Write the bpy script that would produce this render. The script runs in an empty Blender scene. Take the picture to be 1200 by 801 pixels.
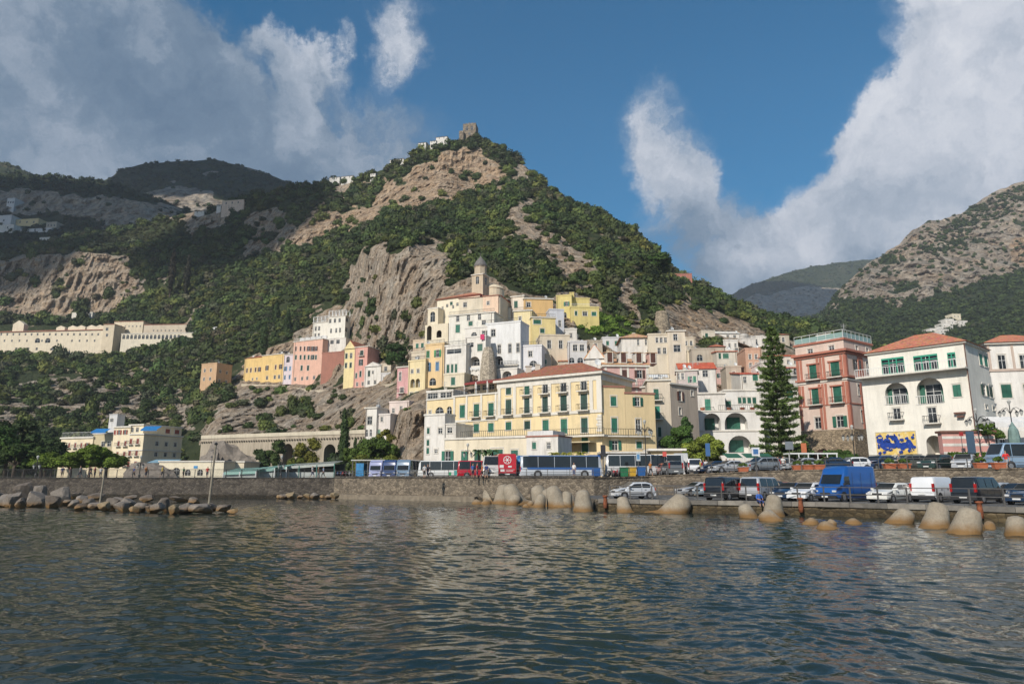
import bpy, math, random, bmesh
import numpy as np
from mathutils import Vector, Matrix
RND = random.Random(11)
NR = np.random.default_rng(5)
C = bpy.context.scene.collection
R = math.radians
F = 800.0
PITCH = math.atan((560 - 400.5) / 800.0)
CP, SP = math.cos(PITCH), math.sin(PITCH)
EYE = 2.85
HAZE = 0.00016
def dirs(px, py):
 uy = 400.5 - py
 return (px - 600.0, F * CP - uy * SP, F * SP + uy * CP)
def W(px, py, Y):
 a, b, c = dirs(px, py)
 return Vector((a * Y / b, Y, EYE + c * Y / b))
def G(px, py, z):
 a, b, c = dirs(px, py)
 t = (z - EYE) / c
 return Vector((a * t, b * t, z))
def XY(px, Y, py=540):
 a, b, c = dirs(px, py)
 return a * Y / b
def K(px, py=500):
 a, b, c = dirs(px, py)
 return a / b
def _hash(ix, iy, iz, seed):
 h = (ix * 374761393 + iy * 668265263 + iz * 2147483647 + seed * 1274126177) & 0xFFFFFFFF
 h = ((h ^ (h >> 13)) * 1274126177) & 0xFFFFFFFF
 h = (h ^ (h >> 16)) & 0xFFFFFFFF
 return h.astype(np.float64) / 4294967295.0
def vnoise(p, seed=0):
 p = np.asarray(p, dtype=np.float64)
 i = np.floor(p).astype(np.int64)
 f = p - i
 f = f * f * (3 - 2 * f)
 r = 0
 for dx in (0, 1):
  wx = f[:, 0] if dx else 1 - f[:, 0]
  for dy in (0, 1):
   wy = f[:, 1] if dy else 1 - f[:, 1]
   for dz in (0, 1):
    wz = f[:, 2] if dz else 1 - f[:, 2]
    r = r + wx * wy * wz * _hash(i[:, 0] + dx, i[:, 1] + dy, i[:, 2] + dz, seed)
 return r
def fbm(p, o=4, seed=0, ridged=False):
 s, a, t = 0, 1.0, 0
 p = np.asarray(p, dtype=np.float64)
 for k in range(o):
  n = vnoise(p, seed + k)
  if ridged:
   n = 1 - np.abs(2 * n - 1)
  s = s + a * n
  t += a
  a *= 0.5
  p = p * 2.03 + 17.1
 return s / t
def lin(c):
 return tuple(((v / 255.0) / 12.92 if v / 255.0 <= 0.04045 else ((v / 255.0 + 0.055) / 1.055) ** 2.4) for v in c)
class NT:
 def __init__(self, nt):
  self.nt = nt
 def n(self, t, **kw):
  nd = self.nt.nodes.new(t)
  for k, v in kw.items():
   if k.startswith('i_'):
    key = k[2:]
    key = int(key) if key.isdigit() else key.replace('_', ' ')
    nd.inputs[key].default_value = v
   else:
    setattr(nd, k, v)
  return nd
 def l(self, a, b):
  self.nt.links.new(a, b)
_M = {}
def newmat(name):
 m = bpy.data.materials.new(name)
 m.use_nodes = True
 m.node_tree.nodes.clear()
 g = NT(m.node_tree)
 out = g.n('ShaderNodeOutputMaterial')
 b = g.n('ShaderNodeBsdfPrincipled')
 g.l(b.outputs[0], out.inputs[0])
 return m, g, b
def ramp(g, fac, stops):
 r = g.n('ShaderNodeValToRGB')
 e = r.color_ramp.elements
 e[0].position, e[0].color = stops[0][0], (*stops[0][1], 1)
 e[1].position, e[1].color = stops[-1][0], (*stops[-1][1], 1)
 for p, c in stops[1:-1]:
  x = e.new(p); x.color = (*c, 1)
 g.l(fac, r.inputs[0])
 return r.outputs[0]
def mulc(c, k):
 return tuple(min(1, v * k) for v in c)
def mixc(g, fac, a, b, blend='MIX'):
 m = g.n('ShaderNodeMix', data_type='RGBA', blend_type=blend)
 for s, v in ((0, fac), (6, a), (7, b)):
  if isinstance(v, (int, float)):
   m.inputs[s].default_value = v
  elif isinstance(v, tuple):
   m.inputs[s].default_value = (*v, 1) if len(v) == 3 else v
  else:
   g.l(v, m.inputs[s])
 return m.outputs[2]
def coords(g, scale=(1, 1, 1), kind='Object'):
 tc = g.n('ShaderNodeTexCoord')
 mp = g.n('ShaderNodeMapping')
 mp.inputs['Scale'].default_value = scale
 if kind == 'World':
  ge = g.n('ShaderNodeNewGeometry')
  g.l(ge.outputs['Position'], mp.inputs[0])
 else:
  g.l(tc.outputs[kind], mp.inputs[0])
 return mp.outputs[0]
def noise(g, vec, scale, detail=4, rough=0.55, **kw):
 n = g.n('ShaderNodeTexNoise', **kw)
 n.inputs['Scale'].default_value = scale
 n.inputs['Detail'].default_value = detail
 n.inputs['Roughness'].default_value = rough
 g.l(vec, n.inputs['Vector'])
 return n.outputs[0]
def bump(g, b, h, strength=0.4, dist=0.05):
 bp = g.n('ShaderNodeBump')
 bp.inputs['Strength'].default_value = strength
 bp.inputs['Distance'].default_value = dist
 g.l(h, bp.inputs['Height'])
 g.l(bp.outputs[0], b.inputs['Normal'])
 return bp
def paint(name, c, rough=0.6, var=0.12, scale=2.0, bmp=0.0, metal=0.0, spec=0.5, coat=0.0):
 """plain surface with slight unevenness; c is linear"""
 key = (name, tuple(round(v, 3) for v in c), rough)
 if key in _M:
  return _M[key]
 m, g, b = newmat(name)
 v = coords(g, kind='World')
 n = noise(g, v, scale, 5)
 col = ramp(g, n, [(0.3, mulc(c, 1 - var)), (0.7, mulc(c, 1 + var))])
 g.l(col, b.inputs['Base Color'])
 b.inputs['Roughness'].default_value = rough
 b.inputs['Metallic'].default_value = metal
 b.inputs['Specular IOR Level'].default_value = spec
 b.inputs['Coat Weight'].default_value = coat
 if bmp:
  bump(g, b, n, bmp)
 _M[key] = m
 return m
def plaster(rgb, dirt=1.0):
 key = ('plaster', rgb, dirt)
 if key in _M:
  return _M[key]
 c = lin(rgb); l_ = .3 * c[0] + .55 * c[1] + .15 * c[2]; c = tuple((a * .74 + l_ * .26) * .92 for a in c)
 m, g, b = newmat('plaster')
 v = coords(g, kind='World')
 big = noise(g, v, 0.35, 6, 0.65)
 col = ramp(g, big, [(0.28, mulc(c, 0.80)), (0.5, c), (0.72, mulc(c, 1.06))])
 vs = coords(g, (1.3, 1.3, 0.16), 'World')
 st = noise(g, vs, 1.1, 5, 0.7)
 stm = ramp(g, st, [(0.46, (0, 0, 0)), (0.76, (1, 1, 1))])
 mm = g.n('ShaderNodeMath', operation='MULTIPLY'); g.l(stm, mm.inputs[0]); mm.inputs[1].default_value = 0.55 * dirt
 grime = tuple(a * 0.45 + q * 0.55 for a, q in zip((0.16, 0.14, 0.11), mulc(c, 0.6)))
 col = mixc(g, mm.outputs[0], col, grime)
 fine = noise(g, v, 9.0, 3, 0.6)
 col = mixc(g, 0.25, col, ramp(g, fine, [(0.3, mulc(c, 0.75)), (0.7, mulc(c, 1.1))]))
 g.l(col, b.inputs['Base Color'])
 b.inputs['Roughness'].default_value = 0.88
 b.inputs['Specular IOR Level'].default_value = 0.25
 bump(g, b, fine, 0.25, 0.03)
 _M[key] = m
 return m
def tilemat(rgb=(168, 98, 66)):
 key = ('tile', rgb)
 if key in _M:
  return _M[key]
 c = lin(rgb)
 m, g, b = newmat('roof_tiles')
 v = coords(g, kind='World')
 n = noise(g, v, 1.6, 6, 0.75)
 vo = g.n('ShaderNodeTexVoronoi'); vo.inputs['Scale'].default_value = 4.0
 g.l(v, vo.inputs['Vector'])
 col = ramp(g, n, [(0.3, mulc(c, 0.55)), (0.48, c), (0.62, mulc(c, 1.15)), (0.8, (0.33, 0.27, 0.2))])
 col = mixc(g, 0.35, col, vo.outputs['Color'], 'SOFT_LIGHT')
 g.l(col, b.inputs['Base Color'])
 b.inputs['Roughness'].default_value = 0.85
 bump(g, b, vo.outputs['Distance'], 0.7, 0.12)
 _M[key] = m
 return m
def stonemat(name, a, bcol, scale=2.2, bs=0.8, mortar=True):
 key = (name, a, bcol)
 if key in _M:
  return _M[key]
 m, g, b = newmat(name)
 v = coords(g, (1, 1, 1.5), 'World')
 vo = g.n('ShaderNodeTexVoronoi'); vo.inputs['Scale'].default_value = scale
 g.l(v, vo.inputs['Vector'])
 ve = g.n('ShaderNodeTexVoronoi', feature='DISTANCE_TO_EDGE'); ve.inputs['Scale'].default_value = scale
 g.l(v, ve.inputs['Vector'])
 n = noise(g, v, 0.5, 7, 0.7)
 base = ramp(g, n, [(0.3, a), (0.7, bcol)])
 sep = g.n('ShaderNodeSeparateColor'); g.l(vo.outputs['Color'], sep.inputs[0])
 tone = ramp(g, sep.outputs[0], [(0.0, (0.45, 0.43, 0.4)), (1.0, (1.25, 1.2, 1.1))])
 col = mixc(g, 0.9, base, tone, 'MULTIPLY')
 edge = ramp(g, ve.outputs['Distance'], [(0.0, (0.35, 0.33, 0.3)), (0.07, (1, 1, 1))])
 col = mixc(g, 0.8, col, edge, 'MULTIPLY')
 gz = g.n('ShaderNodeNewGeometry'); sz = g.n('ShaderNodeSeparateXYZ'); g.l(gz.outputs['Position'], sz.inputs[0])
 zz = g.n('ShaderNodeMath', operation='MULTIPLY_ADD'); g.l(n, zz.inputs[0]); zz.inputs[1].default_value = -.9; g.l(sz.outputs[2], zz.inputs[2])
 col = mixc(g, 1.0, col, ramp(g, zz.outputs[0], [(0.0, (.38, .36, .28)), (.22, (1, 1, 1))]), 'MULTIPLY')
 g.l(col, b.inputs['Base Color'])
 b.inputs['Roughness'].default_value = 0.92
 bump(g, b, ve.outputs['Distance'], bs, 0.15)
 _M[key] = m
 return m
def glassmat():
 if 'glass' in _M:
  return _M['glass']
 m, g, b = newmat('window_glass')
 v = coords(g, kind='World')
 n = noise(g, v, 0.8, 2)
 g.l(ramp(g, n, [(0.35, (0.012, 0.015, 0.018)), (0.65, (0.05, 0.055, 0.06))]), b.inputs['Base Color'])
 b.inputs['Roughness'].default_value = 0.12; b.inputs['Specular IOR Level'].default_value = 0.35
 _M['glass'] = m
 return m
def shuttermat(c):
 key = ('shutter', c)
 if key in _M:
  return _M[key]
 m, g, b = newmat('louvred_shutter')
 v = coords(g)
 w = g.n('ShaderNodeTexWave', wave_type='BANDS', bands_direction='Z')
 w.inputs['Scale'].default_value = 3.0
 g.l(v, w.inputs['Vector'])
 vw = coords(g, kind='World')
 n = noise(g, vw, 1.3, 4)
 col = ramp(g, n, [(0.3, mulc(c, 0.7)), (0.7, mulc(c, 1.25))])
 col = mixc(g, 0.5, col, ramp(g, w.outputs[0], [(0.0, (0.55, 0.55, 0.55)), (0.5, (1, 1, 1))]), 'MULTIPLY')
 g.l(col, b.inputs['Base Color'])
 b.inputs['Roughness'].default_value = 0.6
 bump(g, b, w.outputs[0], 0.5, 0.03)
 _M[key] = m
 return m
def carpaint(c, name='car_paint'):
 return paint(name, c, 0.28, 0.04, 1.0, 0, 0.0, 0.5, 0.8)
GREEN = (0.022, 0.13, 0.085)
DKGREEN = (0.015, 0.06, 0.045)
TEAL = (0.03, 0.28, 0.18)
BROWN = (0.12, 0.05, 0.035)
RED = (0.30, 0.07, 0.045)
BLUEW = (0.10, 0.22, 0.38)
DARK = (0.02, 0.022, 0.025)
def tag(o, label=None, cat=None, group=None, kind=None):
 if label: o['label'] = label
 if cat: o['category'] = cat
 if group: o['group'] = group
 if kind: o['kind'] = kind
 return o
def empty(name, loc=(0, 0, 0), rz=0.0, label=None, cat=None, group=None):
 o = bpy.data.objects.new(name, None)
 C.objects.link(o)
 o.location = loc
 o.rotation_euler = (0, 0, rz)
 tag(o, label, cat, group)
 return o
def obj(name, me, mat=None, parent=None, loc=None, rot=None):
 o = bpy.data.objects.new(name, me)
 C.objects.link(o)
 if parent is not None:
  o.parent = parent
 if loc is not None:
  o.location = loc
 if rot is not None:
  o.rotation_euler = rot
 if mat is not None and not me.materials:
  me.materials.append(mat)
 return o
def copy_tree(o, parent=None):
 c = o.copy()
 C.objects.link(c)
 c.parent = parent
 for ch in list(o.children):
  copy_tree(ch, c)
 return c
class MB:
 def __init__(s):
  s.v = []; s.f = []; s.smooth = False
 def add(s, vs, fs):
  n = len(s.v)
  s.v.extend([tuple(v) for v in vs])
  s.f.extend([tuple(i + n for i in f) for f in fs])
  return s
 def box(s, x0, x1, y0, y1, z0, z1, M=None):
  vs = [(x, y, z) for z in (z0, z1) for x, y in ((x0, y0), (x1, y0), (x1, y1), (x0, y1))]
  if M is not None:
   vs = [M @ Vector(v) for v in vs]
  return s.add(vs, [(3, 2, 1, 0), (4, 5, 6, 7), (0, 1, 5, 4), (1, 2, 6, 5), (2, 3, 7, 6), (3, 0, 4, 7)])
 def tube(s, pts, rad, n=8, cap=True):
  pts = [Vector(p) for p in pts]
  if not isinstance(rad, (list, tuple)): rad = [rad] * len(pts)
  base = len(s.v)
  for i, p in enumerate(pts):
   d = (pts[min(i + 1, len(pts) - 1)] - pts[max(i - 1, 0)])
   d = d.normalized() if d.length > 1e-9 else Vector((0, 0, 1))
   a = d.orthogonal().normalized() if abs(d.z) < 0.99 else Vector((1, 0, 0))
   if abs(d.z) < 0.99:
    a = Vector((0, 0, 1)).cross(d).normalized()
   b = d.cross(a).normalized()
   for k in range(n):
    t = 2 * math.pi * k / n
    s.v.append(tuple(p + a * math.cos(t) * rad[i] + b * math.sin(t) * rad[i]))
  for i in range(len(pts) - 1):
   for k in range(n):
    s.f.append((base + i * n + k, base + i * n + (k + 1) % n, base + (i + 1) * n + (k + 1) % n, base + (i + 1) * n + k))
  if cap:
   s.f.append(tuple(base + k for k in range(n))[::-1])
   s.f.append(tuple(base + (len(pts) - 1) * n + k for k in range(n)))
  return s
 def lathe(s, prof, n=16, c=(0, 0, 0)):
  base = len(s.v)
  for r, z in prof:
   for k in range(n):
    t = 2 * math.pi * k / n
    s.v.append((c[0] + r * math.cos(t), c[1] + r * math.sin(t), c[2] + z))
  for i in range(len(prof) - 1):
   for k in range(n):
    s.f.append((base + i * n + k, base + i * n + (k + 1) % n, base + (i + 1) * n + (k + 1) % n, base + (i + 1) * n + k))
  s.f.append(tuple(base + k for k in range(n))[::-1])
  s.f.append(tuple(base + (len(prof) - 1) * n + k for k in range(n)))
  return s
 def prism(s, poly, z0, z1):
  """poly CCW seen from above"""
  n = len(poly)
  vs = [(p[0], p[1], z0) for p in poly] + [(p[0], p[1], z1) for p in poly]
  fs = [tuple(range(n))[::-1], tuple(range(n, 2 * n))] + [(i, (i + 1) % n, n + (i + 1) % n, n + i) for i in range(n)]
  return s.add(vs, fs)
 def mesh(s, name, mat=None, smooth=False):
  me = bpy.data.meshes.new(name)
  me.from_pydata(s.v, [], s.f)
  if smooth or s.smooth:
   me.polygons.foreach_set('use_smooth', [True] * len(me.polygons))
  if mat is not None:
   me.materials.append(mat)
  me.update()
  return me
 def build(s, name, mat, parent=None, smooth=False, loc=None, rot=None):
  return obj(name, s.mesh(name, mat, smooth), None, parent, loc, rot)
def np_mesh(name, verts, tris, mat=None, smooth=False, attrs=None, k=3):
 me = bpy.data.meshes.new(name)
 nv, nf = len(verts), len(tris)
 me.vertices.add(nv)
 me.vertices.foreach_set('co', np.ascontiguousarray(verts, dtype=np.float32).ravel())
 me.loops.add(nf * k)
 me.loops.foreach_set('vertex_index', np.ascontiguousarray(tris, dtype=np.int32).ravel())
 me.polygons.add(nf)
 me.polygons.foreach_set('loop_start', np.arange(0, nf * k, k, dtype=np.int32))
 me.polygons.foreach_set('use_smooth', np.full(nf, smooth, dtype=bool))
 me.update(calc_edges=True)
 if attrs:
  for n, (typ, data) in attrs.items():
   a = me.attributes.new(n, typ, 'POINT')
   if typ == 'FLOAT':
    a.data.foreach_set('value', np.ascontiguousarray(data, dtype=np.float32).ravel())
   else:
    d = np.ones((nv, 4), dtype=np.float32); d[:, :3] = data
    a.data.foreach_set('color', d.ravel())
 if mat is not None:
  me.materials.append(mat)
 return me
ORD = ['first', 'second', 'third', 'fourth', 'fifth', 'sixth', 'seventh', 'eighth', 'ninth', 'tenth', 'eleventh', 'twelfth', 'thirteenth',
       'fourteenth', 'fifteenth', 'sixteenth', 'seventeenth', 'eighteenth', 'nineteenth', 'twentieth']
TENS = {20: 'twenty', 30: 'thirty', 40: 'forty', 50: 'fifty', 60: 'sixty', 70: 'seventy'}
def ordinal(i):
 if i < 20: return ORD[i]
 n = i + 1
 if n % 10 == 0: return TENS[n][:-1] + 'ieth'
 return TENS[n // 10 * 10] + '-' + ORD[n % 10 - 1]
S = bpy.context.scene
cam = bpy.data.objects.new('camera', bpy.data.cameras.new('camera'))
C.objects.link(cam)
cam.location = (0, 0, EYE)
cam.rotation_euler = (math.pi / 2 + PITCH, 0, 0)
cam.data.lens = 24.0
cam.data.sensor_width = 36.0
cam.data.clip_start = 0.2
cam.data.clip_end = 30000
S.camera = cam
S.view_settings.view_transform = 'Standard'
S.view_settings.look = 'None'
S.view_settings.exposure = 0.24
S.view_settings.gamma = 1
S.view_settings.use_curve_mapping = False
S.cycles.use_denoising = True
S.cycles.denoiser = 'OPENIMAGEDENOISE'
S.cycles.denoising_prefilter = 'ACCURATE'
S.cycles.use_adaptive_sampling = True
S.cycles.adaptive_threshold = 0.014
S.cycles.max_bounces = 5
S.cycles.diffuse_bounces = 2
S.cycles.glossy_bounces = 3
S.cycles.transparent_max_bounces = 6
S.cycles.volume_bounces = 0
S.cycles.sample_clamp_indirect = 6
SUN_TO = Vector((-0.47, -0.70, 0.56)).normalized()
SUN_EL = math.asin(SUN_TO.z)
SUN_AZ = math.atan2(SUN_TO.x, SUN_TO.y)      # clockwise from +Y
sun = bpy.data.objects.new('sun', bpy.data.lights.new('sun', 'SUN'))
C.objects.link(sun)
sun.data.energy = 4.3
sun.data.angle = R(0.5)
sun.data.color = (1.0, 0.93, 0.83)
sun.rotation_euler = (-SUN_TO).to_track_quat('-Z', 'Y').to_euler()
world = bpy.data.worlds.new('World')
S.world = world
world.use_nodes = True
wn = world.node_tree
wn.nodes.clear()
g = NT(wn)
wout = g.n('ShaderNodeOutputWorld')
sky = g.n('ShaderNodeTexSky', sky_type='NISHITA')
sky.sun_disc = False
sky.sun_elevation = SUN_EL
sky.sun_rotation = SUN_AZ % (2 * math.pi)
sky.air_density = 1.0
sky.dust_density = 0.6
sky.ozone_density = 2.5
bg1 = g.n('ShaderNodeBackground'); bg1.inputs[1].default_value = 0.095
hs = g.n('ShaderNodeHueSaturation'); hs.inputs['Saturation'].default_value = 1.45; hs.inputs['Hue'].default_value = 0.489
g.l(sky.outputs[0], hs.inputs['Color'])
g.l(hs.outputs[0], bg1.inputs[0])
bg2 = g.n('ShaderNodeBackground'); bg2.inputs[1].default_value = 1.0
tc = g.n('ShaderNodeTexCoord')
sx = g.n('ShaderNodeSeparateXYZ'); g.l(tc.outputs['Generated'], sx.inputs[0])
def M_(op, a, b=None, c=None):
 m = g.n('ShaderNodeMath', operation=op)
 for i, v in enumerate((a, b, c)):
  if v is None: continue
  if isinstance(v, (int, float)): m.inputs[i].default_value = v
  else: g.l(v, m.inputs[i])
 return m.outputs[0]
az = M_('ARCTAN2', sx.outputs[0], sx.outputs[1])
el = M_('ARCSINE', sx.outputs[2])
cb = g.n('ShaderNodeCombineXYZ'); g.l(az, cb.inputs[0]); g.l(el, cb.inputs[1])
def nz(scale, detail, rough, vec=None):
 n = g.n('ShaderNodeTexNoise'); n.inputs['Scale'].default_value = scale
 n.inputs['Detail'].default_value = detail; n.inputs['Roughness'].default_value = rough
 g.l(vec or cb.outputs[0], n.inputs['Vector'])
 return n
# warp the direction so that the cloud outlines curl
wv = nz(4.5, 9, 0.66)
sub = g.n('ShaderNodeVectorMath', operation='SUBTRACT'); g.l(wv.outputs['Color'], sub.inputs[0]); sub.inputs[1].default_value = (0.5, 0.5, 0.5)
scl = g.n('ShaderNodeVectorMath', operation='SCALE'); g.l(sub.outputs[0], scl.inputs[0]); scl.inputs['Scale'].default_value = 0.26
add = g.n('ShaderNodeVectorMath', operation='ADD'); g.l(cb.outputs[0], add.inputs[0]); g.l(scl.outputs[0], add.inputs[1])
P = add.outputs[0]
def azel(px, py):
 a, b, c = dirs(px, py)
 l = math.sqrt(a * a + b * b + c * c)
 return math.atan2(a, b), math.asin(c / l)
# (px, py, rx, ry in photo pixels, tilt deg, amount, brightness)
BLOBS = [
 (60, 90, 230, 130, 0, 1.0, 0.45), (40, 200, 300, 60, 0, 0.9, 0.50), (230, 190, 160, 80, 0, 0.8, 0.30), (420, 170, 120, 70, -25, 0.75, 0.42),
 (-200, 60, 260, 240, 0, 1.2, 0.5), (150, 30, 90, 60, 0, 0.7, 0.35),
 (270, 95, 30, 50, 25, 0.7, 0.95), (345, 115, 34, 66, -15, 0.85, 1.05), (395, 62, 34, 30, 0, 0.6, 0.9), (478, 30, 44, 60, 0, 0.62, 0.9), (315, 42, 34, 28, 0, 0.55, 0.8),
 (778, 160, 62, 70, 10, 0.62, 0.85), (792, 230, 50, 70, 0, 0.6, 0.6), (830, 280, 110, 60, 0, 0.62, 0.45),
 (1160, 90, 90, 120, 30, 1.25, 1.15), (1080, 170, 120, 75, 40, 1.2, 1.15), (1010, 235, 130, 65, 35, 1.1, 1.0), (940, 290, 120, 50, 20, 1.0, 0.7),
 (1230, 220, 170, 130, 0, 1.3, 0.95), (900, 335, 120, 30, 0, 0.8, 0.2), (1300, 0, 150, 200, 0, 1.2, 0.8), (1000, 320, 90, 30, 0, 0.9, 0.22),
]
den = None; bri = None
for (px, py, rx, ry, tilt, amt, br) in BLOBS:
 a0, e0 = azel(px, py)
 mp = g.n('ShaderNodeMapping', vector_type='TEXTURE')
 mp.inputs['Location'].default_value = (a0, e0, 0)
 mp.inputs['Rotation'].default_value = (0, 0, R(tilt))
 mp.inputs['Scale'].default_value = (rx / 800.0, ry / 800.0, 1)
 g.l(P, mp.inputs[0])
 ln = g.n('ShaderNodeVectorMath', operation='LENGTH'); g.l(mp.outputs[0], ln.inputs[0])
 mr = g.n('ShaderNodeMapRange', interpolation_type='SMOOTHSTEP')
 mr.inputs['From Min'].default_value = 1.35; mr.inputs['From Max'].default_value = 0.25
 mr.inputs['To Min'].default_value = 0; mr.inputs['To Max'].default_value = amt
 g.l(ln.outputs['Value'], mr.inputs['Value'])
 d = mr.outputs[0]
 den = d if den is None else M_('ADD', den, d)
 bb = M_('MULTIPLY', d, br)
 bri = bb if bri is None else M_('ADD', bri, bb)
avg = M_('DIVIDE', bri, M_('MAXIMUM', den, 0.05))
det = nz(11, 12, 0.66, P)
det2 = nz(2.6, 8, 0.6, P)
dn = M_('MULTIPLY', den, M_('ADD', M_('MULTIPLY', det.outputs[0], 2.6), -0.28))
# clouds elsewhere round the sky
back = g.n('ShaderNodeTexNoise'); back.inputs['Scale'].default_value = 2.2; back.inputs['Detail'].default_value = 8
g.l(tc.outputs['Generated'], back.inputs['Vector'])
bm = g.n('ShaderNodeMapRange', interpolation_type='SMOOTHSTEP'); g.l(back.outputs[0], bm.inputs['Value'])
bm.inputs['From Min'].default_value = 0.48; bm.inputs['From Max'].default_value = 0.66
side = g.n('ShaderNodeMapRange', interpolation_type='SMOOTHSTEP'); g.l(M_('ABSOLUTE', az), side.inputs['Value'])
side.inputs['From Min'].default_value = 0.75; side.inputs['From Max'].default_value = 1.1
dn = M_('ADD', dn, M_('MULTIPLY', bm.outputs[0], side.outputs[0]))
cl = g.n('ShaderNodeMapRange', interpolation_type='SMOOTHSTEP'); g.l(dn, cl.inputs['Value'])
cl.inputs['From Min'].default_value = 0.08; cl.inputs['From Max'].default_value = 0.78; cl.inputs['To Max'].default_value = 0.96
shade = M_('ADD', M_('MULTIPLY', avg, 0.75), M_('MULTIPLY', M_('SUBTRACT', det2.outputs[0], 0.5), 1.5))
shade = M_('ADD', shade, M_('MULTIPLY', M_('SUBTRACT', det.outputs[0], 0.5), 0.8))
ccol = ramp(g, shade, [(0.0, lin((82, 106, 132))), (0.28, lin((112, 131, 152))), (0.55, lin((162, 172, 186))), (0.76, lin((198, 202, 211))), (1.0, lin((224, 225, 229)))])
g.l(ccol, bg2.inputs[0])
mixs = g.n('ShaderNodeMixShader')
g.l(cl.outputs[0], mixs.inputs[0]); g.l(bg1.outputs[0], mixs.inputs[1]); g.l(bg2.outputs[0], mixs.inputs[2])
g.l(mixs.outputs[0], wout.inputs[0])
world.cycles.sampling_method = 'MANUAL'
world.cycles.sample_map_resolution = 512
def inpoly(x, y, poly):
 x = np.asarray(x); y = np.asarray(y)
 ins = np.zeros(x.shape, bool)
 n = len(poly)
 for i in range(n):
  x1, y1 = poly[i]; x2, y2 = poly[(i + 1) % n]
  if y1 == y2: continue
  c = ((y1 > y) != (y2 > y)) & (x < (x2 - x1) * (y - y1) / (y2 - y1) + x1)
  ins ^= c
 return ins
def npW(px, py, Y):
 uy = 400.5 - py
 b = F * CP - uy * SP
 return np.stack([(px - 600.0) * Y / b, Y, EYE + (F * SP + uy * CP) * Y / b], -1)
class Hill:
 def __init__(s, cols, k=1.0):
  """cols: [(px, [(py, Y), ...base to ridge...]), ...]"""
  s.px = np.array([c[0] for c in cols], float)
  s.base = np.array([c[1][0][0] for c in cols], float)
  s.top = np.array([c[1][-1][0] for c in cols], float)
  T = np.linspace(0, 1, 201)
  prof = []
  for c in cols:
   py = np.array([q[0] for q in c[1]], float); Y = np.array([q[1] for q in c[1]], float) * k
   t = (py[0] - py) / (py[0] - py[-1])
   prof.append(np.interp(T, t, Y))
  s.prof = np.array(prof)
  fx = np.arange(s.px[0], s.px[-1] + 1, 2.0)
  tab = np.stack([np.interp(fx, s.px, s.prof[:, k]) for k in range(201)], 1)
  ker = np.exp(-0.5 * (np.arange(-9, 10) / 4.0) ** 2); ker /= ker.sum()
  pad = np.pad(tab, ((9, 9), (0, 0)), mode='edge')
  s.tab = sum(ker[k] * pad[k:k + len(fx)] for k in range(19))
  s.fx = fx
 def Y(s, px, py):
  px = np.asarray(px, float); py = np.asarray(py, float)
  b = np.interp(px, s.px, s.base); r = np.interp(px, s.px, s.top)
  t = np.clip((b - py) / (b - r), 0, 1) * 200
  i = np.clip((px - s.fx[0]) / 2.0, 0, len(s.fx) - 1.001)
  i0 = i.astype(int); fi = i - i0
  j0 = np.clip(t.astype(int), 0, 199); fj = t - j0
  a = s.tab
  return (a[i0, j0] * (1 - fi) * (1 - fj) + a[i0 + 1, j0] * fi * (1 - fj) + a[i0, j0 + 1] * (1 - fi) * fj + a[i0 + 1, j0 + 1] * fi * fj)
 def at(s, px, py):
  y = float(s.Y(np.array([px]), np.array([py]))[0])
  return W(px, py, y)
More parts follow.
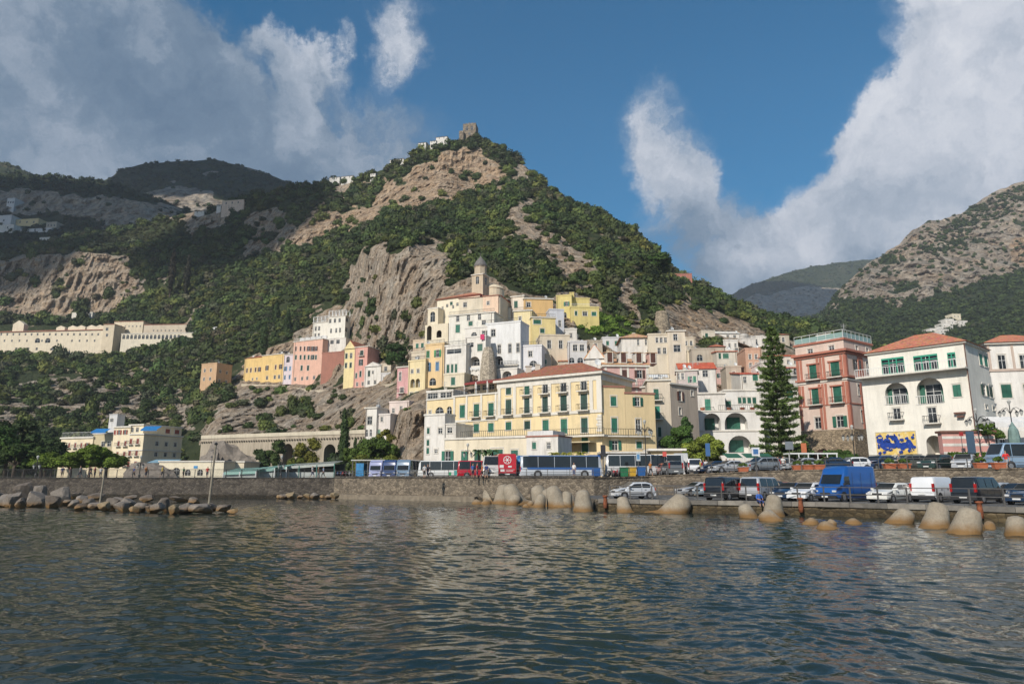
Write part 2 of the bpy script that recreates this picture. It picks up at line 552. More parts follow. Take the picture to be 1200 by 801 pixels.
MAIN = Hill([
 (-420, [(559, 190), (500, 250), (430, 350), (385, 400), (375, 430), (310, 450), (300, 530)]),
 (-150, [(559, 190), (500, 250), (430, 350), (385, 400), (375, 430), (306, 450), (298, 530)]),
 (0, [(559, 200), (500, 245), (430, 345), (418, 378), (385, 395), (372, 430), (306, 450), (299, 530)]),
 (50, [(559, 215), (520, 232), (440, 335), (418, 378), (385, 395), (372, 430), (296, 448), (286, 520)]),
 (110, [(559, 222), (520, 235), (440, 330), (416, 378), (385, 395), (372, 430), (292, 446), (273, 510)]),
 (160, [(559, 222), (520, 232), (455, 320), (410, 372), (385, 395), (370, 415), (300, 455), (264, 505)]),
 (220, [(559, 218), (530, 226), (470, 290), (415, 345), (385, 385), (350, 400), (300, 440), (250, 492)]),
 (260, [(559, 195), (510, 205), (470, 262), (455, 290), (400, 335), (340, 400), (290, 440), (241, 485)]),
 (300, [(559, 185), (515, 190), (510, 204), (453, 282), (448, 292), (395, 325), (350, 370), (300, 420), (229, 475)]),
 (350, [(559, 178), (515, 184), (510, 198), (453, 272), (448, 285), (400, 310), (350, 355), (280, 405), (217, 470)]),
 (400, [(559, 155), (515, 168), (462, 222), (455, 240), (430, 255), (400, 290), (370, 312), (300, 380), (260, 420), (213, 465)]),
 (440, [(559, 142), (480, 165), (458, 205), (452, 230), (425, 242), (400, 252), (290, 268), (270, 332), (240, 420), (203, 455)]),
 (480, [(558, 121), (532, 128), (478, 136), (455, 165), (428, 215), (400, 230), (288, 250), (265, 332), (230, 410), (184, 448)]),
 (520, [(558, 121), (535, 125), (480, 131), (440, 160), (400, 188), (345, 216), (300, 242), (250, 352), (200, 430), (168, 446)]),
 (560, [(558, 117), (462, 140), (446, 152), (400, 168), (345, 194), (290, 260), (240, 372), (215, 430), (162, 450)]),
 (600, [(558, 117), (458, 138), (442, 153), (385, 174), (340, 202), (300, 237), (232, 332), (215, 402), (181, 446)]),
 (640, [(558, 113), (456, 135), (440, 153), (385, 176), (345, 210), (300, 242), (250, 325), (216, 405)]),
 (660, [(558, 112), (458, 132), (446, 148), (385, 178), (345, 212), (300, 245), (262, 320), (234, 395)]),
 (700, [(558, 112), (475, 130), (455, 144), (390, 180), (370, 206), (320, 230), (290, 275), (247, 372)]),
 (750, [(558, 112), (455, 142), (400, 185), (370, 212), (320, 240), (290, 300), (276, 352)]),
 (780, [(558, 112), (460, 145), (400, 188), (375, 215), (340, 245), (308, 345)]),
 (810, [(558, 113), (465, 148), (410, 188), (380, 225), (350, 265), (331, 335)]),
 (850, [(558, 114), (470, 148), (415, 190), (385, 240), (350, 322)]),
 (900, [(558, 114), (480, 142), (425, 195), (395, 240), (367, 322)]),
 (950, [(558, 114), (490, 145), (440, 190), (405, 250), (380, 332)]),
 (1000, [(558, 114), (500, 145), (445, 200), (415, 270), (399, 332)]),
 (1050, [(558, 108), (520, 140), (450, 210), (425, 280), (415, 332)]),
 (1150, [(558, 108), (520, 140), (455, 220), (440, 280), (434, 332)]),
 (1500, [(558, 108), (520, 140), (460, 220), (450, 280), (444, 332)]),
])
ROCK = [  # polygon, warmth (0 grey .. 1 ochre/pink), strength
 ([(-420, 312), (0, 305), (50, 296), (95, 294), (125, 294), (147, 302), (158, 330), (168, 345), (150, 354), (130, 370), (80, 376), (0, 380), (-420, 385)], 0.55),
 ([(285, 262), (300, 250), (322, 246), (346, 258), (350, 272), (330, 296), (305, 306), (285, 300)], 0.6),
 ([(345, 272), (375, 238), (400, 240), (440, 240), (443, 213), (455, 206), (470, 216), (482, 200), (512, 190), (530, 176), (560, 173), (577, 190), (598, 206), (596, 216), (570, 221), (540, 231), (500, 240), (480, 249), (450, 251), (430, 263), (400, 273), (372, 276), (355, 291), (338, 298)], 0.85),
 ([(411, 345), (416, 315), (429, 290), (453, 280), (455, 300), (461, 303), (480, 287), (500, 280), (512, 285), (522, 302), (528, 322), (530, 346), (512, 365), (500, 400), (480, 418), (452, 426), (420, 400), (410, 385)], 0.35),
 ([(602, 231), (618, 229), (622, 246), (640, 262), (662, 286), (690, 296), (700, 320), (698, 346), (682, 348), (660, 322), (640, 302), (615, 286), (598, 264)], 0.5),
 ([(738, 318), (748, 325), (755, 360), (753, 382), (737, 380), (732, 350)], 0.4),
 ([(711, 246), (726, 243), (730, 256), (714, 256)], 0.4), ([(735, 256), (746, 252), (750, 272), (736, 270)], 0.4),
 ([(600, 190), (612, 185), (625, 205), (622, 222), (610, 215)], 0.4),
 ([(763, 372), (785, 366), (790, 390), (763, 390)], 0.5),
 ([(775, 352), (800, 345), (830, 365), (880, 368), (895, 385), (885, 405), (820, 402), (795, 385)], 0.75),
 ([(228, 522), (238, 505), (252, 475), (285, 448), (330, 450), (395, 452), (430, 440), (440, 452), (458, 455), (462, 480), (455, 515), (430, 520), (330, 522)], 0.35),
 ([(456, 535), (460, 500), (472, 478), (484, 470), (499, 478), (500, 520), (498, 545), (458, 545)], 0.4),
 ([(-60, 462), (60, 442), (120, 440), (200, 450), (232, 468), (228, 505), (120, 508), (60, 500), (-60, 505)], 0.3),
 ([(20, 470), (60, 452), (110, 452), (150, 462), (130, 478), (90, 490), (40, 500)], 0.25),
 ([(120, 440), (170, 430), (200, 450), (195, 480), (150, 492), (125, 470)], 0.3),
 ([(200, 248), (240, 247), (268, 252), (262, 272), (235, 275), (205, 262)], 0.5),
 ([(380, 222), (400, 213), (440, 210), (436, 218), (395, 226)], 0.6),
]
TOWN = [(262, 460), (262, 430), (330, 402), (362, 392), (362, 358), (414, 358), (418, 395), (452, 425), (470, 418), (497, 395), (500, 352), (545, 325), (560, 318), (580, 325), (598, 340), (650, 350), (655, 340), (704, 350), (706, 378), (690, 385),
  (735, 392), (765, 392), (775, 362), (790, 362), (800, 382), (840, 385), (890, 388), (935, 400), (1010, 415), (1300, 440), (1300, 560), (425, 560), (425, 478), (400, 456), (330, 452)]
VEG_IN = [[(676, 376), (700, 370), (742, 382), (742, 397), (700, 400), (674, 396)], [(455, 425), (462, 408), (480, 404), (484, 418), (470, 430)],
          [(810, 402), (830, 402), (852, 415), (840, 415)], [(430, 520), (458, 510), (458, 545), (415, 545)]]
def terrain_obj(name, H, step, rows, rockpolys, rockw, seed, amp, nscale, mat, back=(60, -8, 400, -260), edge=7.0, label=None):
 pxs = np.arange(H.px[0], H.px[-1] + 0.1, step)
 T = np.linspace(0, 1, rows)
 PX, TT = np.meshgrid(pxs, T)
 b = np.interp(PX, H.px, H.base); r = np.interp(PX, H.px, H.top)
 PY = b + (r - b) * TT
 Yd = H.Y(PX.ravel(), PY.ravel()).reshape(PX.shape)
 P = npW(PX.ravel(), PY.ravel(), Yd.ravel())
 # rock mask with ragged edge
 w1 = (fbm(P / nscale / 1.3, 4, seed + 50) - 0.5) * 2
 w2 = (fbm(P / nscale / 1.3 + 31, 4, seed + 60) - 0.5) * 2
 w3 = (fbm(P / nscale / .35 + 5, 3, seed + 65) - 0.5) * 2; w4 = (fbm(P / nscale / .35 + 55, 3, seed + 66) - 0.5) * 2
 jx = PX.ravel() + w1 * edge * 2.0 + w3 * edge * 1.3; jy = PY.ravel() + w2 * edge * 1.6 + w4 * edge * 1.1
 if name == 'hillside':
  for q in VEG_IN: pass
 rock = np.zeros(len(P)); warm = np.full(len(P), 0.35)
 for poly, wm in rockpolys:
  m = inpoly(jx, jy, poly)
  rock[m] = 1; warm[m] = wm
 holes = fbm(P / nscale / 0.7 + 9, 4, seed + 70)
 rock = np.where(holes > 0.665, rock * 0.15, rock)
 extra = fbm(P / nscale / 0.9 + 77, 4, seed + 80)
 rock = np.maximum(rock, np.where(extra > rockw, 1.0, 0.0))
 if name == 'hillside':
  tw = inpoly(PX.ravel(), PY.ravel(), TOWN)
  for q in VEG_IN: tw &= ~inpoly(PX.ravel(), PY.ravel(), q)
  tw &= fbm(P / 7.0, 3, 12) > .38
  rock[tw] = 1; warm[tw] = .55
 # blur the mask a little
 m = rock.reshape(PX.shape)
 for _ in range(2):
  mp = np.pad(m, 1, mode='edge')
  m = (mp[1:-1, 1:-1] * 2 + mp[:-2, 1:-1] + mp[2:, 1:-1] + mp[1:-1, :-2] + mp[1:-1, 2:]) / 6
 rockb = m.ravel()
 # surface relief
 big = fbm(P / (nscale * 2.2), 3, seed) - 0.5
 q = P / np.array([nscale * 0.34, nscale * 0.34, nscale * 1.15])
 rid = fbm(q + big[:, None] * 0.5, 5, seed + 5, ridged=True) - 0.6
 q2 = P / np.array([nscale * 0.9, nscale * 0.9, nscale * 0.22])
 strata = fbm(q2, 3, seed + 15) - 0.5
 disp = big * amp * 1.2 + rockb * (rid * amp * 1.7 + strata * amp * 0.7)
 fade = np.clip(np.minimum(1, TT.ravel() * 6), 0, 1)
 ridgefade = np.clip((1 - TT.ravel()) * 30, 0.25, 1)
 view = P - np.array([0, 0, EYE]); view /= np.linalg.norm(view, axis=1)[:, None]
 P2 = P - view * (disp * fade * ridgefade)[:, None]
 P2[:, 2] += (strata * rockb * amp * 0.25 + (fbm(P / (nscale * 0.5), 3, seed + 25) - 0.5) * amp * 0.35) * fade
 nC = len(pxs)
 front = P2[:nC].copy(); front[:, 1] -= 3; front[:, 2] = 0.5
 last = P2[-nC:]
 d = last - np.array([0, 0, EYE]); d[:, 2] = 0; d /= np.linalg.norm(d, axis=1)[:, None]
 bk = []
 for dist, dz in ((back[0] * 0.25, back[1] * 0.3), (back[0], back[1]), (back[2] * 0.5, back[3] * 0.5), (back[2], back[3])):
  o = last + d * dist; o[:, 2] = np.maximum(o[:, 2] + dz, -1.0); bk.append(o)
 V = np.concatenate([front, P2] + bk)
 rk = np.concatenate([rockb[:nC] * 0, rockb] + [rockb[-nC:]] * 4)
 wmv = np.concatenate([warm[:nC], warm] + [warm[-nC:]] * 4)
 nr = rows + 5
 i = np.arange(nr - 1)[:, None] * nC + np.arange(nC - 1)[None, :]
 quads = np.stack([i, i + 1, i + nC + 1, i + nC], -1).reshape(-1, 4)
 me = np_mesh(name, V, quads, mat, False, {'rock': ('FLOAT', rk), 'warm': ('FLOAT', wmv)}, k=4)
 o = obj(name, me)
 tag(o, label, None, None, 'structure')
 return dict(o=o, PX=PX, PY=PY, P=P2.reshape(PX.shape + (3,)), rock=rockb.reshape(PX.shape), T=TT)
def hillmat(name, s, veg=((0.022, 0.034, 0.014), (0.06, 0.075, 0.03)), rockc=None, far=False):
 m, g, b = newmat(name)
 v = coords(g, (1, 1, 1), 'World')
 vv = coords(g, (1, 1, 0.35), 'World')
 vh = coords(g, (0.5, 0.5, 2.2), 'World')
 n1 = noise(g, v, 0.9 / s, 8, 0.7)
 n2 = noise(g, vv, 1.6 / s, 7, 0.75)
 n3 = noise(g, v, 6.0 / s, 5, 0.7)
 n4 = noise(g, vh, 1.5 / s, 6, 0.7)
 at = g.n('ShaderNodeAttribute', attribute_name='rock')
 aw = g.n('ShaderNodeAttribute', attribute_name='warm')
 grey = ramp(g, n2, [(0.25, (0.09, 0.08, 0.07)), (0.40, (0.26, 0.235, 0.20)), (0.52, (0.43, 0.39, 0.33)), (0.75, (0.52, 0.48, 0.42))])
 ochre = ramp(g, n4, [(0.25, (0.11, 0.08, 0.055)), (0.41, (0.33, 0.235, 0.16)), (0.53, (0.48, 0.35, 0.23)), (0.72, (0.50, 0.41, 0.32))])
 wj = g.n('ShaderNodeMath', operation='ADD'); g.l(aw.outputs['Fac'], wj.inputs[0])
 w2 = g.n('ShaderNodeMath', operation='MULTIPLY_ADD'); g.l(n1, w2.inputs[0]); w2.inputs[1].default_value = 2.4; w2.inputs[2].default_value = -1.2
 g.l(w2.outputs[0], wj.inputs[1])
 wc = g.n('ShaderNodeClamp'); g.l(wj.outputs[0], wc.inputs[0])
 rk = mixc(g, wc.outputs[0], grey, ochre)
 rk = mixc(g, 0.6, rk, ramp(g, n3, [(0.36, (0.5, 0.49, 0.47)), (0.5, (1.0, 1.0, 1.0)), (0.7, (1.25, 1.22, 1.2))]), 'MULTIPLY')
 # scrub that grows on the ledges
 sc = ramp(g, noise(g, v, 2.2 / s, 8, 0.75), [(0.63, (0, 0, 0)), (0.67, (1, 1, 1))])
 vg = ramp(g, n3, [(0.3, veg[0]), (0.7, veg[1])])
 rk = mixc(g, sc, rk, vg)
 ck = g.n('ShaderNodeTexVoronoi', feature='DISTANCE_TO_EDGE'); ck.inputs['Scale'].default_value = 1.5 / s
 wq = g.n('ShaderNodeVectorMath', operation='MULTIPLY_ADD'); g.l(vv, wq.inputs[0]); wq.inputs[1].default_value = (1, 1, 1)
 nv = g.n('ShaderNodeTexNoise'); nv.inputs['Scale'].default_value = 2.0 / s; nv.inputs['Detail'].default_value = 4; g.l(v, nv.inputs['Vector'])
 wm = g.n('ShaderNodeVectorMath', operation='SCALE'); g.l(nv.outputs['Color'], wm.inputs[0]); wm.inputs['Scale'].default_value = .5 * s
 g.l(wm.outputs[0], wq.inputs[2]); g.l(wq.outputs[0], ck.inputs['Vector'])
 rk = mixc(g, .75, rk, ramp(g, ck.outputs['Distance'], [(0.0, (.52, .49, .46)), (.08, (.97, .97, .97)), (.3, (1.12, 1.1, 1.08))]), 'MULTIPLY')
 stn = noise(g, coords(g, (1, 1, 0.10), 'World'), 2.6 / s, 6, .7)
 rk = mixc(g, .85, rk, ramp(g, stn, [(.34, (.50, .47, .45)), (.47, (.95, .94, .93)), (.62, (1.12, 1.1, 1.06))]), 'MULTIPLY')
 soil = ramp(g, n1, [(0.3, veg[0]), (0.55, veg[1]), (0.68, (0.16, 0.13, 0.08))])
 vgc = mixc(g, 0.5, vg, soil)
 jag = g.n('ShaderNodeMath', operation='MULTIPLY_ADD'); g.l(n3, jag.inputs[0]); jag.inputs[1].default_value = 0.9; g.l(at.outputs['Fac'], jag.inputs[2])
 fac = g.n('ShaderNodeMapRange'); g.l(jag.outputs[0], fac.inputs['Value'])
 fac.inputs['From Min'].default_value = 0.85; fac.inputs['From Max'].default_value = 1.0
 col = mixc(g, fac.outputs[0], vgc, rk)
 g.l(col, b.inputs['Base Color'])
 b.inputs['Roughness'].default_value = 0.95
 b.inputs['Specular IOR Level'].default_value = 0.15
 mh = g.n('ShaderNodeMath', operation='ADD'); g.l(n2, mh.inputs[0]); g.l(n3, mh.inputs[1])
 mh2 = g.n('ShaderNodeMath', operation='MULTIPLY_ADD'); g.l(ck.outputs['Distance'], mh2.inputs[0]); mh2.inputs[1].default_value = 1.6; g.l(mh.outputs[0], mh2.inputs[2])
 bump(g, b, mh2.outputs[0], 1.0, 1.3 * s / 6)
 return m
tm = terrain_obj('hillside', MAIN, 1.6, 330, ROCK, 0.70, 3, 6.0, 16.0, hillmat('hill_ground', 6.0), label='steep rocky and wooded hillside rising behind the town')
RIGHT = Hill([
 (860, [(400, 620), (392, 800), (385, 1000)]),
 (930, [(440, 500), (395, 640), (380, 900), (374, 1050)]),
 (962, [(440, 500), (400, 650), (380, 850), (371, 1000)]),
 (987, [(440, 500), (400, 660), (352, 900), (337, 1000)]),
 (1015, [(440, 500), (400, 670), (357, 900), (309, 1050)]),
 (1047, [(440, 500), (400, 680), (362, 900), (291, 1100)]),
 (1072, [(440, 500), (400, 690), (356, 900), (268, 1120)]),
 (1087, [(440, 500), (400, 700), (352, 900), (259, 1120)]),
 (1102, [(440, 500), (400, 700), (348, 900), (258, 1130)]),
 (1125, [(440, 500), (400, 700), (338, 920), (251, 1150)]),
 (1145, [(440, 500), (400, 700), (328, 930), (237, 1170)]),
 (1165, [(440, 500), (395, 700), (322, 940), (224, 1190)]),
 (1200, [(440, 500), (395, 700), (318, 940), (212, 1200)]),
 (1300, [(440, 500), (390, 680), (300, 940), (175, 1230)]),
 (1600, [(440, 400), (380, 600), (280, 840), (150, 1150)]),
], .78)
RROCK = [([(984, 352), (984, 330), (1010, 300), (1047, 284), (1072, 260), (1102, 250), (1140, 232), (1165, 216), (1200, 200), (1700, 120), (1700, 290), (1200, 316), (1165, 322), (1148, 326), (1125, 338), (1115, 344), (1100, 340), (1080, 354), (1062, 350), (1047, 361), (1025, 352), (1003, 352)], 0.3),
         ([(1180, 300), (1190, 280), (1240, 275), (1240, 315), (1190, 312)], 0.95), ([(962, 372), (985, 352), (1000, 354), (975, 372)], 0.4)]
RBELT = [[(1095, 275), (1125, 254), (1147, 243), (1172, 228), (1210, 214), (1300, 190), (1300, 225), (1210, 236), (1185, 250), (1165, 262), (1140, 268), (1130, 290), (1105, 300), (1098, 290)], [(1062, 302), (1085, 285), (1098, 290), (1094, 300), (1072, 302)], [(1020, 310), (1045, 296), (1045, 302), (1022, 316)]]
rocks_r = [(p, w) for p, w in RROCK]
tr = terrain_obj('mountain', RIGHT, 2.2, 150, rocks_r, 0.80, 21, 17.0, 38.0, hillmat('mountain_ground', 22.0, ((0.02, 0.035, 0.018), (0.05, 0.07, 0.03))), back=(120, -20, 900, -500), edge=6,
                 label='bare grey limestone mountain with belts of trees on the right')
LEFT1 = Hill([
 (-420, [(330, 560), (290, 700), (265, 800), (222, 860), (205, 920)]),
 (0, [(330, 560), (290, 700), (262, 800), (222, 860), (203, 920)]),
 (60, [(330, 560), (290, 720), (262, 800), (224, 850), (207, 920)]),
 (100, [(325, 560), (285, 720), (262, 800), (228, 850), (211, 920)]),
 (130, [(320, 560), (280, 720), (262, 800), (230, 850), (215, 920)]),
 (160, [(315, 560), (278, 720), (262, 800), (236, 850), (224, 920)]),
 (190, [(315, 560), (278, 720), (262, 800), (242, 860), (235, 920)]),
 (215, [(310, 560), (276, 720), (262, 800), (250, 860), (245, 920)]),
 (260, [(310, 560), (278, 720), (268, 800), (262, 860), (258, 920)]),
], .85)
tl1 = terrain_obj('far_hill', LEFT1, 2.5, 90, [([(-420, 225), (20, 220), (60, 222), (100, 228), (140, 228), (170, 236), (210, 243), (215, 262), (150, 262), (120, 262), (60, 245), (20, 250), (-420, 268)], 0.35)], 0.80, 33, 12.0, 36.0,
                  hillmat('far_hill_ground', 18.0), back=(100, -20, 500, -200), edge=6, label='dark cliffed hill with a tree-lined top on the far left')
LEFT2 = Hill([
 (-420, [(300, 1000), (240, 1400), (186, 1650)]), (0, [(300, 1000), (240, 1400), (189, 1650)]), (16, [(300, 1000), (240, 1400), (194, 1650)]),
 (45, [(300, 1000), (240, 1400), (207, 1650)]), (118, [(300, 1000), (240, 1400), (212, 1650)]), (132, [(300, 1000), (240, 1400), (206, 1650)]), (140, [(300, 1000), (240, 1400), (198, 1650)]),
 (170, [(300, 1000), (240, 1400), (193, 1700)]), (205, [(300, 1000), (240, 1400), (189, 1750)]), (250, [(300, 1000), (240, 1400), (187, 1750)]),
 (275, [(300, 1000), (245, 1400), (192, 1750)]), (310, [(300, 1000), (250, 1400), (203, 1750)]), (345, [(300, 1000), (255, 1400), (215, 1750)]), (420, [(300, 1000), (260, 1400), (240, 1750)]),
], .62)
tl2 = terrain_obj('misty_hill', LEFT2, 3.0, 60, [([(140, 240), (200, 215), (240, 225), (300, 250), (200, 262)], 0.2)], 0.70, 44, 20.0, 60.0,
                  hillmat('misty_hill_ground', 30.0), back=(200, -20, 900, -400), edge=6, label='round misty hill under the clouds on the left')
VAL = Hill([
 (760, [(400, 1500), (370, 1900), (350, 2200)]), (850, [(400, 1500), (370, 1900), (348, 2200)]), (880, [(400, 1500), (370, 1900), (334, 2200)]), (915, [(400, 1500), (370, 1900), (322, 2250)]),
 (950, [(400, 1500), (370, 1900), (312, 2300)]), (1000, [(400, 1500), (370, 1900), (306, 2300)]), (1060, [(400, 1500), (370, 1900), (300, 2300)]),
], .95)
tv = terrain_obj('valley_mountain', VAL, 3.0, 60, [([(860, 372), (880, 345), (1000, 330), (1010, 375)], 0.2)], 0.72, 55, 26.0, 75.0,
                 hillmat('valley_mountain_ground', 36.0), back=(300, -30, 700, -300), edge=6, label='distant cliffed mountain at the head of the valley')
def leafmat():
 m, g, b = newmat('leaves')
 a = g.n('ShaderNodeAttribute', attribute_name='tone')
 v = coords(g, kind='World')
 n = noise(g, v, 0.9, 3)
 col = mixc(g, 0.8, a.outputs['Color'], ramp(g, n, [(0.3, (0.6, 0.6, 0.6)), (0.7, (1.35, 1.3, 1.2))]), 'MULTIPLY')
 g.l(col, b.inputs['Base Color'])
 b.inputs['Roughness'].default_value = 0.7
 b.inputs['Specular IOR Level'].default_value = 0.2
 return m
LEAF = leafmat()
_t = (1 + 5 ** 0.5) / 2
def icosphere(sub):
 bm = bmesh.new()
 bmesh.ops.create_icosphere(bm, subdivisions=sub, radius=1)
 v = np.array([list(x.co) for x in bm.verts]); f = np.array([[y.index for y in x.verts] for x in bm.faces])
 bm.free()
 return v, f
ICO1, ICO2, ICO3, ICO4 = icosphere(1), icosphere(2), icosphere(3), icosphere(4)
def crown_proto(seed, nleaf=150, size=0.17, shell=ICO2, flat=0.8, lumps=7):
 """unit crown: (verts, tris); lumpy core with leaf sprays standing off it"""
 r = np.random.default_rng(seed)
 lc = r.normal(size=(lumps, 3)); lc /= np.linalg.norm(lc, axis=1)[:, None]
 lc[:, 2] = np.abs(lc[:, 2]) * 0.9 - 0.15
 lr = r.uniform(0.35, 0.62, lumps)
 def rad(d):
  out = np.full(len(d), 0.55)
  for c, q in zip(lc * 0.55, lr):
   bq = d @ c
   disc = bq ** 2 - (c @ c - q * q)
   out = np.maximum(out, np.where(disc > 0, bq + np.sqrt(np.maximum(disc, 0)), 0))
  return out
 cv, cf = shell
 core = cv * (rad(cv) * 0.86 * (0.9 + 0.2 * r.random(len(cv))))[:, None]
 d = r.normal(size=(nleaf, 3)); d /= np.linalg.norm(d, axis=1)[:, None]
 d[:, 2] = np.where(d[:, 2] < -0.45, -d[:, 2], d[:, 2])
 c = d * (rad(d) * r.uniform(0.82, 1.12, nleaf))[:, None]
 nrm = d + r.normal(size=(nleaf, 3)) * 0.55; nrm /= np.linalg.norm(nrm, axis=1)[:, None]
 a = np.cross(nrm, r.normal(size=(nleaf, 3))); a /= np.linalg.norm(a, axis=1)[:, None]
 bb = np.cross(nrm, a)
 s = size * r.uniform(0.6, 1.35, nleaf)[:, None]
 lv = np.stack([c + a * s, c - a * s * 0.6 + bb * s * 0.8, c - a * s * 0.5 - bb * s * 0.8], 1).reshape(-1, 3)
 lf = np.arange(nleaf * 3).reshape(-1, 3) + len(core)
 V = np.concatenate([core, lv]); V[:, 2] *= flat
 return V, np.concatenate([cf, lf])
def scatter(name, pts, rad, tones, protos, sz=None, mat=LEAF):
 n = len(pts)
 which = NR.integers(0, len(protos), n)
 ang = NR.uniform(0, 2 * math.pi, n)
 Vs, Fs, Ts, off = [], [], [], 0
 for k, (pv, pf) in enumerate(protos):
  idx = np.nonzero(which == k)[0]
  if not len(idx): continue
  c, s = np.cos(ang[idx]), np.sin(ang[idx])
  x = pv[None, :, 0] * c[:, None] - pv[None, :, 1] * s[:, None]
  y = pv[None, :, 0] * s[:, None] + pv[None, :, 1] * c[:, None]
  z = np.repeat(pv[None, :, 2], len(idx), 0)
  r = rad[idx][:, None]
  zz = z * r * (sz[idx][:, None] if sz is not None else 1)
  V = np.stack([x * r, y * r, zz], -1) + pts[idx][:, None, :]
  Vs.append(V.reshape(-1, 3))
  Fs.append((pf[None] + (np.arange(len(idx)) * len(pv))[:, None, None] + off).reshape(-1, 3))
  Ts.append(np.repeat(tones[idx], len(pv), 0))
  off += len(idx) * len(pv)
 me = np_mesh(name, np.concatenate(Vs), np.concatenate(Fs), mat, False, {'tone': ('FLOAT_COLOR', np.concatenate(Ts))})
 return obj(name, me)
TONES = 1.25 * np.array([(0.026, 0.042, 0.014), (0.035, 0.056, 0.017), (0.046, 0.068, 0.019), (0.062, 0.080, 0.021), (0.085, 0.100, 0.026), (0.040, 0.050, 0.026), (0.060, 0.062, 0.036)])
TW = np.array([0.22, 0.24, 0.2, 0.12, 0.05, 0.12, 0.05])
def sample_surface(t, n, keep, seed=1):
 r = np.random.default_rng(seed)
 P, PX, PY = t['P'], t['PX'], t['PY']
 i = r.integers(0, P.shape[0] - 1, n * 6); j = r.integers(0, P.shape[1] - 1, n * 6)
 a = P[i, j]; e1 = P[i + 1, j] - a; e2 = P[i, j + 1] - a
 area = np.linalg.norm(np.cross(e1, e2), axis=1)
 area = np.minimum(area, np.percentile(area, 90))
 ok = r.random(len(i)) < area / area.max()
 i, j = i[ok], j[ok]
 u = r.random(len(i))[:, None]; w = r.random(len(i))[:, None]
 p = P[i, j] + (P[i + 1, j] - P[i, j]) * u + (P[i, j + 1] - P[i, j]) * w
 rock = t['rock'][i, j]; px = PX[i, j]; py = PY[i, j]
 k = keep(p, px, py, rock, r)
 p, px, py = p[k], px[k], py[k]
 return p[:n], px[:n], py[:n]
def keep_main(p, px, py, rock, r):
 k = (rock < 0.35) | ((rock < 0.9) & (r.random(len(rock)) < 0.25)) | (r.random(len(rock)) < np.where(py > 435, np.where(px < 235, .24, .07), .035))
 town = inpoly(px, py, TOWN)
 for q in VEG_IN:
  town &= ~inpoly(px, py, q)
 k &= ~town
 conv = (px < 255) & (px > -300) & (py > 378) & (py < 417) & ~((py > 402) & (px > 60))
 k &= ~((px < 222) & (px > -300) & (py > 382) & (py < 413) & ~((py > 400) & (px > 60)))
 k &= (py < 556)
 # terraces and clearings
 cl = fbm(p / 24.0, 3, 91)
 k &= ~((cl > 0.63) & (r.random(len(cl)) < 0.8))
 k &= px > -300
 return k
pw, pwx, pwy = sample_surface(tm, 13500, keep_main, 4)
dist = pw[:, 1]
zone = fbm(pw / 30.0, 3, 5)
ti = NR.choice(len(TONES), len(pw), p=TW)
tones = TONES[ti] * NR.uniform(0.7, 1.45, len(pw))[:, None] * (0.65 + 1.1 * zone)[:, None] * np.stack([.8 + .5 * fbm(pw / 18.0, 2, 15)] + [np.ones(len(pw))] * 2, -1)
vine = inpoly(pwx, pwy, VEG_IN[0]); tones[vine] = np.array((0.12, 0.20, 0.03)) * NR.uniform(0.8, 1.2, vine.sum())[:, None]
cc = inpoly(pwx, pwy, [(688, 300), (705, 310), (712, 345), (705, 372), (690, 365), (692, 330)]); tones[cc] = np.array((0.09, 0.12, 0.035)) * NR.uniform(0.8, 1.2, cc.sum())[:, None]
ol = inpoly(pwx, pwy, [(95, 290), (200, 258), (270, 250), (270, 268), (190, 285), (120, 290)]); tones[ol] = np.array((0.075, 0.085, 0.035)) * NR.uniform(0.7, 1.2, ol.sum())[:, None]
rad = NR.uniform(1.5, 3.6, len(pw)) * np.where(NR.random(len(pw)) < 0.3, 0.65, 1.0)
rad *= np.interp(dist, [110, 220, 420], [0.55, 0.85, 1.15])
rad[vine] *= 0.6; rad[ol] *= 0.55
pw[:, 2] += rad * 0.25
protos = [crown_proto(100 + k, 130, 0.20) for k in range(7)]
szz = NR.uniform(.75, 1.4, len(pw)); szz[NR.random(len(pw)) < .05] *= 1.7
wo = scatter('hillside_woods', pw, rad * NR.choice([.7, 1, 1.25], len(pw)), tones, protos, szz)
tag(wo, 'dense evergreen woods and scrub covering the hillside', None, None, 'stuff')
def keep_right(p, px, py, rock, r):
 belt = np.zeros(len(px), bool)
 for q in RBELT: belt |= inpoly(px, py, q)
 return (belt & (r.random(len(px)) < 0.95)) | ((rock < 0.35)) | (r.random(len(px)) < 0.13)
pr, prx, pry = sample_surface(tr, 10000, keep_right, 6)
tn = TONES[NR.choice(3, len(pr))] * NR.uniform(0.75, 1.2, len(pr))[:, None]
rr = NR.uniform(1.3, 3.8, len(pr)); pr[:, 2] += rr * 0.3
protos_far = [crown_proto(200 + k, 26, 0.36, ICO1) for k in range(5)]
o = scatter('mountain_woods', pr, rr, tn, protos_far); tag(o, 'trees and scrub scattered over the grey limestone mountain', None, None, 'stuff')
def keep_l1(p, px, py, rock, r):
 return (rock < 0.35) | (r.random(len(px)) < 0.12)
pl, plx, ply = sample_surface(tl1, 3000, keep_l1, 8)
top = ply < 225
rl = NR.uniform(2.0, 4.0, len(pl)); rl[top] *= 1.25
o = scatter('far_hill_woods', pl + np.stack([rl * 0, rl * 0, rl * 0.4], -1), rl, TONES[NR.choice(3, len(pl))] * 0.8, protos_far); tag(o, 'dark trees on the cliffed hill at far left', None, None, 'stuff')
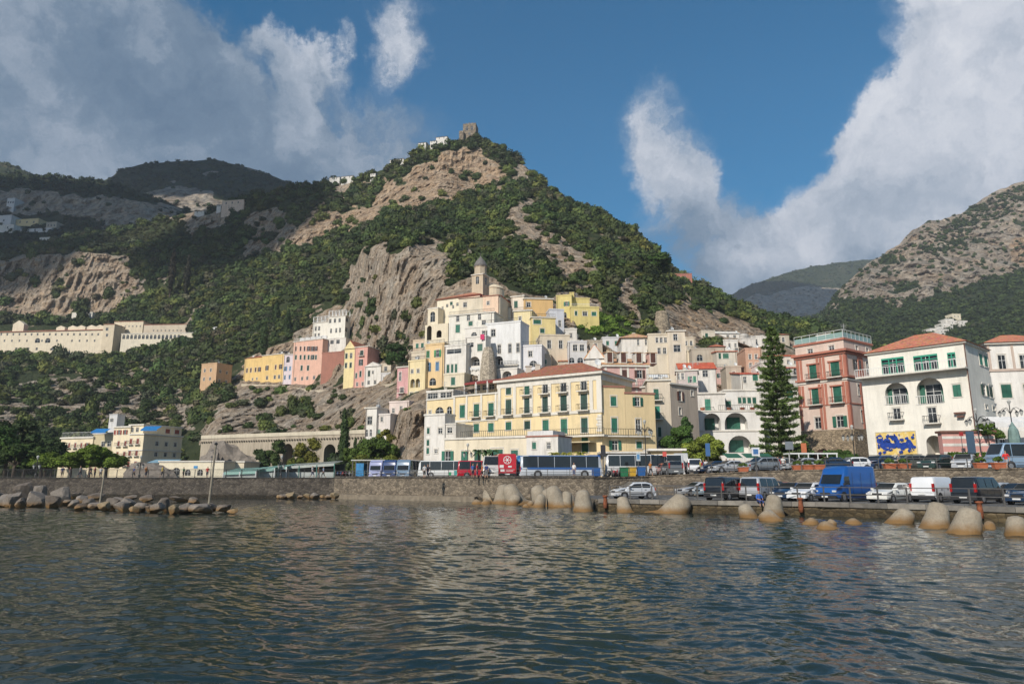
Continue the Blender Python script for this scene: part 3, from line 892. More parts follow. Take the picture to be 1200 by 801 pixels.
for tt, nm, lb, nn in ((tl2, 'misty_hill_woods', 'scrub over the round misty hill on the left', 4500), (tv, 'valley_woods', 'scrub on the cliffed mountain at the valley head', 3000)):
 q, qx, qy = sample_surface(tt, nn, lambda p, px, py, rock, r: (rock < .5) | (r.random(len(px)) < .15), nn)
 o = scatter(nm, q, NR.uniform(2.5, 5.5, len(q)), TONES[NR.choice(4, len(q))] * .8, protos_far); tag(o, lb, None, None, 'stuff')
def build_water():
 d0 = 1.0
 az = np.concatenate([np.arange(-math.pi, R(-58), R(2.0)), np.arange(R(-58), R(-42), R(.3)), np.arange(R(-42), R(42), R(0.085)), np.arange(R(42), R(58), R(.3)), np.arange(R(58), math.pi - 1e-6, R(2.0))])
 rr = [0.5, 2, 4, 6, 8]
 r = 9.0
 while r < 120:
  rr.append(r); r += max(0.045, 0.0034 * r)
 while r < 2900:
  rr.append(r); r *= 1.12
 rr = np.array(rr)
 A, Rr = np.meshgrid(az, rr)
 X = Rr * np.sin(A); Y = Rr * np.cos(A)
 gr = np.gradient(rr)[:, None] * np.ones_like(A)
 ga = np.gradient(az)[None, :] * Rr
 cell = np.maximum(gr, ga)
 Z = np.zeros_like(X); rs = np.random.default_rng(77)
 x = X.ravel(); y = Y.ravel(); cz = cell.ravel(); z = np.zeros_like(x)
 # slow drift of the phase so that crests are short and broken
 wx = x + 0.7 * np.sin(0.31 * x + 0.23 * y) + 0.35 * np.sin(0.9 * y - 0.5 * x + 1.0)
 wy = y + 0.6 * np.sin(0.27 * x - 0.35 * y + 2.0) + 0.3 * np.sin(1.1 * x + 0.4 * y)
 for k in range(64):
  lam = math.exp(rs.uniform(math.log(0.20), math.log(1.15)))
  th = rs.normal(R(-98), R(30))
  kk = 2 * math.pi / lam
  amp = 0.0039 * lam ** 0.8 * rs.uniform(0.6, 1.3)
  fade = np.clip((lam - 1.8 * cz) / (1.6 * cz + 1e-6), 0, 1)
  ph = kk * (wx * math.cos(th) + wy * math.sin(th)) + rs.uniform(0, 7)
  z += amp * fade * (np.sin(ph) + 0.25 * np.cos(2 * ph))
 nC, nR = len(az), len(rr)
 V = np.stack([x, y, z], -1)
 i = np.arange(nR - 1)[:, None] * nC + np.arange(nC)[None, :]
 j = np.arange(nR - 1)[:, None] * nC + (np.arange(nC)[None, :] + 1) % nC
 q = np.stack([i, j, j + nC, i + nC], -1).reshape(-1, 4)
 q = q[:, ::-1]
 m, g, b = newmat('sea_water')
 v = coords(g, kind='World')
 n1 = noise(g, v, 2.6, 4, 0.6); n2 = noise(g, v, 0.05, 3)
 g.l(ramp(g, n2, [(0.35, (0.012, 0.025, 0.026)), (0.65, (0.022, 0.034, 0.029))]), b.inputs['Base Color'])
 b.inputs['Roughness'].default_value = 0.02
 b.inputs['IOR'].default_value = 1.40
 bump(g, b, n1, 0.30, 0.05)
 me = np_mesh('sea_water', V, q, m, True, None, k=4)
 o = obj('sea_water', me)
 tag(o, 'dark rippled harbour water', None, None, 'structure')
build_water()
m = bpy.data.materials.new('haze_air'); m.use_nodes = True; m.node_tree.nodes.clear(); g = NT(m.node_tree)
o_ = g.n('ShaderNodeOutputMaterial'); v_ = g.n('ShaderNodeVolumePrincipled'); g.l(v_.outputs[0], o_.inputs['Volume'])
v_.inputs['Color'].default_value = (.80, .88, 1.0, 1); v_.inputs['Density'].default_value = HAZE; v_.inputs['Anisotropy'].default_value = 0.0
m.volume_intersection_method = 'FAST' if hasattr(m, 'volume_intersection_method') else None
o = MB().box(-3300, 3300, -3300, 3300, -1.9, 720).build('haze', m); tag(o, 'thin blue haze in the air over the bay', None, None, 'stuff')
def shade_cloud(c, rx, ry, rz, n, seed):
 r = np.random.default_rng(seed); V, Fc, off = [], [], 0
 for k in range(n):
  a, q = r.uniform(0, 6.28), r.random() ** .5; s = r.uniform(.28, .5) * (1 - .4 * q)
  v = ICO3[0] * (1 + .35 * (fbm(ICO3[0] * 2 + k * 5, 4, seed + k)[:, None] - .5)) * np.array([rx * s, ry * s, rz * s * 1.3]) + np.array([c[0] + rx * q * .8 * math.cos(a), c[1] + ry * q * .8 * math.sin(a), c[2] + r.uniform(-.1, .2) * rz])
  V.append(v); Fc.append(ICO3[1] + off); off += len(v)
 o = obj('shade_cloud', np_mesh('shade_cloud', np.concatenate(V), np.concatenate(Fc), paint('shade_cloud_white', (.8, .8, .8), 1.0, .02, .01), True)); tag(o, 'white clouds added out of view to shade the hills', None, None, 'stuff')
for tx, ty, tz, rx, ry in ((-385, 735, 200, 340, 235), (-185, 462, 170, 75, 55), (-360, 1060, 420, 300, 190), (760, 1950, 400, 680, 380), (-425, 452, 150, 125, 46), (-310, 790, 250, 150, 110)):  # clouds above and behind the view, added to cast shade on these hills
 k = (1300 - tz) / SUN_TO.z; shade_cloud((tx + SUN_TO.x * k, ty + SUN_TO.y * k, 1300), rx, ry, 120, 40, int(abs(tx)))
WINC = {}
TRIM = lambda: plaster((228, 220, 204))
IRON = lambda: paint('dark_iron', (0.03, 0.03, 0.03), 0.5)
WHITEP = lambda: paint('white_paint', (0.7, 0.7, 0.68), 0.5, 0.06)
def window(parent, P, rz, w, h, style, sc, arch=False, trim=True, near=True):
 """style: g closed shutters, o open shutters, d dark glass, w white casement; +b balcony, +s sill, +l glazed lattice"""
 w = max(0.3, round(w, 1)); h = max(0.4, round(h, 1))
 key = (w, h, style, sc, arch, trim, near)
 if key not in WINC:
  me = []
  dk = MB()
  if arch:
   r = w / 2
   pts = [(-r, -h / 2), (r, -h / 2)] + [(r * math.cos(t), h / 2 - r + r * math.sin(t)) for t in np.linspace(0, math.pi, 9)]
   vs = [(x, 0.16, z) for x, z in pts]
   dk.add(vs, [tuple(range(len(vs)))])
  else:
   dk.box(-w / 2, w / 2, 0.14, 0.18, -h / 2, h / 2)
  st = style[0]
  me.append(('window', dk.mesh('window', glassmat()), None))
  if trim and not arch:
   fr = MB(); t = 0.13 if w < 1.6 else 0.18
   fr.box(-w / 2 - t, -w / 2 - .002, -0.05, 0.02, -h / 2, h / 2 + t)
   fr.box(w / 2 + .002, w / 2 + t, -0.05, 0.02, -h / 2, h / 2 + t)
   fr.box(-w / 2 - t, w / 2 + t, -0.07, 0.02, h / 2 + t + .001, h / 2 + t * 1.9)
   fr.box(-w / 2 - t, w / 2 + t, -0.09, 0.02, -h / 2 - t * 0.8, -h / 2 - .002)
   me.append(('frame', fr.mesh('frame', TRIM()), 'window'))
  if st in 'dwo' and near:
   ca = MB(); q = 0.05
   ca.box(-w / 2, -w / 2 + q, 0.08, 0.13, -h / 2, h / 2); ca.box(w / 2 - q, w / 2, 0.08, 0.13, -h / 2, h / 2)
   ca.box(-q / 2, q / 2, 0.08, 0.13, -h / 2, h / 2)
   ca.box(-w / 2, w / 2, 0.075, 0.125, h / 2 - q, h / 2); ca.box(-w / 2, w / 2, 0.075, 0.125, -q / 2 + h * .12, q / 2 + h * .12)
   me.append(('casement', ca.mesh('casement', WHITEP()), 'window'))
  if st == 'g':
   for s in (-1, 1):
    sh = MB(); x0, x1 = (s * 0.015, s * (w / 2 - 0.01))
    x0, x1 = min(x0, x1), max(x0, x1)
    sh.box(x0, x1, 0.03, 0.075, -h / 2 + .02, h / 2 - .02)
    for k in range(int(h / 0.24)):
     z = -h / 2 + 0.12 + k * 0.24
     sh.box(x0 + .06, x1 - .06, 0.005, 0.03, z, z + 0.12)
    me.append(('shutter', sh.mesh('shutter', shuttermat(sc)), 'window'))
  if st == 'o':
   for s in (-1, 1):
    sh = MB(); x0, x1 = (s * (w / 2 + 0.03), s * (w + 0.02))
    x0, x1 = min(x0, x1), max(x0, x1)
    sh.box(x0, x1, -0.13, -0.08, -h / 2 + .02, h / 2 - .02)
    for k in range(int(h / 0.24)):
     z = -h / 2 + 0.12 + k * 0.24
     sh.box(x0 + .06, x1 - .06, -0.15, -0.13, z, z + 0.12)
    me.append(('shutter', sh.mesh('shutter', shuttermat(sc)), 'window'))
  if 'l' in style:
   la = MB()
   n = max(2, round(w / 0.8))
   la.box(-w / 2, w / 2, -0.02, 0.1, h / 2 - 0.22, h / 2); la.box(-w / 2, w / 2, -0.02, 0.1, -h / 2, -h / 2 + 0.25); la.box(-w / 2, w / 2, 0.0, 0.1, h * .2, h * .2 + .1)
   for k in range(n + 1):
    x = -w / 2 + k * w / n
    la.box(max(-w / 2, x - .06), min(w / 2, x + .06), -0.02 - .002 * 1, 0.098, -h / 2, h / 2)
   me.append(('lattice', la.mesh('lattice', paint('teal_joinery', sc, 0.5, 0.1)), 'window'))
  if 'b' in style:
   ba = MB(); e = 0.45; dpt = 0.75
   ba.box(-w / 2 - e, w / 2 + e, -dpt, 0.0, -h / 2 - 0.2, -h / 2 - 0.05)
   me.append(('balcony', ba.mesh('balcony', TRIM()), None))
   ra = MB(); zt = -h / 2 + 0.85
   ra.box(-w / 2 - e, w / 2 + e, -dpt, -dpt + .05, zt - .05, zt)
   ra.box(-w / 2 - e, -w / 2 - e + .05, -dpt, 0, zt - .05, zt + .001); ra.box(w / 2 + e - .05, w / 2 + e, -dpt, 0, zt - .05, zt + .001)
   n = int((w + 2 * e) / 0.22)
   for k in range(n + 1):
    x = -w / 2 - e + .02 + k * (w + 2 * e - .04) / n
    ra.box(x - .015, x + .015, -dpt + .01, -dpt + .04, -h / 2 - .05, zt - .05)
   me.append(('railing', ra.mesh('railing', IRON()), 'balcony'))
  WINC[key] = me
 root = None; sub = {}
 for nm, me, par in WINC[key]:
  if par is None:
   o = obj(nm, me, None, parent, P, (0, 0, rz)); sub[nm] = o
  else:
   obj(nm, me, None, sub[par])
 return sub.get('window')
def wall_face(mb, P0, u, inn, L, z0, z1, holes, rec=0.2):
 """wall with real openings; P0 bottom corner (x,y), u unit along, inn unit inward; holes (u0,u1,v0,v1,arch) v is world z"""
 us = sorted(set([0, L] + [max(0, min(L, h[0])) for h in holes] + [max(0, min(L, h[1])) for h in holes]))
 vs = sorted(set([z0, z1] + [max(z0, min(z1, h[2])) for h in holes] + [max(z0, min(z1, h[3])) for h in holes]))
 def p(a, z, d=0):
  return (P0[0] + u[0] * a + inn[0] * d, P0[1] + u[1] * a + inn[1] * d, z)
 for i in range(len(us) - 1):
  for j in range(len(vs) - 1):
   if us[i + 1] - us[i] < 1e-5 or vs[j + 1] - vs[j] < 1e-5: continue
   cu, cv = (us[i] + us[i + 1]) / 2, (vs[j] + vs[j + 1]) / 2
   if any(h[0] < cu < h[1] and h[2] < cv < h[3] for h in holes): continue
   mb.add([p(us[i], vs[j]), p(us[i + 1], vs[j]), p(us[i + 1], vs[j + 1]), p(us[i], vs[j + 1])], [(0, 1, 2, 3)])
 for (a, b, c, d, arch) in holes:
  r = (b - a) / 2
  if arch:
   rv = min(r, d - c - 0.05)
   arc = [(a + r - r * math.cos(t), d - rv + rv * math.sin(t)) for t in np.linspace(0, math.pi, 11)]
   m = 5
   for k in range(m):
    mb.add([p(a, d), p(*arc[k]), p(*arc[k + 1])], [(0, 1, 2)])
    mb.add([p(b, d), p(*arc[10 - k - 1]), p(*arc[10 - k])], [(0, 1, 2)])
   ring = [(a, c)] + arc + [(b, c)]
  else:
   ring = [(a, c), (a, d), (b, d), (b, c)]
  for k in range(len(ring)):
   q0, q1 = ring[k], ring[(k + 1) % len(ring)]
   mb.add([p(q0[0], q0[1]), p(q1[0], q1[1]), p(q1[0], q1[1], rec), p(q0[0], q0[1], rec)], [(0, 1, 2, 3)])
  if rec > 0.6:   # a deep loggia gets a back wall
   mb.add([p(a, c, rec), p(b, c, rec), p(b, d, rec), p(a, d, rec)], [(0, 1, 2, 3)])
def offset_quad(q, e):
 c = sum((Vector(p) for p in q), Vector((0, 0))) / 4
 out = []
 for i in range(4):
  a = Vector(q[i]) - Vector(q[i - 1]); b = Vector(q[(i + 1) % 4]) - Vector(q[i])
  na = Vector((a.y, -a.x)).normalized(); nb = Vector((b.y, -b.x)).normalized()
  k = na + nb; k = k / max(0.3, (1 + na.dot(nb)))
  out.append(Vector(q[i]) + k * e)
 return out
class Bld:
 """a block standing on A-B (front, left to right seen from the water), top and foot read at the corner nearest"""
 def __init__(s, px0, px1, top, bot, rot=0, Y=None, px2=None, depth=8.0, ref='R', H=None, foot=7.0, pymid=None, z0=None, z1=None, A=None, B=None):
  H = H or MAIN
  pm = pymid if pymid is not None else (top + bot) / 2
  pc = (px0 + px1) / 2
  if Y is None:
   Y = float(H.Y(np.array([pc]), np.array([bot]))[0]) - 0.5
  s.r = R(rot)
  u = (math.cos(s.r), -math.sin(s.r)); s.u = u; s.inn = (math.sin(s.r), math.cos(s.r))
  kc, k0, k1 = K(pc, pm), K(px0, pm), K(px1, pm)
  cx = kc * Y
  def hit(k, ox, oy, ux, uy):  # (ox+s ux)/(oy+s uy)=k
   return (k * oy - ox) / (ux - k * uy)
  if A is None:
   a = hit(k0, cx, Y, *u); b = hit(k1, cx, Y, *u)
   A = (cx + a * u[0], Y + a * u[1]); B = (cx + b * u[0], Y + b * u[1])
  s.A, s.B = A, B
  s.L = math.hypot(B[0] - A[0], B[1] - A[1])
  if px2 is not None:
   k2 = K(px2, pm)
   o = B if px2 > px1 else A
   d = hit(k2, o[0], o[1], *s.inn)
   if 0.5 < d < 60: depth = d
  s.D = depth
  s.pm = pm
  refp = B if ref == 'R' else A
  rpx = px1 if ref == 'R' else px0
  s.z1 = W(rpx, top, refp[1]).z if z1 is None else z1
  s.z0 = W(rpx, bot, refp[1]).z if z0 is None else z0
  s.foot = foot
  i = s.inn
  s.q = [A, B, (B[0] + i[0] * depth, B[1] + i[1] * depth), (A[0] + i[0] * depth, A[1] + i[1] * depth)]
  s.wins = {0: [], 1: [], 3: []}
 def frame(s, face):
  q = s.q
  P0, P1 = {0: (q[0], q[1]), 1: (q[1], q[2]), 3: (q[3], q[0]), 2: (q[2], q[3])}[face]
  L = math.hypot(P1[0] - P0[0], P1[1] - P0[1])
  u = ((P1[0] - P0[0]) / L, (P1[1] - P0[1]) / L)
  inn = (-u[1], u[0])
  return P0, u, inn, L
 def ray(s, px, py, face):
  P0, u, inn, L = s.frame(face)
  a, b, c = dirs(px, py)
  # (a t, b t) = P0 + u*k
  det = a * (-u[1]) - b * (-u[0])
  t = (P0[0] * (-u[1]) - P0[1] * (-u[0])) / det
  k = ((a * t - P0[0]) * u[0] + (b * t - P0[1]) * u[1])
  return k, EYE + c * t
 def win(s, style, pxs, pys, w, h, sc=GREEN, face=0, arch=False, trim=True, rec=0.2):
  """pxs centres read on the first row, pys centres read on the first column; w, h in photo pixels"""
  for px in pxs:
   k, _ = s.ray(px, pys[0], face)
   kl, _ = s.ray(px - w / 2, pys[0], face); kr, _ = s.ray(px + w / 2, pys[0], face)
   for py in pys:
    _, z = s.ray(pxs[0], py, face)
    _, za = s.ray(pxs[0], py - h / 2, face); _, zb = s.ray(pxs[0], py + h / 2, face)
    s.wins[face].append((style, k, z, abs(kr - kl), abs(za - zb), sc, arch, trim, rec))
  return s
 def build(s, parent, wall, name='wall', near=True):
  mb = MB()
  for face in (0, 1, 2, 3):
   P0, u, inn, L = s.frame(face)
   hs = []
   for (st, k, z, w, h, sc, arch, trim, rec) in s.wins.get(face, []):
    w2, h2 = max(0.3, round(w, 1)) / 2, max(0.4, round(h, 1)) / 2
    if k - w2 < 0.05 or k + w2 > L - 0.05 or z + h2 > s.z1 - 0.05:
     k = min(max(k, w2 + 0.06), L - w2 - 0.06)
     if L < 2 * w2 + 0.15: continue
     z = min(z, s.z1 - h2 - 0.08)
    if any(not (k + w2 <= a or k - w2 >= b or z + h2 <= c or z - h2 >= d) for a, b, c, d, _ in hs):
     continue
    hs.append((k - w2, k + w2, z - h2, z + h2, arch))
    if st == 'x':   # bare opening
     continue
    dd = rec - 0.2 + (0.012 if rec > 0.6 else 0)
    if st == 'g' and not arch and trim and rec <= .6 and w2 < .8:
     rv = RND.random(); st = 'o' if rv < .16 else ('d' if rv < .22 else st); sc = mulc(sc, RND.choice((.8, 1, 1.25)))
    pos = (P0[0] + u[0] * k + inn[0] * (dd if rec <= 0.6 else rec - 0.19), P0[1] + u[1] * k + inn[1] * (dd if rec <= 0.6 else rec - 0.19), z)
    rz = math.atan2(u[1], u[0])
    if rec > 0.6:
     window(parent, (pos[0], pos[1], z - h * 0.08), rz, w * 0.6, h * 0.72, st, sc, False, trim, near)
    else:
     window(parent, pos, rz, w, h, st, sc, arch, trim, near)
   if face in (0, 1, 3):
    wall_face(mb, P0, u, inn, L, s.z0 - s.foot, s.z1, hs, 0.25)
    # deep loggias
    for (st, k, z, w, h, sc, arch, trim, rec) in s.wins.get(face, []):
     if rec > 0.6:
      w2, h2 = max(0.3, round(w, 1)) / 2, max(0.4, round(h, 1)) / 2
      b = MB()
      pp = lambda a, d, zz: (P0[0] + u[0] * a + inn[0] * d, P0[1] + u[1] * a + inn[1] * d, zz)
      a0, a1, c0, c1 = k - w2 - .02, k + w2 + .02, z - h2 - .02, z + h2 + .02
      b.add([pp(a0, .26, c0), pp(a1, .26, c0), pp(a1, .26, c1), pp(a0, .26, c1), pp(a0, rec, c0), pp(a1, rec, c0), pp(a1, rec, c1), pp(a0, rec, c1)],
                              [(4, 5, 6, 7), (0, 1, 5, 4), (1, 2, 6, 5), (2, 3, 7, 6), (3, 0, 4, 7)])
      b.build('loggia', wall, parent)
   else:
    wall_face(mb, P0, u, inn, L, s.z0 - s.foot, s.z1, [])
  mb.add([(p[0], p[1], s.z1) for p in s.q], [(0, 1, 2, 3)])
  return mb.build(name, wall, parent)
 def cornice(s, parent, mat, z=None, e=0.3, h=0.3, name='cornice'):
  z = s.z1 if z is None else z
  q = offset_quad(s.q, e); qi = offset_quad(s.q, -0.02 if abs(z - s.z1) > .3 else -0.25)
  mb = MB()
  o = [(p.x, p.y) for p in q]
  if abs(z - s.z1) < 0.3:
   qi = offset_quad(s.q, -0.2)
   vs = [(*p, z + .003) for p in o] + [(*p, z + h) for p in o] + [(p.x, p.y, z + h) for p in qi] + [(p.x, p.y, z + .003) for p in qi]
  else:
   vs = [(*p, z) for p in o] + [(*p, z + h) for p in o] + [(p.x, p.y, z + h) for p in qi] + [(p.x, p.y, z) for p in qi]
  fs = []
  for i in range(4):
   j = (i + 1) % 4
   fs += [(i, j, 4 + j, 4 + i), (4 + i, 4 + j, 8 + j, 8 + i), (8 + i, 8 + j, 12 + j, 12 + i), (12 + i, 12 + j, j, i)]
  mb.add(vs, fs)
  return mb.build(name, mat, parent)
 def hip(s, parent, rise=2.0, mat=None, e=0.45, ridge=0.5, z=None):
  z = (s.z1 if z is None else z) + .01
  q = offset_quad(s.q, e); A, B, Cc, D = q
  if s.L >= s.D:
   m1 = (A + D) / 2; m2 = (B + Cc) / 2
   d = (m2 - m1).normalized() * min(s.D * ridge, s.L * 0.48)
   r1, r2 = m1 + d, m2 - d
   mb = MB().add([(*A, z), (*B, z), (*Cc, z), (*D, z), (*r1, z + rise), (*r2, z + rise)], [(0, 1, 5, 4), (1, 2, 5), (2, 3, 4, 5), (3, 0, 4), (3, 2, 1, 0)])
  else:
   m1 = (A + B) / 2; m2 = (D + Cc) / 2
   d = (m2 - m1).normalized() * min(s.L * ridge, s.D * 0.48)
   r1, r2 = m1 + d, m2 - d
   mb = MB().add([(*A, z), (*B, z), (*Cc, z), (*D, z), (*r1, z + rise), (*r2, z + rise)], [(0, 1, 4), (1, 2, 5, 4), (2, 3, 5), (3, 0, 4, 5), (3, 2, 1, 0)])
  return mb.build('roof', mat or tilemat(), parent)
 def shed(s, parent, rise=1.5, mat=None, e=0.35, gable=None):
  """roof rising from the front to the back"""
  z = s.z1 + .01; A, B, Cc, D = offset_quad(s.q, e)
  mb = MB().add([(*A, z), (*B, z), (*Cc, z + rise), (*D, z + rise), (*A, z - .2), (*B, z - .2), (*Cc, z + rise - .2), (*D, z + rise - .2)],
                      [(0, 1, 2, 3), (7, 6, 5, 4), (4, 5, 1, 0), (5, 6, 2, 1), (6, 7, 3, 2), (7, 4, 0, 3)])
  o = mb.build('roof', mat or tilemat(), parent)
  w = MB(); a, b, c, d = s.q
  w.add([(*a, s.z1), (*b, s.z1), (*c, s.z1), (*d, s.z1), (*c, s.z1 + rise - .2), (*d, s.z1 + rise - .2)], [(1, 2, 4), (0, 5, 3), (3, 5, 4, 2)])
  w.build('gable_wall', gable or plaster((225, 220, 208)), parent)
  return o
 def gable(s, parent, rise=2.0, mat=None, wallm=None, e=0.3, along=True):
  z = s.z1 + .01
  A, B, Cc, D = offset_quad(s.q, e)
  a, b, c, d = [Vector(p) for p in s.q]
  if along:   # ridge parallel to the front
   m1, m2 = (A + D) / 2, (B + Cc) / 2; n1, n2 = (a + d) / 2, (b + c) / 2
   mb = MB().add([(*A, z), (*B, z), (*Cc, z), (*D, z), (*m1, z + rise), (*m2, z + rise)], [(0, 1, 5, 4), (2, 3, 4, 5), (0, 4, 3), (1, 2, 5)])
   w = MB().add([(*a, z), (*d, z), (*n1, z + rise * .93), (*b, z), (*c, z), (*n2, z + rise * .93)], [(0, 2, 1), (3, 4, 5)])
   w.v = [(x + (Vector(s.u) * (-0.31 if i < 3 else 0.31)).x, y + (Vector(s.u) * (-0.31 if i < 3 else 0.31)).y, zz) for i, (x, y, zz) in enumerate(w.v)]
  else:
   m1, m2 = (A + B) / 2, (D + Cc) / 2; n1 = (a + b) / 2
   mb = MB().add([(*A, z), (*B, z), (*Cc, z), (*D, z), (*m1, z + rise), (*m2, z + rise)], [(1, 2, 5, 4), (3, 0, 4, 5), (0, 1, 4), (2, 3, 5)])
   w = MB().add([(*a, z), (*b, z), (*n1, z + rise * .93)], [(0, 1, 2)])
   w.v = [(x - s.inn[0] * .32, y - s.inn[1] * .32, zz) for x, y, zz in w.v]
  o = mb.build('roof', mat or tilemat(), parent)
  w.build('gable_wall', wallm or plaster((225, 220, 208)), parent)
  return o
 def pt(s, fu, d, z):
  return Vector((s.A[0] + s.u[0] * s.L * fu + s.inn[0] * d, s.A[1] + s.u[1] * s.L * fu + s.inn[1] * d, z))
 def slab(s, parent, name, mat, f0, f1, za, zb, out=0.15, face=0, inn=0.0):
  """a box standing `out` proud of a face between fractions f0..f1 and heights za..zb"""
  P0, u, i, L = s.frame(face)
  mb = MB()
  def p(a, d, z): return (P0[0] + u[0] * a - i[0] * d, P0[1] + u[1] * a - i[1] * d, z)
  a0, a1 = f0 * L, f1 * L
  vs = [p(a0, out, za), p(a1, out, za), p(a1, -inn, za), p(a0, -inn, za), p(a0, out, zb), p(a1, out, zb), p(a1, -inn, zb), p(a0, -inn, zb)]
  mb.add(vs, [(3, 2, 1, 0), (4, 5, 6, 7), (0, 1, 5, 4), (1, 2, 6, 5), (2, 3, 7, 6), (3, 0, 4, 7)])
  return mb.build(name, mat, parent)
 def rail(s, parent, f0, f1, z, out=0.9, face=0, mat=None, h=1.0, name='railing', step=0.35, slabm=None):
  P0, u, i, L = s.frame(face)
  rz = math.atan2(u[1], u[0]); a0, a1 = f0 * L, f1 * L
  mb = MB(); mb.box(0, a1 - a0, -.03, .03, h - .06, h)
  mb.box(0, a1 - a0, -.02, .02, 0.06, 0.1)
  n = max(2, int((a1 - a0) / step))
  for k in range(n + 1):
   x = k * (a1 - a0) / n
   mb.box(x - .02, x + .02, -.015, .015, 0, h - .06)
  mb.build(name, mat or IRON(), parent, loc=(P0[0] + u[0] * a0 - i[0] * out, P0[1] + u[1] * a0 - i[1] * out, z), rot=(0, 0, rz))
  if slabm:
   s.slab(parent, 'balcony', slabm, f0, f1, z - .18, z - .001, out + .05, face)
def T(b, name, label, cat='house', group='houses climbing the hill above the harbour'):
 return empty(name, (0, 0, 0), 0, label, cat, group)
def cap(b, root, mat, e=0.15, h=0.35): return b.cornice(root, mat, None, e, h)
def chimney(parent, p, w=0.7, h=1.4, mat=None):
 mb = MB().box(-w / 2, w / 2, -w / 2, w / 2, -0.6, h).box(-w * .62, w * .62, -w * .62, w * .62, h, h + .15)
 mb.build('chimney', mat or plaster((214, 204, 186)), parent, loc=p)
def dish(parent, p, r=0.55, rz=0.3):
 mb = MB(); n = 12
 vs = [(0, 0.14, 0)] + [(r * math.cos(2 * math.pi * k / n), 0, r * math.sin(2 * math.pi * k / n)) for k in range(n)]
 mb.add(vs, [(0, 1 + k, 1 + (k + 1) % n) for k in range(n)]); mb.tube([(0, .15, 0), (0, .3, -r), (0, .3, -r - 0.7)], .04, 5)
 mb.build('satellite_dish', WHITEP(), parent, loc=p, rot=(R(-20), 0, rz))
def tank(parent, p, r=0.7, h=1.1, mat=None):
 MB().lathe([(r, 0), (r, h), (r * .6, h + .25), (.1, h + .3)], 12).build('water_tank', mat or paint('grey_plastic', (0.4, 0.41, 0.42), 0.5), parent, loc=p)
def antenna(parent, p, h=2.5):
 mb = MB().tube([(0, 0, -.5), (0, 0, h)], .035, 5)
 for k in range(4): mb.box(-.5 + .05 * k, .5 - .05 * k, -.012, .012, h - .2 - .22 * k, h - .17 - .22 * k)
 mb.build('antenna', paint('aluminium', (0.4, 0.4, 0.4), 0.4), parent, loc=p)
WH = plaster((230, 223, 211), 1.5); CREAM = plaster((235, 218, 182)); BEIGE = plaster((216, 198, 168)); STONEP = plaster((196, 180, 156), 1.6)
YEL = plaster((240, 212, 148), 0.8); LEMON = plaster((226, 204, 100)); OCH = plaster((226, 178, 92)); PINK = plaster((228, 176, 160)); LILAC = plaster((214, 190, 196))
PEACH = plaster((234, 196, 160)); GREYW = plaster((214, 212, 210)); BRICKP = plaster((178, 112, 88)); DPINK = plaster((186, 108, 96))
STONE = stonemat('rubble_stone', (0.20, 0.17, 0.13), (0.33, 0.28, 0.21), 1.6)
QUAYSTONE = stonemat('quay_stone', (0.13, 0.11, 0.09), (0.27, 0.23, 0.18), 2.6)
DARKSTONE = stonemat('dark_quay_stone', (0.07, 0.06, 0.052), (0.13, 0.115, 0.10), 2.4)
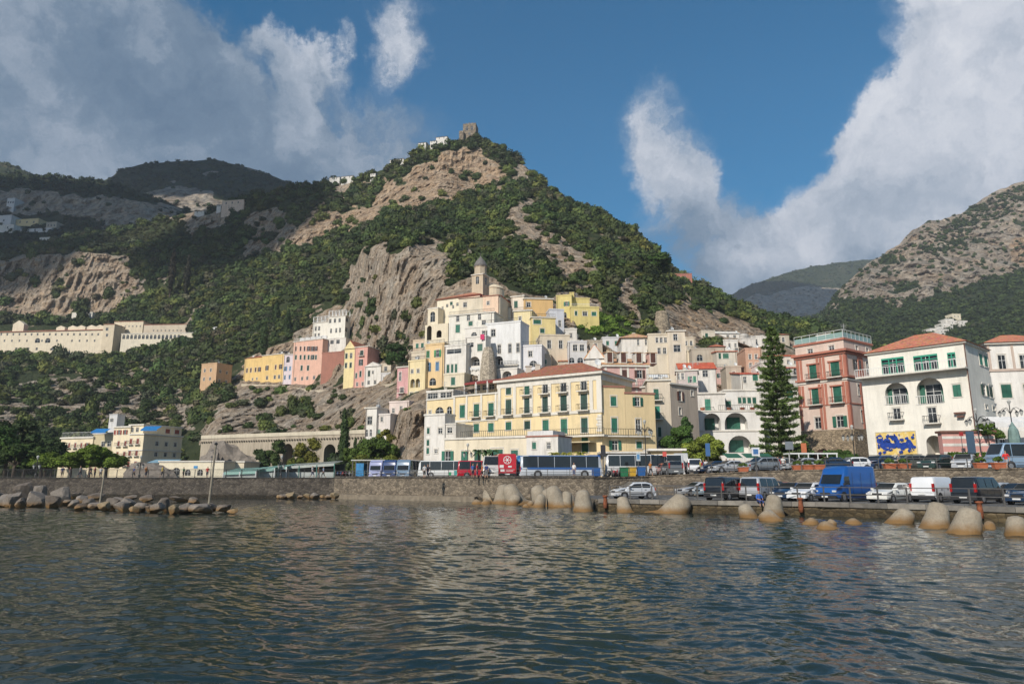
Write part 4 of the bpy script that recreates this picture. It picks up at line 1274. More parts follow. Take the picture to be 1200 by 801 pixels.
# ================= the big yellow palazzo
def palazzo():
 t = T(None, 'yellow_palazzo', 'long pale yellow waterfront building with white pilasters, green shutters and tiled roof', 'building', None)
 th = math.degrees(math.atan2(10.5, 15.6))
 kA, kB = K(583, 490), K(705, 490)
 B = (kB * 100, 100.0); u = (math.cos(R(th)), -math.sin(R(th)))
 def along(px):  # point on the front line under picture column px
  k = K(px, 490); sct = (k * B[1] - B[0]) / (u[0] - k * u[1])
  return (B[0] + sct * u[0], B[1] + sct * u[1])
 m = Bld(583, 705, 436, 535, rot=th, A=along(583), B=B, depth=11, Y=100)
 g1, g2 = [596, 618, 639.5, 661, 685], None
 m.win('db', [618, 639.5, 661, 685], [453, ], 5.5, 14); m.wins[0] = [(a, b, c, d, e, f, g_, h_, i_) for (a, b, c, d, e, f, g_, h_, i_) in m.wins[0]]
 # rows follow the eave, so heights come from the right-hand column
 m.wins[0] = []
 for k, px in enumerate([685, 661, 639.5, 618, 596]):
  kk, _ = m.ray(px, 498, 0)
  for (py, w, h, st) in [(449, 1.0, 2.1 if k < 4 else 1.5, 'wb' if k < 3 else ('gb' if k == 3 else 'g')), (470.5, 1.15, 2.35, 'gb'), (498, 1.15, 2.2 if k < 3 else 1.3, 'g'), (521, 1.15, 2.2, 'g')]:
   _, z = m.ray(685, py, 0)
   if py == 521 and k == 4: continue
   c = GREEN if (k + int(py)) % 3 else DKGREEN
   if py == 470.5 and k != 1: c = (0.03, 0.075, 0.06)
   m.wins[0].append((st, kk, z + (0.45 if (h < 1.6 and py == 498) else 0), w, h, c, False, True, 0.2))
 m.build(t, YEL)
 zc = m.ray(685, 484, 0)[1]; ze = m.z1
 m.cornice(t, TRIM(), ze - 1.1, 0.10, 0.9, 'frieze'); m.cornice(t, TRIM(), ze - 0.2, 0.55, 0.35)
 m.cornice(t, TRIM(), zc, 0.14, 0.45, 'string_course')
 zb = m.ray(685, 510, 0)[1]
 for f in (0.005, 0.165, 0.335, 0.515, 0.70, 0.90, 0.965):
  m.slab(t, 'pilaster', TRIM(), f, f + 0.032 + (0.012 if f > .9 else 0), zc + .45, ze - 1.1, 0.16)
 for k in range(12):   # quoins at the corner
  z = zb + 0.5 + k * 0.42
  if z < zc - .4: m.slab(t, 'quoin', TRIM(), 0.965 if k % 2 else 0.955, 1.002, z, z + .36, 0.09)
 m.hip(t, 2.6, tilemat((152, 98, 74)), 0.6, 0.6, m.z1 + .16)
 chimney(t, m.pt(.22, 3.0, m.z1 + 1.6), .9, .9); chimney(t, m.pt(.28, 4.0, m.z1 + 2), .8, .8); dish(t, m.pt(.92, 2.2, m.z1 + 2.0))
 # terrace balcony along second floor
 m.slab(t, 'balcony', TRIM(), 0.40, 1.05, zb - .25, zb, 1.2); m.rail(t, 0.40, 1.05, zb, 1.15, 0, None, 1.0)
 # ground-floor terrace parapet
 zg = m.ray(685, 529, 0)[1]
 m.slab(t, 'awning', paint('cream_canvas', (0.62, 0.52, 0.33), 0.8), 0.42, 0.95, zb - 1.1, zb - .95, 2.0)
 # right wing
 w = Bld(705, 769, 453, 540, rot=-2, A=(B[0], B[1] + .35), B=(K(768, 490) * 102.0, 102.0), depth=9, Y=100, ref='R', z0=m.z0, z1=W(705, 453, 100).z)
 w.A = (B[0] + .02, B[1] + .3);
 w = Bld(706, 733, 453, 540, rot=2, A=(B[0] + .05, B[1] + .3), B=(K(733, 490) * 101.0, 101.0), depth=9, Y=100, z0=m.z0, z1=W(705, 453, 100).z)
 w.u = (math.cos(0), 0)
 YEL2 = plaster((234, 204, 140), 0.8)
 w.win('g', [719], [470], 6.5, 11); w.win('g', [720], [498], 6.5, 17); w.win('g', [720.7], [521.5], 7, 11)
 w.build(t, YEL2); cap(w, t, BRICKP, .12, .25)
 v = Bld(733.2, 768, 461, 540, rot=2, A=(K(733.2, 490) * 101.0, 101.0), B=(K(768, 490) * 102.2, 102.2), depth=9, Y=101, z0=m.z0, z1=W(733, 461, 101).z)
 v.win('g', [747], [470.5], 6, 10); v.win('g', [748], [499], 6, 16); v.win('g', [749], [521], 6.5, 8)
 v.build(t, YEL2); cap(v, t, BRICKP, .12, .25)
 for x, ff in ((w, (0.0, 1.0)), (v, (0.0, .75))):
  x.rail(t, ff[0], ff[1], zb - .1, .9, 0, None, 1.0, slabm=TRIM())
 # left part under the terrace
 A2 = along(531); B2 = along(583)
 l = Bld(531, 583, 458, 535, rot=th, A=A2, B=(B2[0] - u[0] * .01, B2[1] - u[1] * .01), depth=11, Y=112, z0=m.z0, z1=W(583, 461, B2[1]).z)
 l.wins[0] = []
 for px in (542, 558.5, 575.5):
  kk, _ = l.ray(px, 480, 0)
  for (py, w_, h_) in ((479.5, 1.15, 2.1), (500.5, 1.1, 1.4)):
   _, z = l.ray(575.5, py, 0)
   l.wins[0].append(('g' + ('b' if py < 490 and px > 545 else ''), kk, z, w_, h_, GREEN, False, True, .2))
 l.build(t, YEL); l.cornice(t, TRIM(), zc - .3, .13, .4, 'string_course')
 for f in (0.01, 0.30, 0.63, 0.95): l.slab(t, 'pilaster', TRIM(), f, f + .04, zc + .1, l.z1, .14)
 cap(l, t, TRIM(), .2, .25)
 # roof terrace with red awnings
 aw = paint('red_canvas', (0.22, 0.035, 0.03), 0.85, 0.2)
 z = l.z1
 for f0, f1 in ((0.22, .48), (.5, .74), (.76, 1.0)):
  mb = MB(); a = l.pt(f0, 0.3, z + 2.3); b_ = l.pt(f1, .3, z + 2.3); c_ = l.pt(f1, 3.4, z + 3.0); d_ = l.pt(f0, 3.4, z + 3.0)
  mb.add([a, b_, c_, d_, a - Vector((0, 0, .35)), b_ - Vector((0, 0, .35))], [(0, 1, 2, 3), (4, 5, 1, 0)])
  mb.build('awning', aw, t)
  for f in (f0, f1):
   p = l.pt(f, .35, z); MB().box(-.05, .05, -.05, .05, 0, 2.3).build('awning_post', WHITEP(), t, loc=p)
 mb = MB();
 k = Bld(545, 583, 450, 461, rot=th, A=tuple(l.pt(.2, 3.5, 0))[:2], B=tuple(l.pt(1, 3.5, 0))[:2], depth=4, Y=115, z0=z, z1=z + 2.8, foot=.2)
 k.win('d', [552, 560, 568, 576], [455], 6, 6, trim=False); k.build(t, CREAM, 'terrace_room')
 l.rail(t, .05, 1, z + .25, -.15, 0, None, .9)
 # far left stretch with two big arched windows
 A3 = along(500)
 n = Bld(500, 531, 472, 535, rot=th, A=A3, B=(A2[0] - u[0] * .01, A2[1] - u[1] * .01), depth=9, Y=118, z0=m.z0, z1=W(515, 468, (A2[1] + A3[1]) / 2).z)
 n.win('d', [515], [482], 10, 11, arch=True, trim=False); n.win('d', [526.5], [481], 6, 10, arch=True, trim=False); n.win('d', [504], [483.5], 3, 5)
 n.build(t, YEL); cap(n, t, TRIM(), .15, .25); n.rail(t, 0, 1, n.z1 + .25, -.1, 0, None, .9)
 return m, t
pal, palt = palazzo()
def annex():
 t = T(None, 'white_annex', 'low white building with green doors along the foot of the yellow palazzo', 'building', None)
 th = math.degrees(math.atan2(10.5, 15.6)) - 6
 b = Bld(521, 617, 512.5, 540, rot=th, Y=99, depth=5, z0=3.2, pymid=525)
 b.win('g', [583], [524], 6, 12); b.wins[0] = []
 for px, w, h, st in ((525, 1.0, 2.6, 'g'), (544.5, 1.1, 2.4, 'g'), (560, 1.1, 2.4, 'g'), (582.5, 1.9, 2.7, 'g'), (603, 1.1, 2.4, 'g')):
  kk, z = b.ray(px, 524.5, 0); b.wins[0].append((st, kk, b.z0 + 2.3, w, h, GREEN, False, True, .2))
 b.build(t, CREAM); cap(b, t, TRIM(), .15, .3); b.rail(t, .2, 1, b.z1 + .3, -.1, 0, None, .9)
 c = Bld(617, 654, 511, 540, rot=th, Y=93, depth=5, z0=3.2, px2=670, pymid=525)
 c.win('g', [626], [522], 4.5, 8); c.win('d', [643], [522], 5, 7, face=0)
 c.build(t, WH); cap(c, t, BRICKP, .12, .2)
 d = Bld(618, 648, 504, 512, rot=th, Y=94.5, depth=4, z0=c.z1, foot=.5, pymid=508); d.build(t, GREYW, 'roof_room')
 e = Bld(497, 521, 486, 535, rot=th, Y=105, depth=6, z0=3.2, px2=533, pymid=510)
 e.win('g', [502], [504.5, 518.5, 528], 3, 7); e.win('d', [516], [504.5], 5, 6); e.win('d', [511], [528.5], 4, 4)
 e.build(t, WH); cap(e, t, TRIM(), .1, .3)
 f = Bld(521, 534, 497, 514, rot=th, Y=104, depth=5, pymid=506, foot=4); f.win('d', [527], [504], 6, 6); f.build(t, WH, 'wall'); cap(f, t, TRIM(), .1, .2)
annex()
# ================= church and bell tower
def church():
 t = T(None, 'hillside_church', 'cream hillside church with a long tiled roof above the white houses', 'church', None)
 b = Bld(512, 562, 352, 392, rot=26, Y=176, px2=None, depth=12, ref='L', foot=10)
 b.win('d', [524, 536], [352 + 6, ], 2.5, 4, DKGREEN, trim=False); b.win('d', [518.5, 531], [361], 2.2, 3.6, trim=False); b.win('g', [529], [350.5 + 5], 3, 4)
 b.build(t, plaster((236, 222, 190), 0.6)); b.cornice(t, BRICKP, None, .3, .25)
 b.hip(t, 2.6, tilemat((176, 118, 92)), .5, .5, b.z1 + .2)
 c = Bld(501, 513, 361, 400, rot=26, Y=176, depth=9, ref='R'); c.win('d', [507], [371], 5.5, 12, BLUEW, arch=True, trim=False); c.build(t, CREAM); cap(c, t, TRIM(), .1, .3)
 a = Bld(498, 525, 381, 405, rot=24, Y=171, depth=6, ref='L', foot=9); a.win('x', [503], [390], 5.5, 17, arch=True); a.win('x', [514.5], [391], 6, 8.5, arch=True); a.build(t, CREAM);
 s = MB(); q0, q1 = a.pt(0, 0, a.z1), a.pt(1, 0, a.z1 - 0.02)
 # apse and stepped volumes under the tower
 d = Bld(538, 586, 350, 370, rot=18, Y=172, px2=598, depth=8, ref='L'); d.win('d', [545, 573], [357], 4, 5); d.build(t, plaster((222, 206, 176)));
 d.hip(t, 1.2, tilemat((190, 88, 62)), .3, .5)
 e = Bld(566, 584, 346, 362, rot=18, Y=170.5, depth=5, px2=596); e.win('d', [572], [355], 3, 4); e.build(t, PEACH); cap(e, t, BRICKP, .2, .2)
 ap = W(578, 341, 184); mb = MB().lathe([(3.1, -6), (3.1, 0.2), (3.3, .3), (2.6, 1.1), (1.2, 1.7), (.2, 1.8)], 20); mb.build('apse', plaster((226, 206, 168)), t, loc=ap)
 k = T(None, 'bell_tower', 'beige bell tower with a grey pointed dome beside the tiled church roof', 'bell tower', None)
 Yt = 181
 zb = W(563, 345, Yt).z; z1 = W(563, 323, Yt).z; z2 = W(563, 313, Yt).z; z3 = W(563, 300, Yt).z
 cx = W(563, 330, Yt)
 hw = 9.7 * Yt / 790.0
 st = plaster((206, 184, 150), 1.4)
 rz = R(-26)
 def stage(w, za, zc, ow, oh, oz, nm):
  x = Bld(0, 1, 0, 1, A=(cx.x - w, Yt - w), B=(cx.x + w, Yt - w), depth=2 * w, Y=Yt, z0=za, z1=zc, foot=0.0, rot=0)
  # turn the square
  def rt(p):
   v = Vector((p[0] - cx.x, p[1] - Yt)); c_, s_ = math.cos(rz), math.sin(rz)
   return (cx.x + v.x * c_ - v.y * s_, Yt + v.x * s_ + v.y * c_)
  x.q = [rt(p) for p in x.q]; x.A, x.B = x.q[0], x.q[1]; x.u = ((x.B[0] - x.A[0]) / (2 * w), (x.B[1] - x.A[1]) / (2 * w)); x.inn = (-x.u[1], x.u[0]); x.L = 2 * w
  for f in (0, 1, 3):
   x.wins[f].append(('d', w, oz, ow, oh, GREEN, True, False, .2))
  x.build(k, st, nm); x.cornice(k, TRIM(), zc - .25, .22, .25)
  return x
 stage(hw * 0.78, zb - 4, z1, 1.0, 2.2, z1 - 1.7, 'lower_stage')
 n8 = 8; r2 = 7.3 * Yt / 790
 MB().lathe([(r2, z1), (r2, z2 - .2), (r2 * 1.08, z2 - .15), (r2 * 1.08, z2)], 8, (cx.x, Yt, 0)).build('upper_stage', st, k)
 for a_ in range(8):
  an = math.pi / 8 + a_ * math.pi / 4
  if math.sin(an) < .3:
   window(k, (cx.x + r2 * .93 * math.cos(an) , Yt + r2 * .93 * math.sin(an) , (z1 + z2) / 2 + .1), an + math.pi / 2, .6, 1.3, 'd', DARK, True, False)
 pr = [(1.08, 0), (1.13, .12), (1.0, .3), (.8, .48), (.55, .64), (.32, .78), (.14, .9), (.04, 1.0)]
 hh = z3 - z2
 MB().lathe([(r2 * a_, z2 + b_ * hh) for a_, b_ in pr], 16, (cx.x, Yt, 0)).build('dome', paint('grey_dome_tiles', (0.15, 0.14, 0.13), 0.7, 0.35, 3.0, .4), k)
 MB().tube([(cx.x, Yt, z3 - .3), (cx.x, Yt, z3 + .9)], .06, 5).build('finial', IRON(), k)
church()
GRP = 'houses climbing the hill above the harbour'
def house(label, bs, name='townhouse', group=GRP, cat='house'):
 """bs: list of (Bld, wall material, roof) blocks of one house"""
 t = T(None, name, label, cat, group)
 rq = random.Random(label)
 for i, (b, wm, rf) in enumerate(bs):
  b.build(t, wm)
  if b.A[1] < 320 and i < 2:
   if rq.random() < .6: f_ = rq.choice((.06, .94)); p_ = b.pt(f_, -.08, 0); MB().tube([(p_.x, p_.y, b.z0 - 3), (p_.x, p_.y, b.z1)], .06, 5).build('drain_pipe', paint('old_pipe', rq.choice(((.25, .2, .16), (.12, .08, .06))), .7), t)
   if rq.random() < .55: antenna(t, b.pt(rq.uniform(.2, .8), 2.5, b.z1 + .1), rq.uniform(1.2, 2.4))
   if rf in ('flat', 'rim'):
    if rq.random() < .4: tank(t, b.pt(rq.uniform(.2, .8), 3, b.z1 + .05), .5, .8)
    if rq.random() < .5: chimney(t, b.pt(rq.uniform(.15, .85), 2, b.z1), .5, .8)
    if rq.random() < .5: b.rail(t, 0, 1, b.z1 + .33, -.12, 0, None, .8)
   if rq.random() < .4: dish(t, b.pt(rq.uniform(.1, .9), .3, b.z1 + .8), .4)
  if rf is None: pass
  elif rf == 'flat': cap(b, t, wm, .10, .35)
  elif rf == 'rim': b.cornice(t, TRIM(), None, .25, .25)
  elif rf[0] == 'hip': b.hip(t, rf[1], tilemat(rf[2]) if len(rf) > 2 else tilemat(), .35)
  elif rf[0] == 'gable': b.gable(t, rf[1], tilemat(rf[2]) if len(rf) > 2 else tilemat(), wm)
  elif rf[0] == 'gabf': b.gable(t, rf[1], tilemat(rf[2]) if len(rf) > 2 else tilemat(), wm, .2, False)
  elif rf[0] == 'shed': b.shed(t, rf[1], tilemat(rf[2]) if len(rf) > 2 else tilemat(), .25, wm)
 return t
TC = (178, 112, 82); TO = (188, 92, 64)
b = Bld(526, 579, 366, 400, 20, 164, 594, ref='R'); b.win('d', [536.5, 549, 562], [371], 3.6, 6.5, BLUEW); b.win('g', [551.5, 567], [379], 5, 5); b.win('g', [536.5], [385], 5, 9)
c = Bld(545, 574, 383, 410, 18, 158, 590); c.win('d', [555.5], [392], 7, 6, BRICKP and BROWN, arch=True, trim=False); c.win('d', [567, 576], [391], 4, 7)
t = house('white house with small green shutters just below the cream church', [(b, plaster((232, 226, 210)), 'rim'), (c, WH, 'flat')])
b = Bld(571, 610, 377, 440, 22, 152, 620, ref='R'); b.win('w', [585, 597.5, 607], [409], 4, 10, DKGREEN);
b.win('d', [578], [390], 5, 8); b.win('d', [584, 595], [422], 11, 10, arch=True, trim=False, rec=1.4)
t = house('tall plain white house with the largest blank wall and arched balconies', [(b, plaster((230, 229, 226)), 'flat')])
b.rail(t, .1, .95, b.ray(598, 426, 0)[1] - .3, .5, 0, None, .9, slabm=TRIM())
a = Bld(570, 606, 432, 450, 22, 149, None, depth=5); a.win('d', [577, 594], [440], 11, 9, arch=True, trim=False, rec=1.2); t2 = house('low white arcade with two dark arches behind the palazzo roof', [(a, WH, 'flat')])
b = Bld(545, 569, 394, 445, 24, 150, 575); b.win('d', [551], [404], 8, 5, trim=False); b.win('g', [562.5], [407], 6, 8, (0.08, 0.2, 0.15)); b.win('d', [556], [423], 12, 11, arch=True, trim=False, rec=1.4); b.win('d', [550.5], [445], 14, 13, arch=True, trim=False, rec=1.5)
t = house('white house with a wide arched loggia and washing hung out', [(b, WH, 'flat')])
cl = MB()
for k in range(9):
 p = b.pt(0.05 + k * .1, -.35, b.ray(556, 431, 0)[1] + .1); w_ = .35 + .1 * (k % 3)
 cl.box(p.x - w_ / 2, p.x + w_ / 2, p.y - .02, p.y + .02, p.z - .5 - .2 * (k % 2), p.z)
o = cl.build('hanging_laundry', WHITEP()); tag(o, 'row of white washing hung along a balcony of the white arched house', 'laundry', None)
o['kind'] = 'thing'
p = b.pt(.85, -.1, b.ray(566, 395, 0)[1]); o = MB().box(-.45, .45, -.03, .03, -.6, .6).build('red_towel', paint('pink_cloth', (0.6, 0.05, 0.15), .9), loc=p - Vector((0, .3, 0)))
tag(o, 'bright pink towel hung from the wall of a white terraced house', 'towel')
b = Bld(520, 546, 404, 440, 24, 150, None, depth=6); b.win('d', [532], [411.5], 17, 5, trim=False); b.win('g', [525, 530, 534.5], [432], 3, 10)
c = Bld(520, 544, 438, 458, 24, 149, None, depth=6); c.win('g', [531], [446.5], 4.5, 9);
house('white stepped house with three tall green shutters and a long dark window', [(b, WH, 'flat'), (c, CREAM, 'flat')])
b = Bld(498, 520, 405, 462, 26, 152, 530, ref='L'); b.win('g', [501.6, 513], [415], 4, 8, (0.05, 0.22, 0.09)); b.win('g', [501, 512.5], [430], 4, 10, BLUEW); b.win('d', [507], [447], 8, 9, arch=True, trim=False)
house('orange-yellow house with green upper and blue lower shutters', [(b, plaster((240, 200, 130), .8), 'flat')])
b = Bld(478, 498, 424, 478, 28, 153, None, depth=7, ref='L'); b.win('d', [483.5, 489.5], [449], 5, 10, arch=True, trim=False, rec=.9); b.win('g', [482, 488.5], [464], 4, 8, DKGREEN); b.win('d', [483, 490], [435], 3, 4)
c = Bld(482, 498, 412, 426, 28, 155, None, depth=6, ref='R'); c.win('d', [490], [419], 3, 4)
house('pale yellow house with a pair of arched recesses above the bare cliff', [(b, plaster((238, 214, 150)), 'flat'), (c, BEIGE, 'flat')])
b = Bld(465, 478, 431, 478, 26, 158, None, depth=7, ref='L'); b.win('g', [469], [441], 2.5, 10, DKGREEN); b.win('db', [471], [457, 468], 4, 6, BROWN)
house('narrow pink house with small balconies beside the pale yellow one', [(b, plaster((226, 160, 158)), 'rim')])
b = Bld(456, 479, 472, 495, 24, 142, None, depth=7, ref='L'); b.win('d', [461], [481], 3, 5); b.win('d', [470], [478], 3, 4)
c = Bld(428, 441, 478, 517, 24, 140, 458, ref='R'); c.win('w', [433.3], [492.5], 5.5, 9, BLUEW); c.win('d', [429.8, 434.5], [507], 3, 8, arch=True, trim=False)
c2 = Bld(441, 457, 486, 517, 24, 139.5, None, depth=6); c2.win('d', [447.5], [491], 3, 5); c2.win('d', [441.5], [492], 2, 3); c2.win('g', [444], [506], 4, 6, (.2, .35, .25))
house('small white and pink house perched on the foot of the rock with arched windows', [(b, plaster((228, 206, 194)), 'flat'), (c, WH, 'rim'), (c2, plaster((226, 214, 204)), 'flat')])
b = Bld(500, 531, 458, 470, 26, 128, None, depth=5, ref='R'); b.win('d', [504, 510, 519, 526], [464], 6, 7, trim=False)
house('low white terrace room with a strip of dark glazing over arched yellow windows', [(b, WH, 'flat')])
# bastion of bare stone
p = MAIN.at(574, 440); s0 = 145 / 790.0
o = T(None, 'stone_bastion', 'round bare stone bastion standing between white houses', 'tower', None)
cx = XY(572, 148, 430)
mb = MB().lathe([(2.3, W(573, 452, 148).z - 6), (1.8, W(573, 432, 148).z), (1.35, W(573, 414, 148).z), (.9, W(573, 407, 148).z)], 9, (cx, 148, 0)); mb.build('wall', stonemat('bastion_stone', (.42, .37, .30), (.52, .47, .40), 3.0), o)
b = Bld(599, 614, 347, 380, 20, 176, None, depth=9, ref='R'); b.win('g', [604.6], [356.5], 4.2, 7.5)
c = Bld(614, 648, 350, 372, -6, 175, None, depth=9, ref='L'); c.win('w', [619.5], [357], 5, 5);
t = house('cream house with a white flat roof line between church and yellow villa', [(b, plaster((232, 214, 190)), 'rim'), (c, OCH, 'rim')])
b = Bld(602, 623, 364, 392, 14, 168, None, depth=6, ref='R'); b.win('d', [609.5], [373], 3, 4, DKGREEN)
c = Bld(623, 651, 372, 396, -8, 166, None, depth=7, ref='L'); c.win('g', [629.5], [372 + 5], 9, 5); c.win('g', [635.5], [387.5], 5, 5)
d = Bld(644, 661, 363, 395, -8, 171, None, depth=7, ref='L'); d.win('d', [647], [374], 2.5, 3.5); d.win('d', [656], [379], 3.2, 7)
t = house('lemon yellow flat-roofed house with a long green window and white side block', [(b, plaster((238, 216, 150)), 'rim'), (c, plaster((236, 210, 120)), 'rim'), (d, plaster((206, 208, 216)), 'flat')])
b = Bld(652, 670, 346, 376, 16, 186, None, depth=7, ref='R'); b.win('g', [664], [356], 3.2, 5); b.win('d', [661], [369], 6, 7, BLUEW, arch=True, trim=False)
c = Bld(670, 691, 350, 372, -4, 188, None, depth=6, ref='L')
d = Bld(669, 702, 360, 375, -4, 184, None, depth=5, ref='L'); d.win('g', [675], [367], 3, 5); d.win('g', [685.5, 696], [367.5], 5.5, 4.5)
t = house('bright yellow villa with green shutters, chimneys and terrace above the bright green slope', [(b, LEMON, 'flat'), (c, LEMON, 'flat'), (d, LEMON, 'flat')], 'yellow_villa', None, 'villa')
d.rail(t, 0, 1, d.z1 + .3, -.1, 0, WHITEP(), .8); chimney(t, b.pt(.85, 2, b.z1), .6, 1.3, LEMON); chimney(t, b.pt(1.0, 2, b.z1), .6, 1.3, LEMON)
b = Bld(633, 668, 393, 430, -4, 156, None, depth=8, ref='L', foot=9); b.win('d', [643.6, 657.2], [403.3], 4.6, 9.5, BROWN);
house('beige house with two large dark windows', [(b, BEIGE, 'flat')])
b = Bld(610, 635, 405, 440, 14, 151, 645, ref='R'); b.win('d', [621.5], [414.5], 4.5, 6, BLUEW); b.win('d', [625], [426], 9, 7, arch=True, trim=False)
t = house('small white-fronted house over rough stone with a satellite dish', [(b, plaster((222, 220, 222)), 'flat')]); dish(t, b.pt(.9, -.3, b.ray(629, 427, 0)[1]), .5)
b = Bld(666, 688, 401, 435, 2, 150, None, depth=7, ref='L'); b.win('w', [674, 682], [407.5], 5, 7, BLUEW); b.win('d', [670, 680], [422], 7, 6, arch=True, trim=False)
house('light grey house with two pale panes over brick arches', [(b, GREYW, 'flat')])
# pink house with dormers
b = Bld(708, 760, 426, 470, -3, 132, 790, depth=12, ref='L');
b.win('g', [732, 749.5], [438], 6, 9.5, BROWN)
t = house('pink house with white gable, brown shutters and a row of dormers', [(b, plaster((224, 172, 162)), None)])
b.shed(t, 3.2, tilemat((196, 150, 112)), .4, WH); b.cornice(t, TRIM(), b.z1 - .6, .35, .35)
for f in (0.02, .36, .52, .70, .95): b.slab(t, 'pilaster', TRIM(), f, f + .045, b.z1 - 8, b.z1 - .6, .08)
for f in (.14, .45, .80, 1.12):
 p = b.pt(f, .0, b.z1)
 MB().box(-.75, .75, 0, 2.8, 0, 2.3).build('dormer', WH if f != 1.12 else PINK, t, loc=p, rot=(0, 0, -b.r))
 window(t, p + Vector((0, -.02 - .14, 1.2)), -b.r, 1.0, 1.9, 'g', BROWN)
 MB().add([(-1, -.25, 2.3), (1, -.25, 2.3), (1, 3.2, 2.75), (-1, 3.2, 2.75), (-1, -.25, 2.2), (1, -.25, 2.2), (1, 3.2, 2.65), (-1, 3.2, 2.65)], [(0, 1, 2, 3), (7, 6, 5, 4), (4, 5, 1, 0), (5, 6, 2, 1), (7, 4, 0, 3)]).build('dormer_roof', tilemat((196, 150, 112)), t, loc=p, rot=(0, 0, -b.r))
zr = b.ray(749.5, 447.5, 0)[1]
b.rail(t, 0, 1, zr - .9, .8, 0, None, .95, slabm=PINK)
c = Bld(686, 709, 420, 460, 12, 134, None, depth=9, ref='R'); c.win('d', [700], [435], 3, 5); c.build(t, WH); c.gable(t, 3.0, tilemat((196, 150, 112)), WH, .3, False)
b = Bld(728, 762, 393, 420, -18, 152, None, depth=9, ref='L'); b = Bld(742, 763, 396, 425, -12, 150, None, depth=10, ref='L'); b.win('d', [748, 757], [401], 2.6, 5, DARK)
a = Bld(728, 742, 395, 425, 20, 151, None, depth=9, ref='R')
t = T(None, 'townhouse', 'white house with a brown tiled hip roof beside the beige tower house', 'house', GRP)
b2 = Bld(728.5, 763, 395.5, 425, 3, 151, None, depth=9, ref='R'); b2.win('d', [748, 757], [401], 2.6, 6.5, DARK); b2.win('d', [761], [412], 4, 4); b2.build(t, WH); b2.hip(t, 1.6, tilemat((190, 150, 116)), .5)
chimney(t, b2.pt(.5, 4, b2.z1 + 1.2), .6, .6)
b = Bld(783, 803.5, 388, 432, 6, 148, 809.5, ref='R'); b.win('d', [791.5], [395], 5, 7.5, DKGREEN); b.win('d', [793.5], [408], 8, 8, DKGREEN); b.win('d', [807], [394, 407], 2.5, 7, BROWN, face=1)
house('tall narrow beige tower house with large dark windows', [(b, plaster((224, 208, 180)), 'rim')])
b = Bld(760, 784, 392, 432, 6, 149, None, depth=8, ref='R'); b.win('d', [770, 775, 780], [398.5], 3.4, 5.5, DKGREEN); b.win('d', [772.5, 779], [411], 4, 7, BROWN)
c = Bld(773, 789, 400, 432, 6, 146, None, depth=3, ref='R'); c.win('d', [777], [411], 4, 6, BROWN)
house('cream flat-roofed house with a row of little windows left of the tower house', [(b, plaster((222, 206, 176)), 'flat')])
# round stone watchtower stub
o = T(None, 'ruined_tower', 'stub of a round stone tower among trees above the tower house', 'tower', None)
cx = XY(776, 200, 380); MB().lathe([(3.2, W(776, 394, 200).z - 5), (2.3, W(776, 380, 200).z), (1.9, W(776, 367, 200).z), (1.6, W(776, 365, 200).z)], 14, (cx, 200, 0)).build('wall', stonemat('ruin_stone', (.26, .22, .17), (.36, .31, .24), 1.5), o)
# orange roofed white house
b = Bld(797, 839, 432, 456, 8, 138, 851, ref='R'); b.win('g', [826.5], [437.5], 6.5, 7.5, BLUEW);
t = house('white house with the brightest orange tiled roof and a blue window', [(b, WH, ('gable', 2.0, TO))])
b = Bld(793, 818, 434, 468, 16, 131, None, depth=6, ref='R'); b.win('d', [795, 800], [441], 3.4, 7, (.3, .34, .3)); b.win('g', [810, 814], [444.5], 4, 7, (.08, .25, .17)); b.win('d', [811], [461], 2.5, 5, BROWN)
house('mauve-grey house front below the orange tiled roof', [(b, plaster((200, 184, 178)), 'rim')])
b = Bld(760, 787, 446, 540, 6, 109, 790, depth=9, ref='R'); b.win('gb', [769], [462], 6, 12.5); b.win('gb', [770], [483], 7, 15, TEAL); b.win('g', [773], [506], 4, 11, GREEN)
c = Bld(787.3, 819, 450, 540, -38, 111, None, depth=6, ref='L'); c.win('g', [797], [464], 3.6, 11, BROWN); c.win('d', [811], [461], 2.5, 5, BROWN); c.win('d', [797], [482], 3, 7, BROWN)
t = house('tall beige corner house with green shutters next to the yellow palazzo', [(b, plaster((222, 204, 176)), 'rim'), (c, plaster((206, 186, 162)), 'rim')])
tank(t, b.pt(.5, 4, b.z1 + .3), .6, .6, WHITEP());
mb = MB().box(-1.6, 1.6, 0, .06, 0, 1.2).build('parasol', WHITEP(), t, loc=b.pt(.6, 2, b.z1 + .9), rot=(R(-60), 0, 0))
t = T(None, 'arcade_building', 'white building with three tiers of arched loggias behind the citrus trees', 'building', None)
b = Bld(799, 850, 462, 492, 8, 122, None, depth=9, ref='L'); b.win('o', [811], [478], 6, 12.5); b.win('gb', [829.5], [475], 7, 15, (.05, .24, .16)); b.build(t, WH); b.cornice(t, TRIM(), None, .25, .3)
c = Bld(850, 895, 458, 492, 2, 125, None, depth=8, ref='L'); c.win('g', [853], [473], 6.5, 7); c.win('g', [867, 872, 878, 884], [469], 4.5, 7); c.build(t, plaster((226, 222, 214))); c.cornice(t, TRIM(), None, .2, .3)
d = Bld(797, 896, 482.5, 545, 5, 119, None, depth=8, ref='L', foot=3); d.win('d', [807.5], [496], 21, 21, GREEN, arch=True, trim=False, rec=2.2); d.win('g', [834.5], [494], 20, 20, GREEN, arch=True, trim=False, rec=2.2); d.win('g', [862.5], [493], 27, 20, GREEN, arch=True, trim=False, rec=2.2)
d.win('g', [867], [520], 27, 20, (.1, .3, .22), arch=True, trim=False, rec=2.5); d.win('d', [828], [522], 22, 18, GREEN, arch=True, trim=False, rec=2.2)
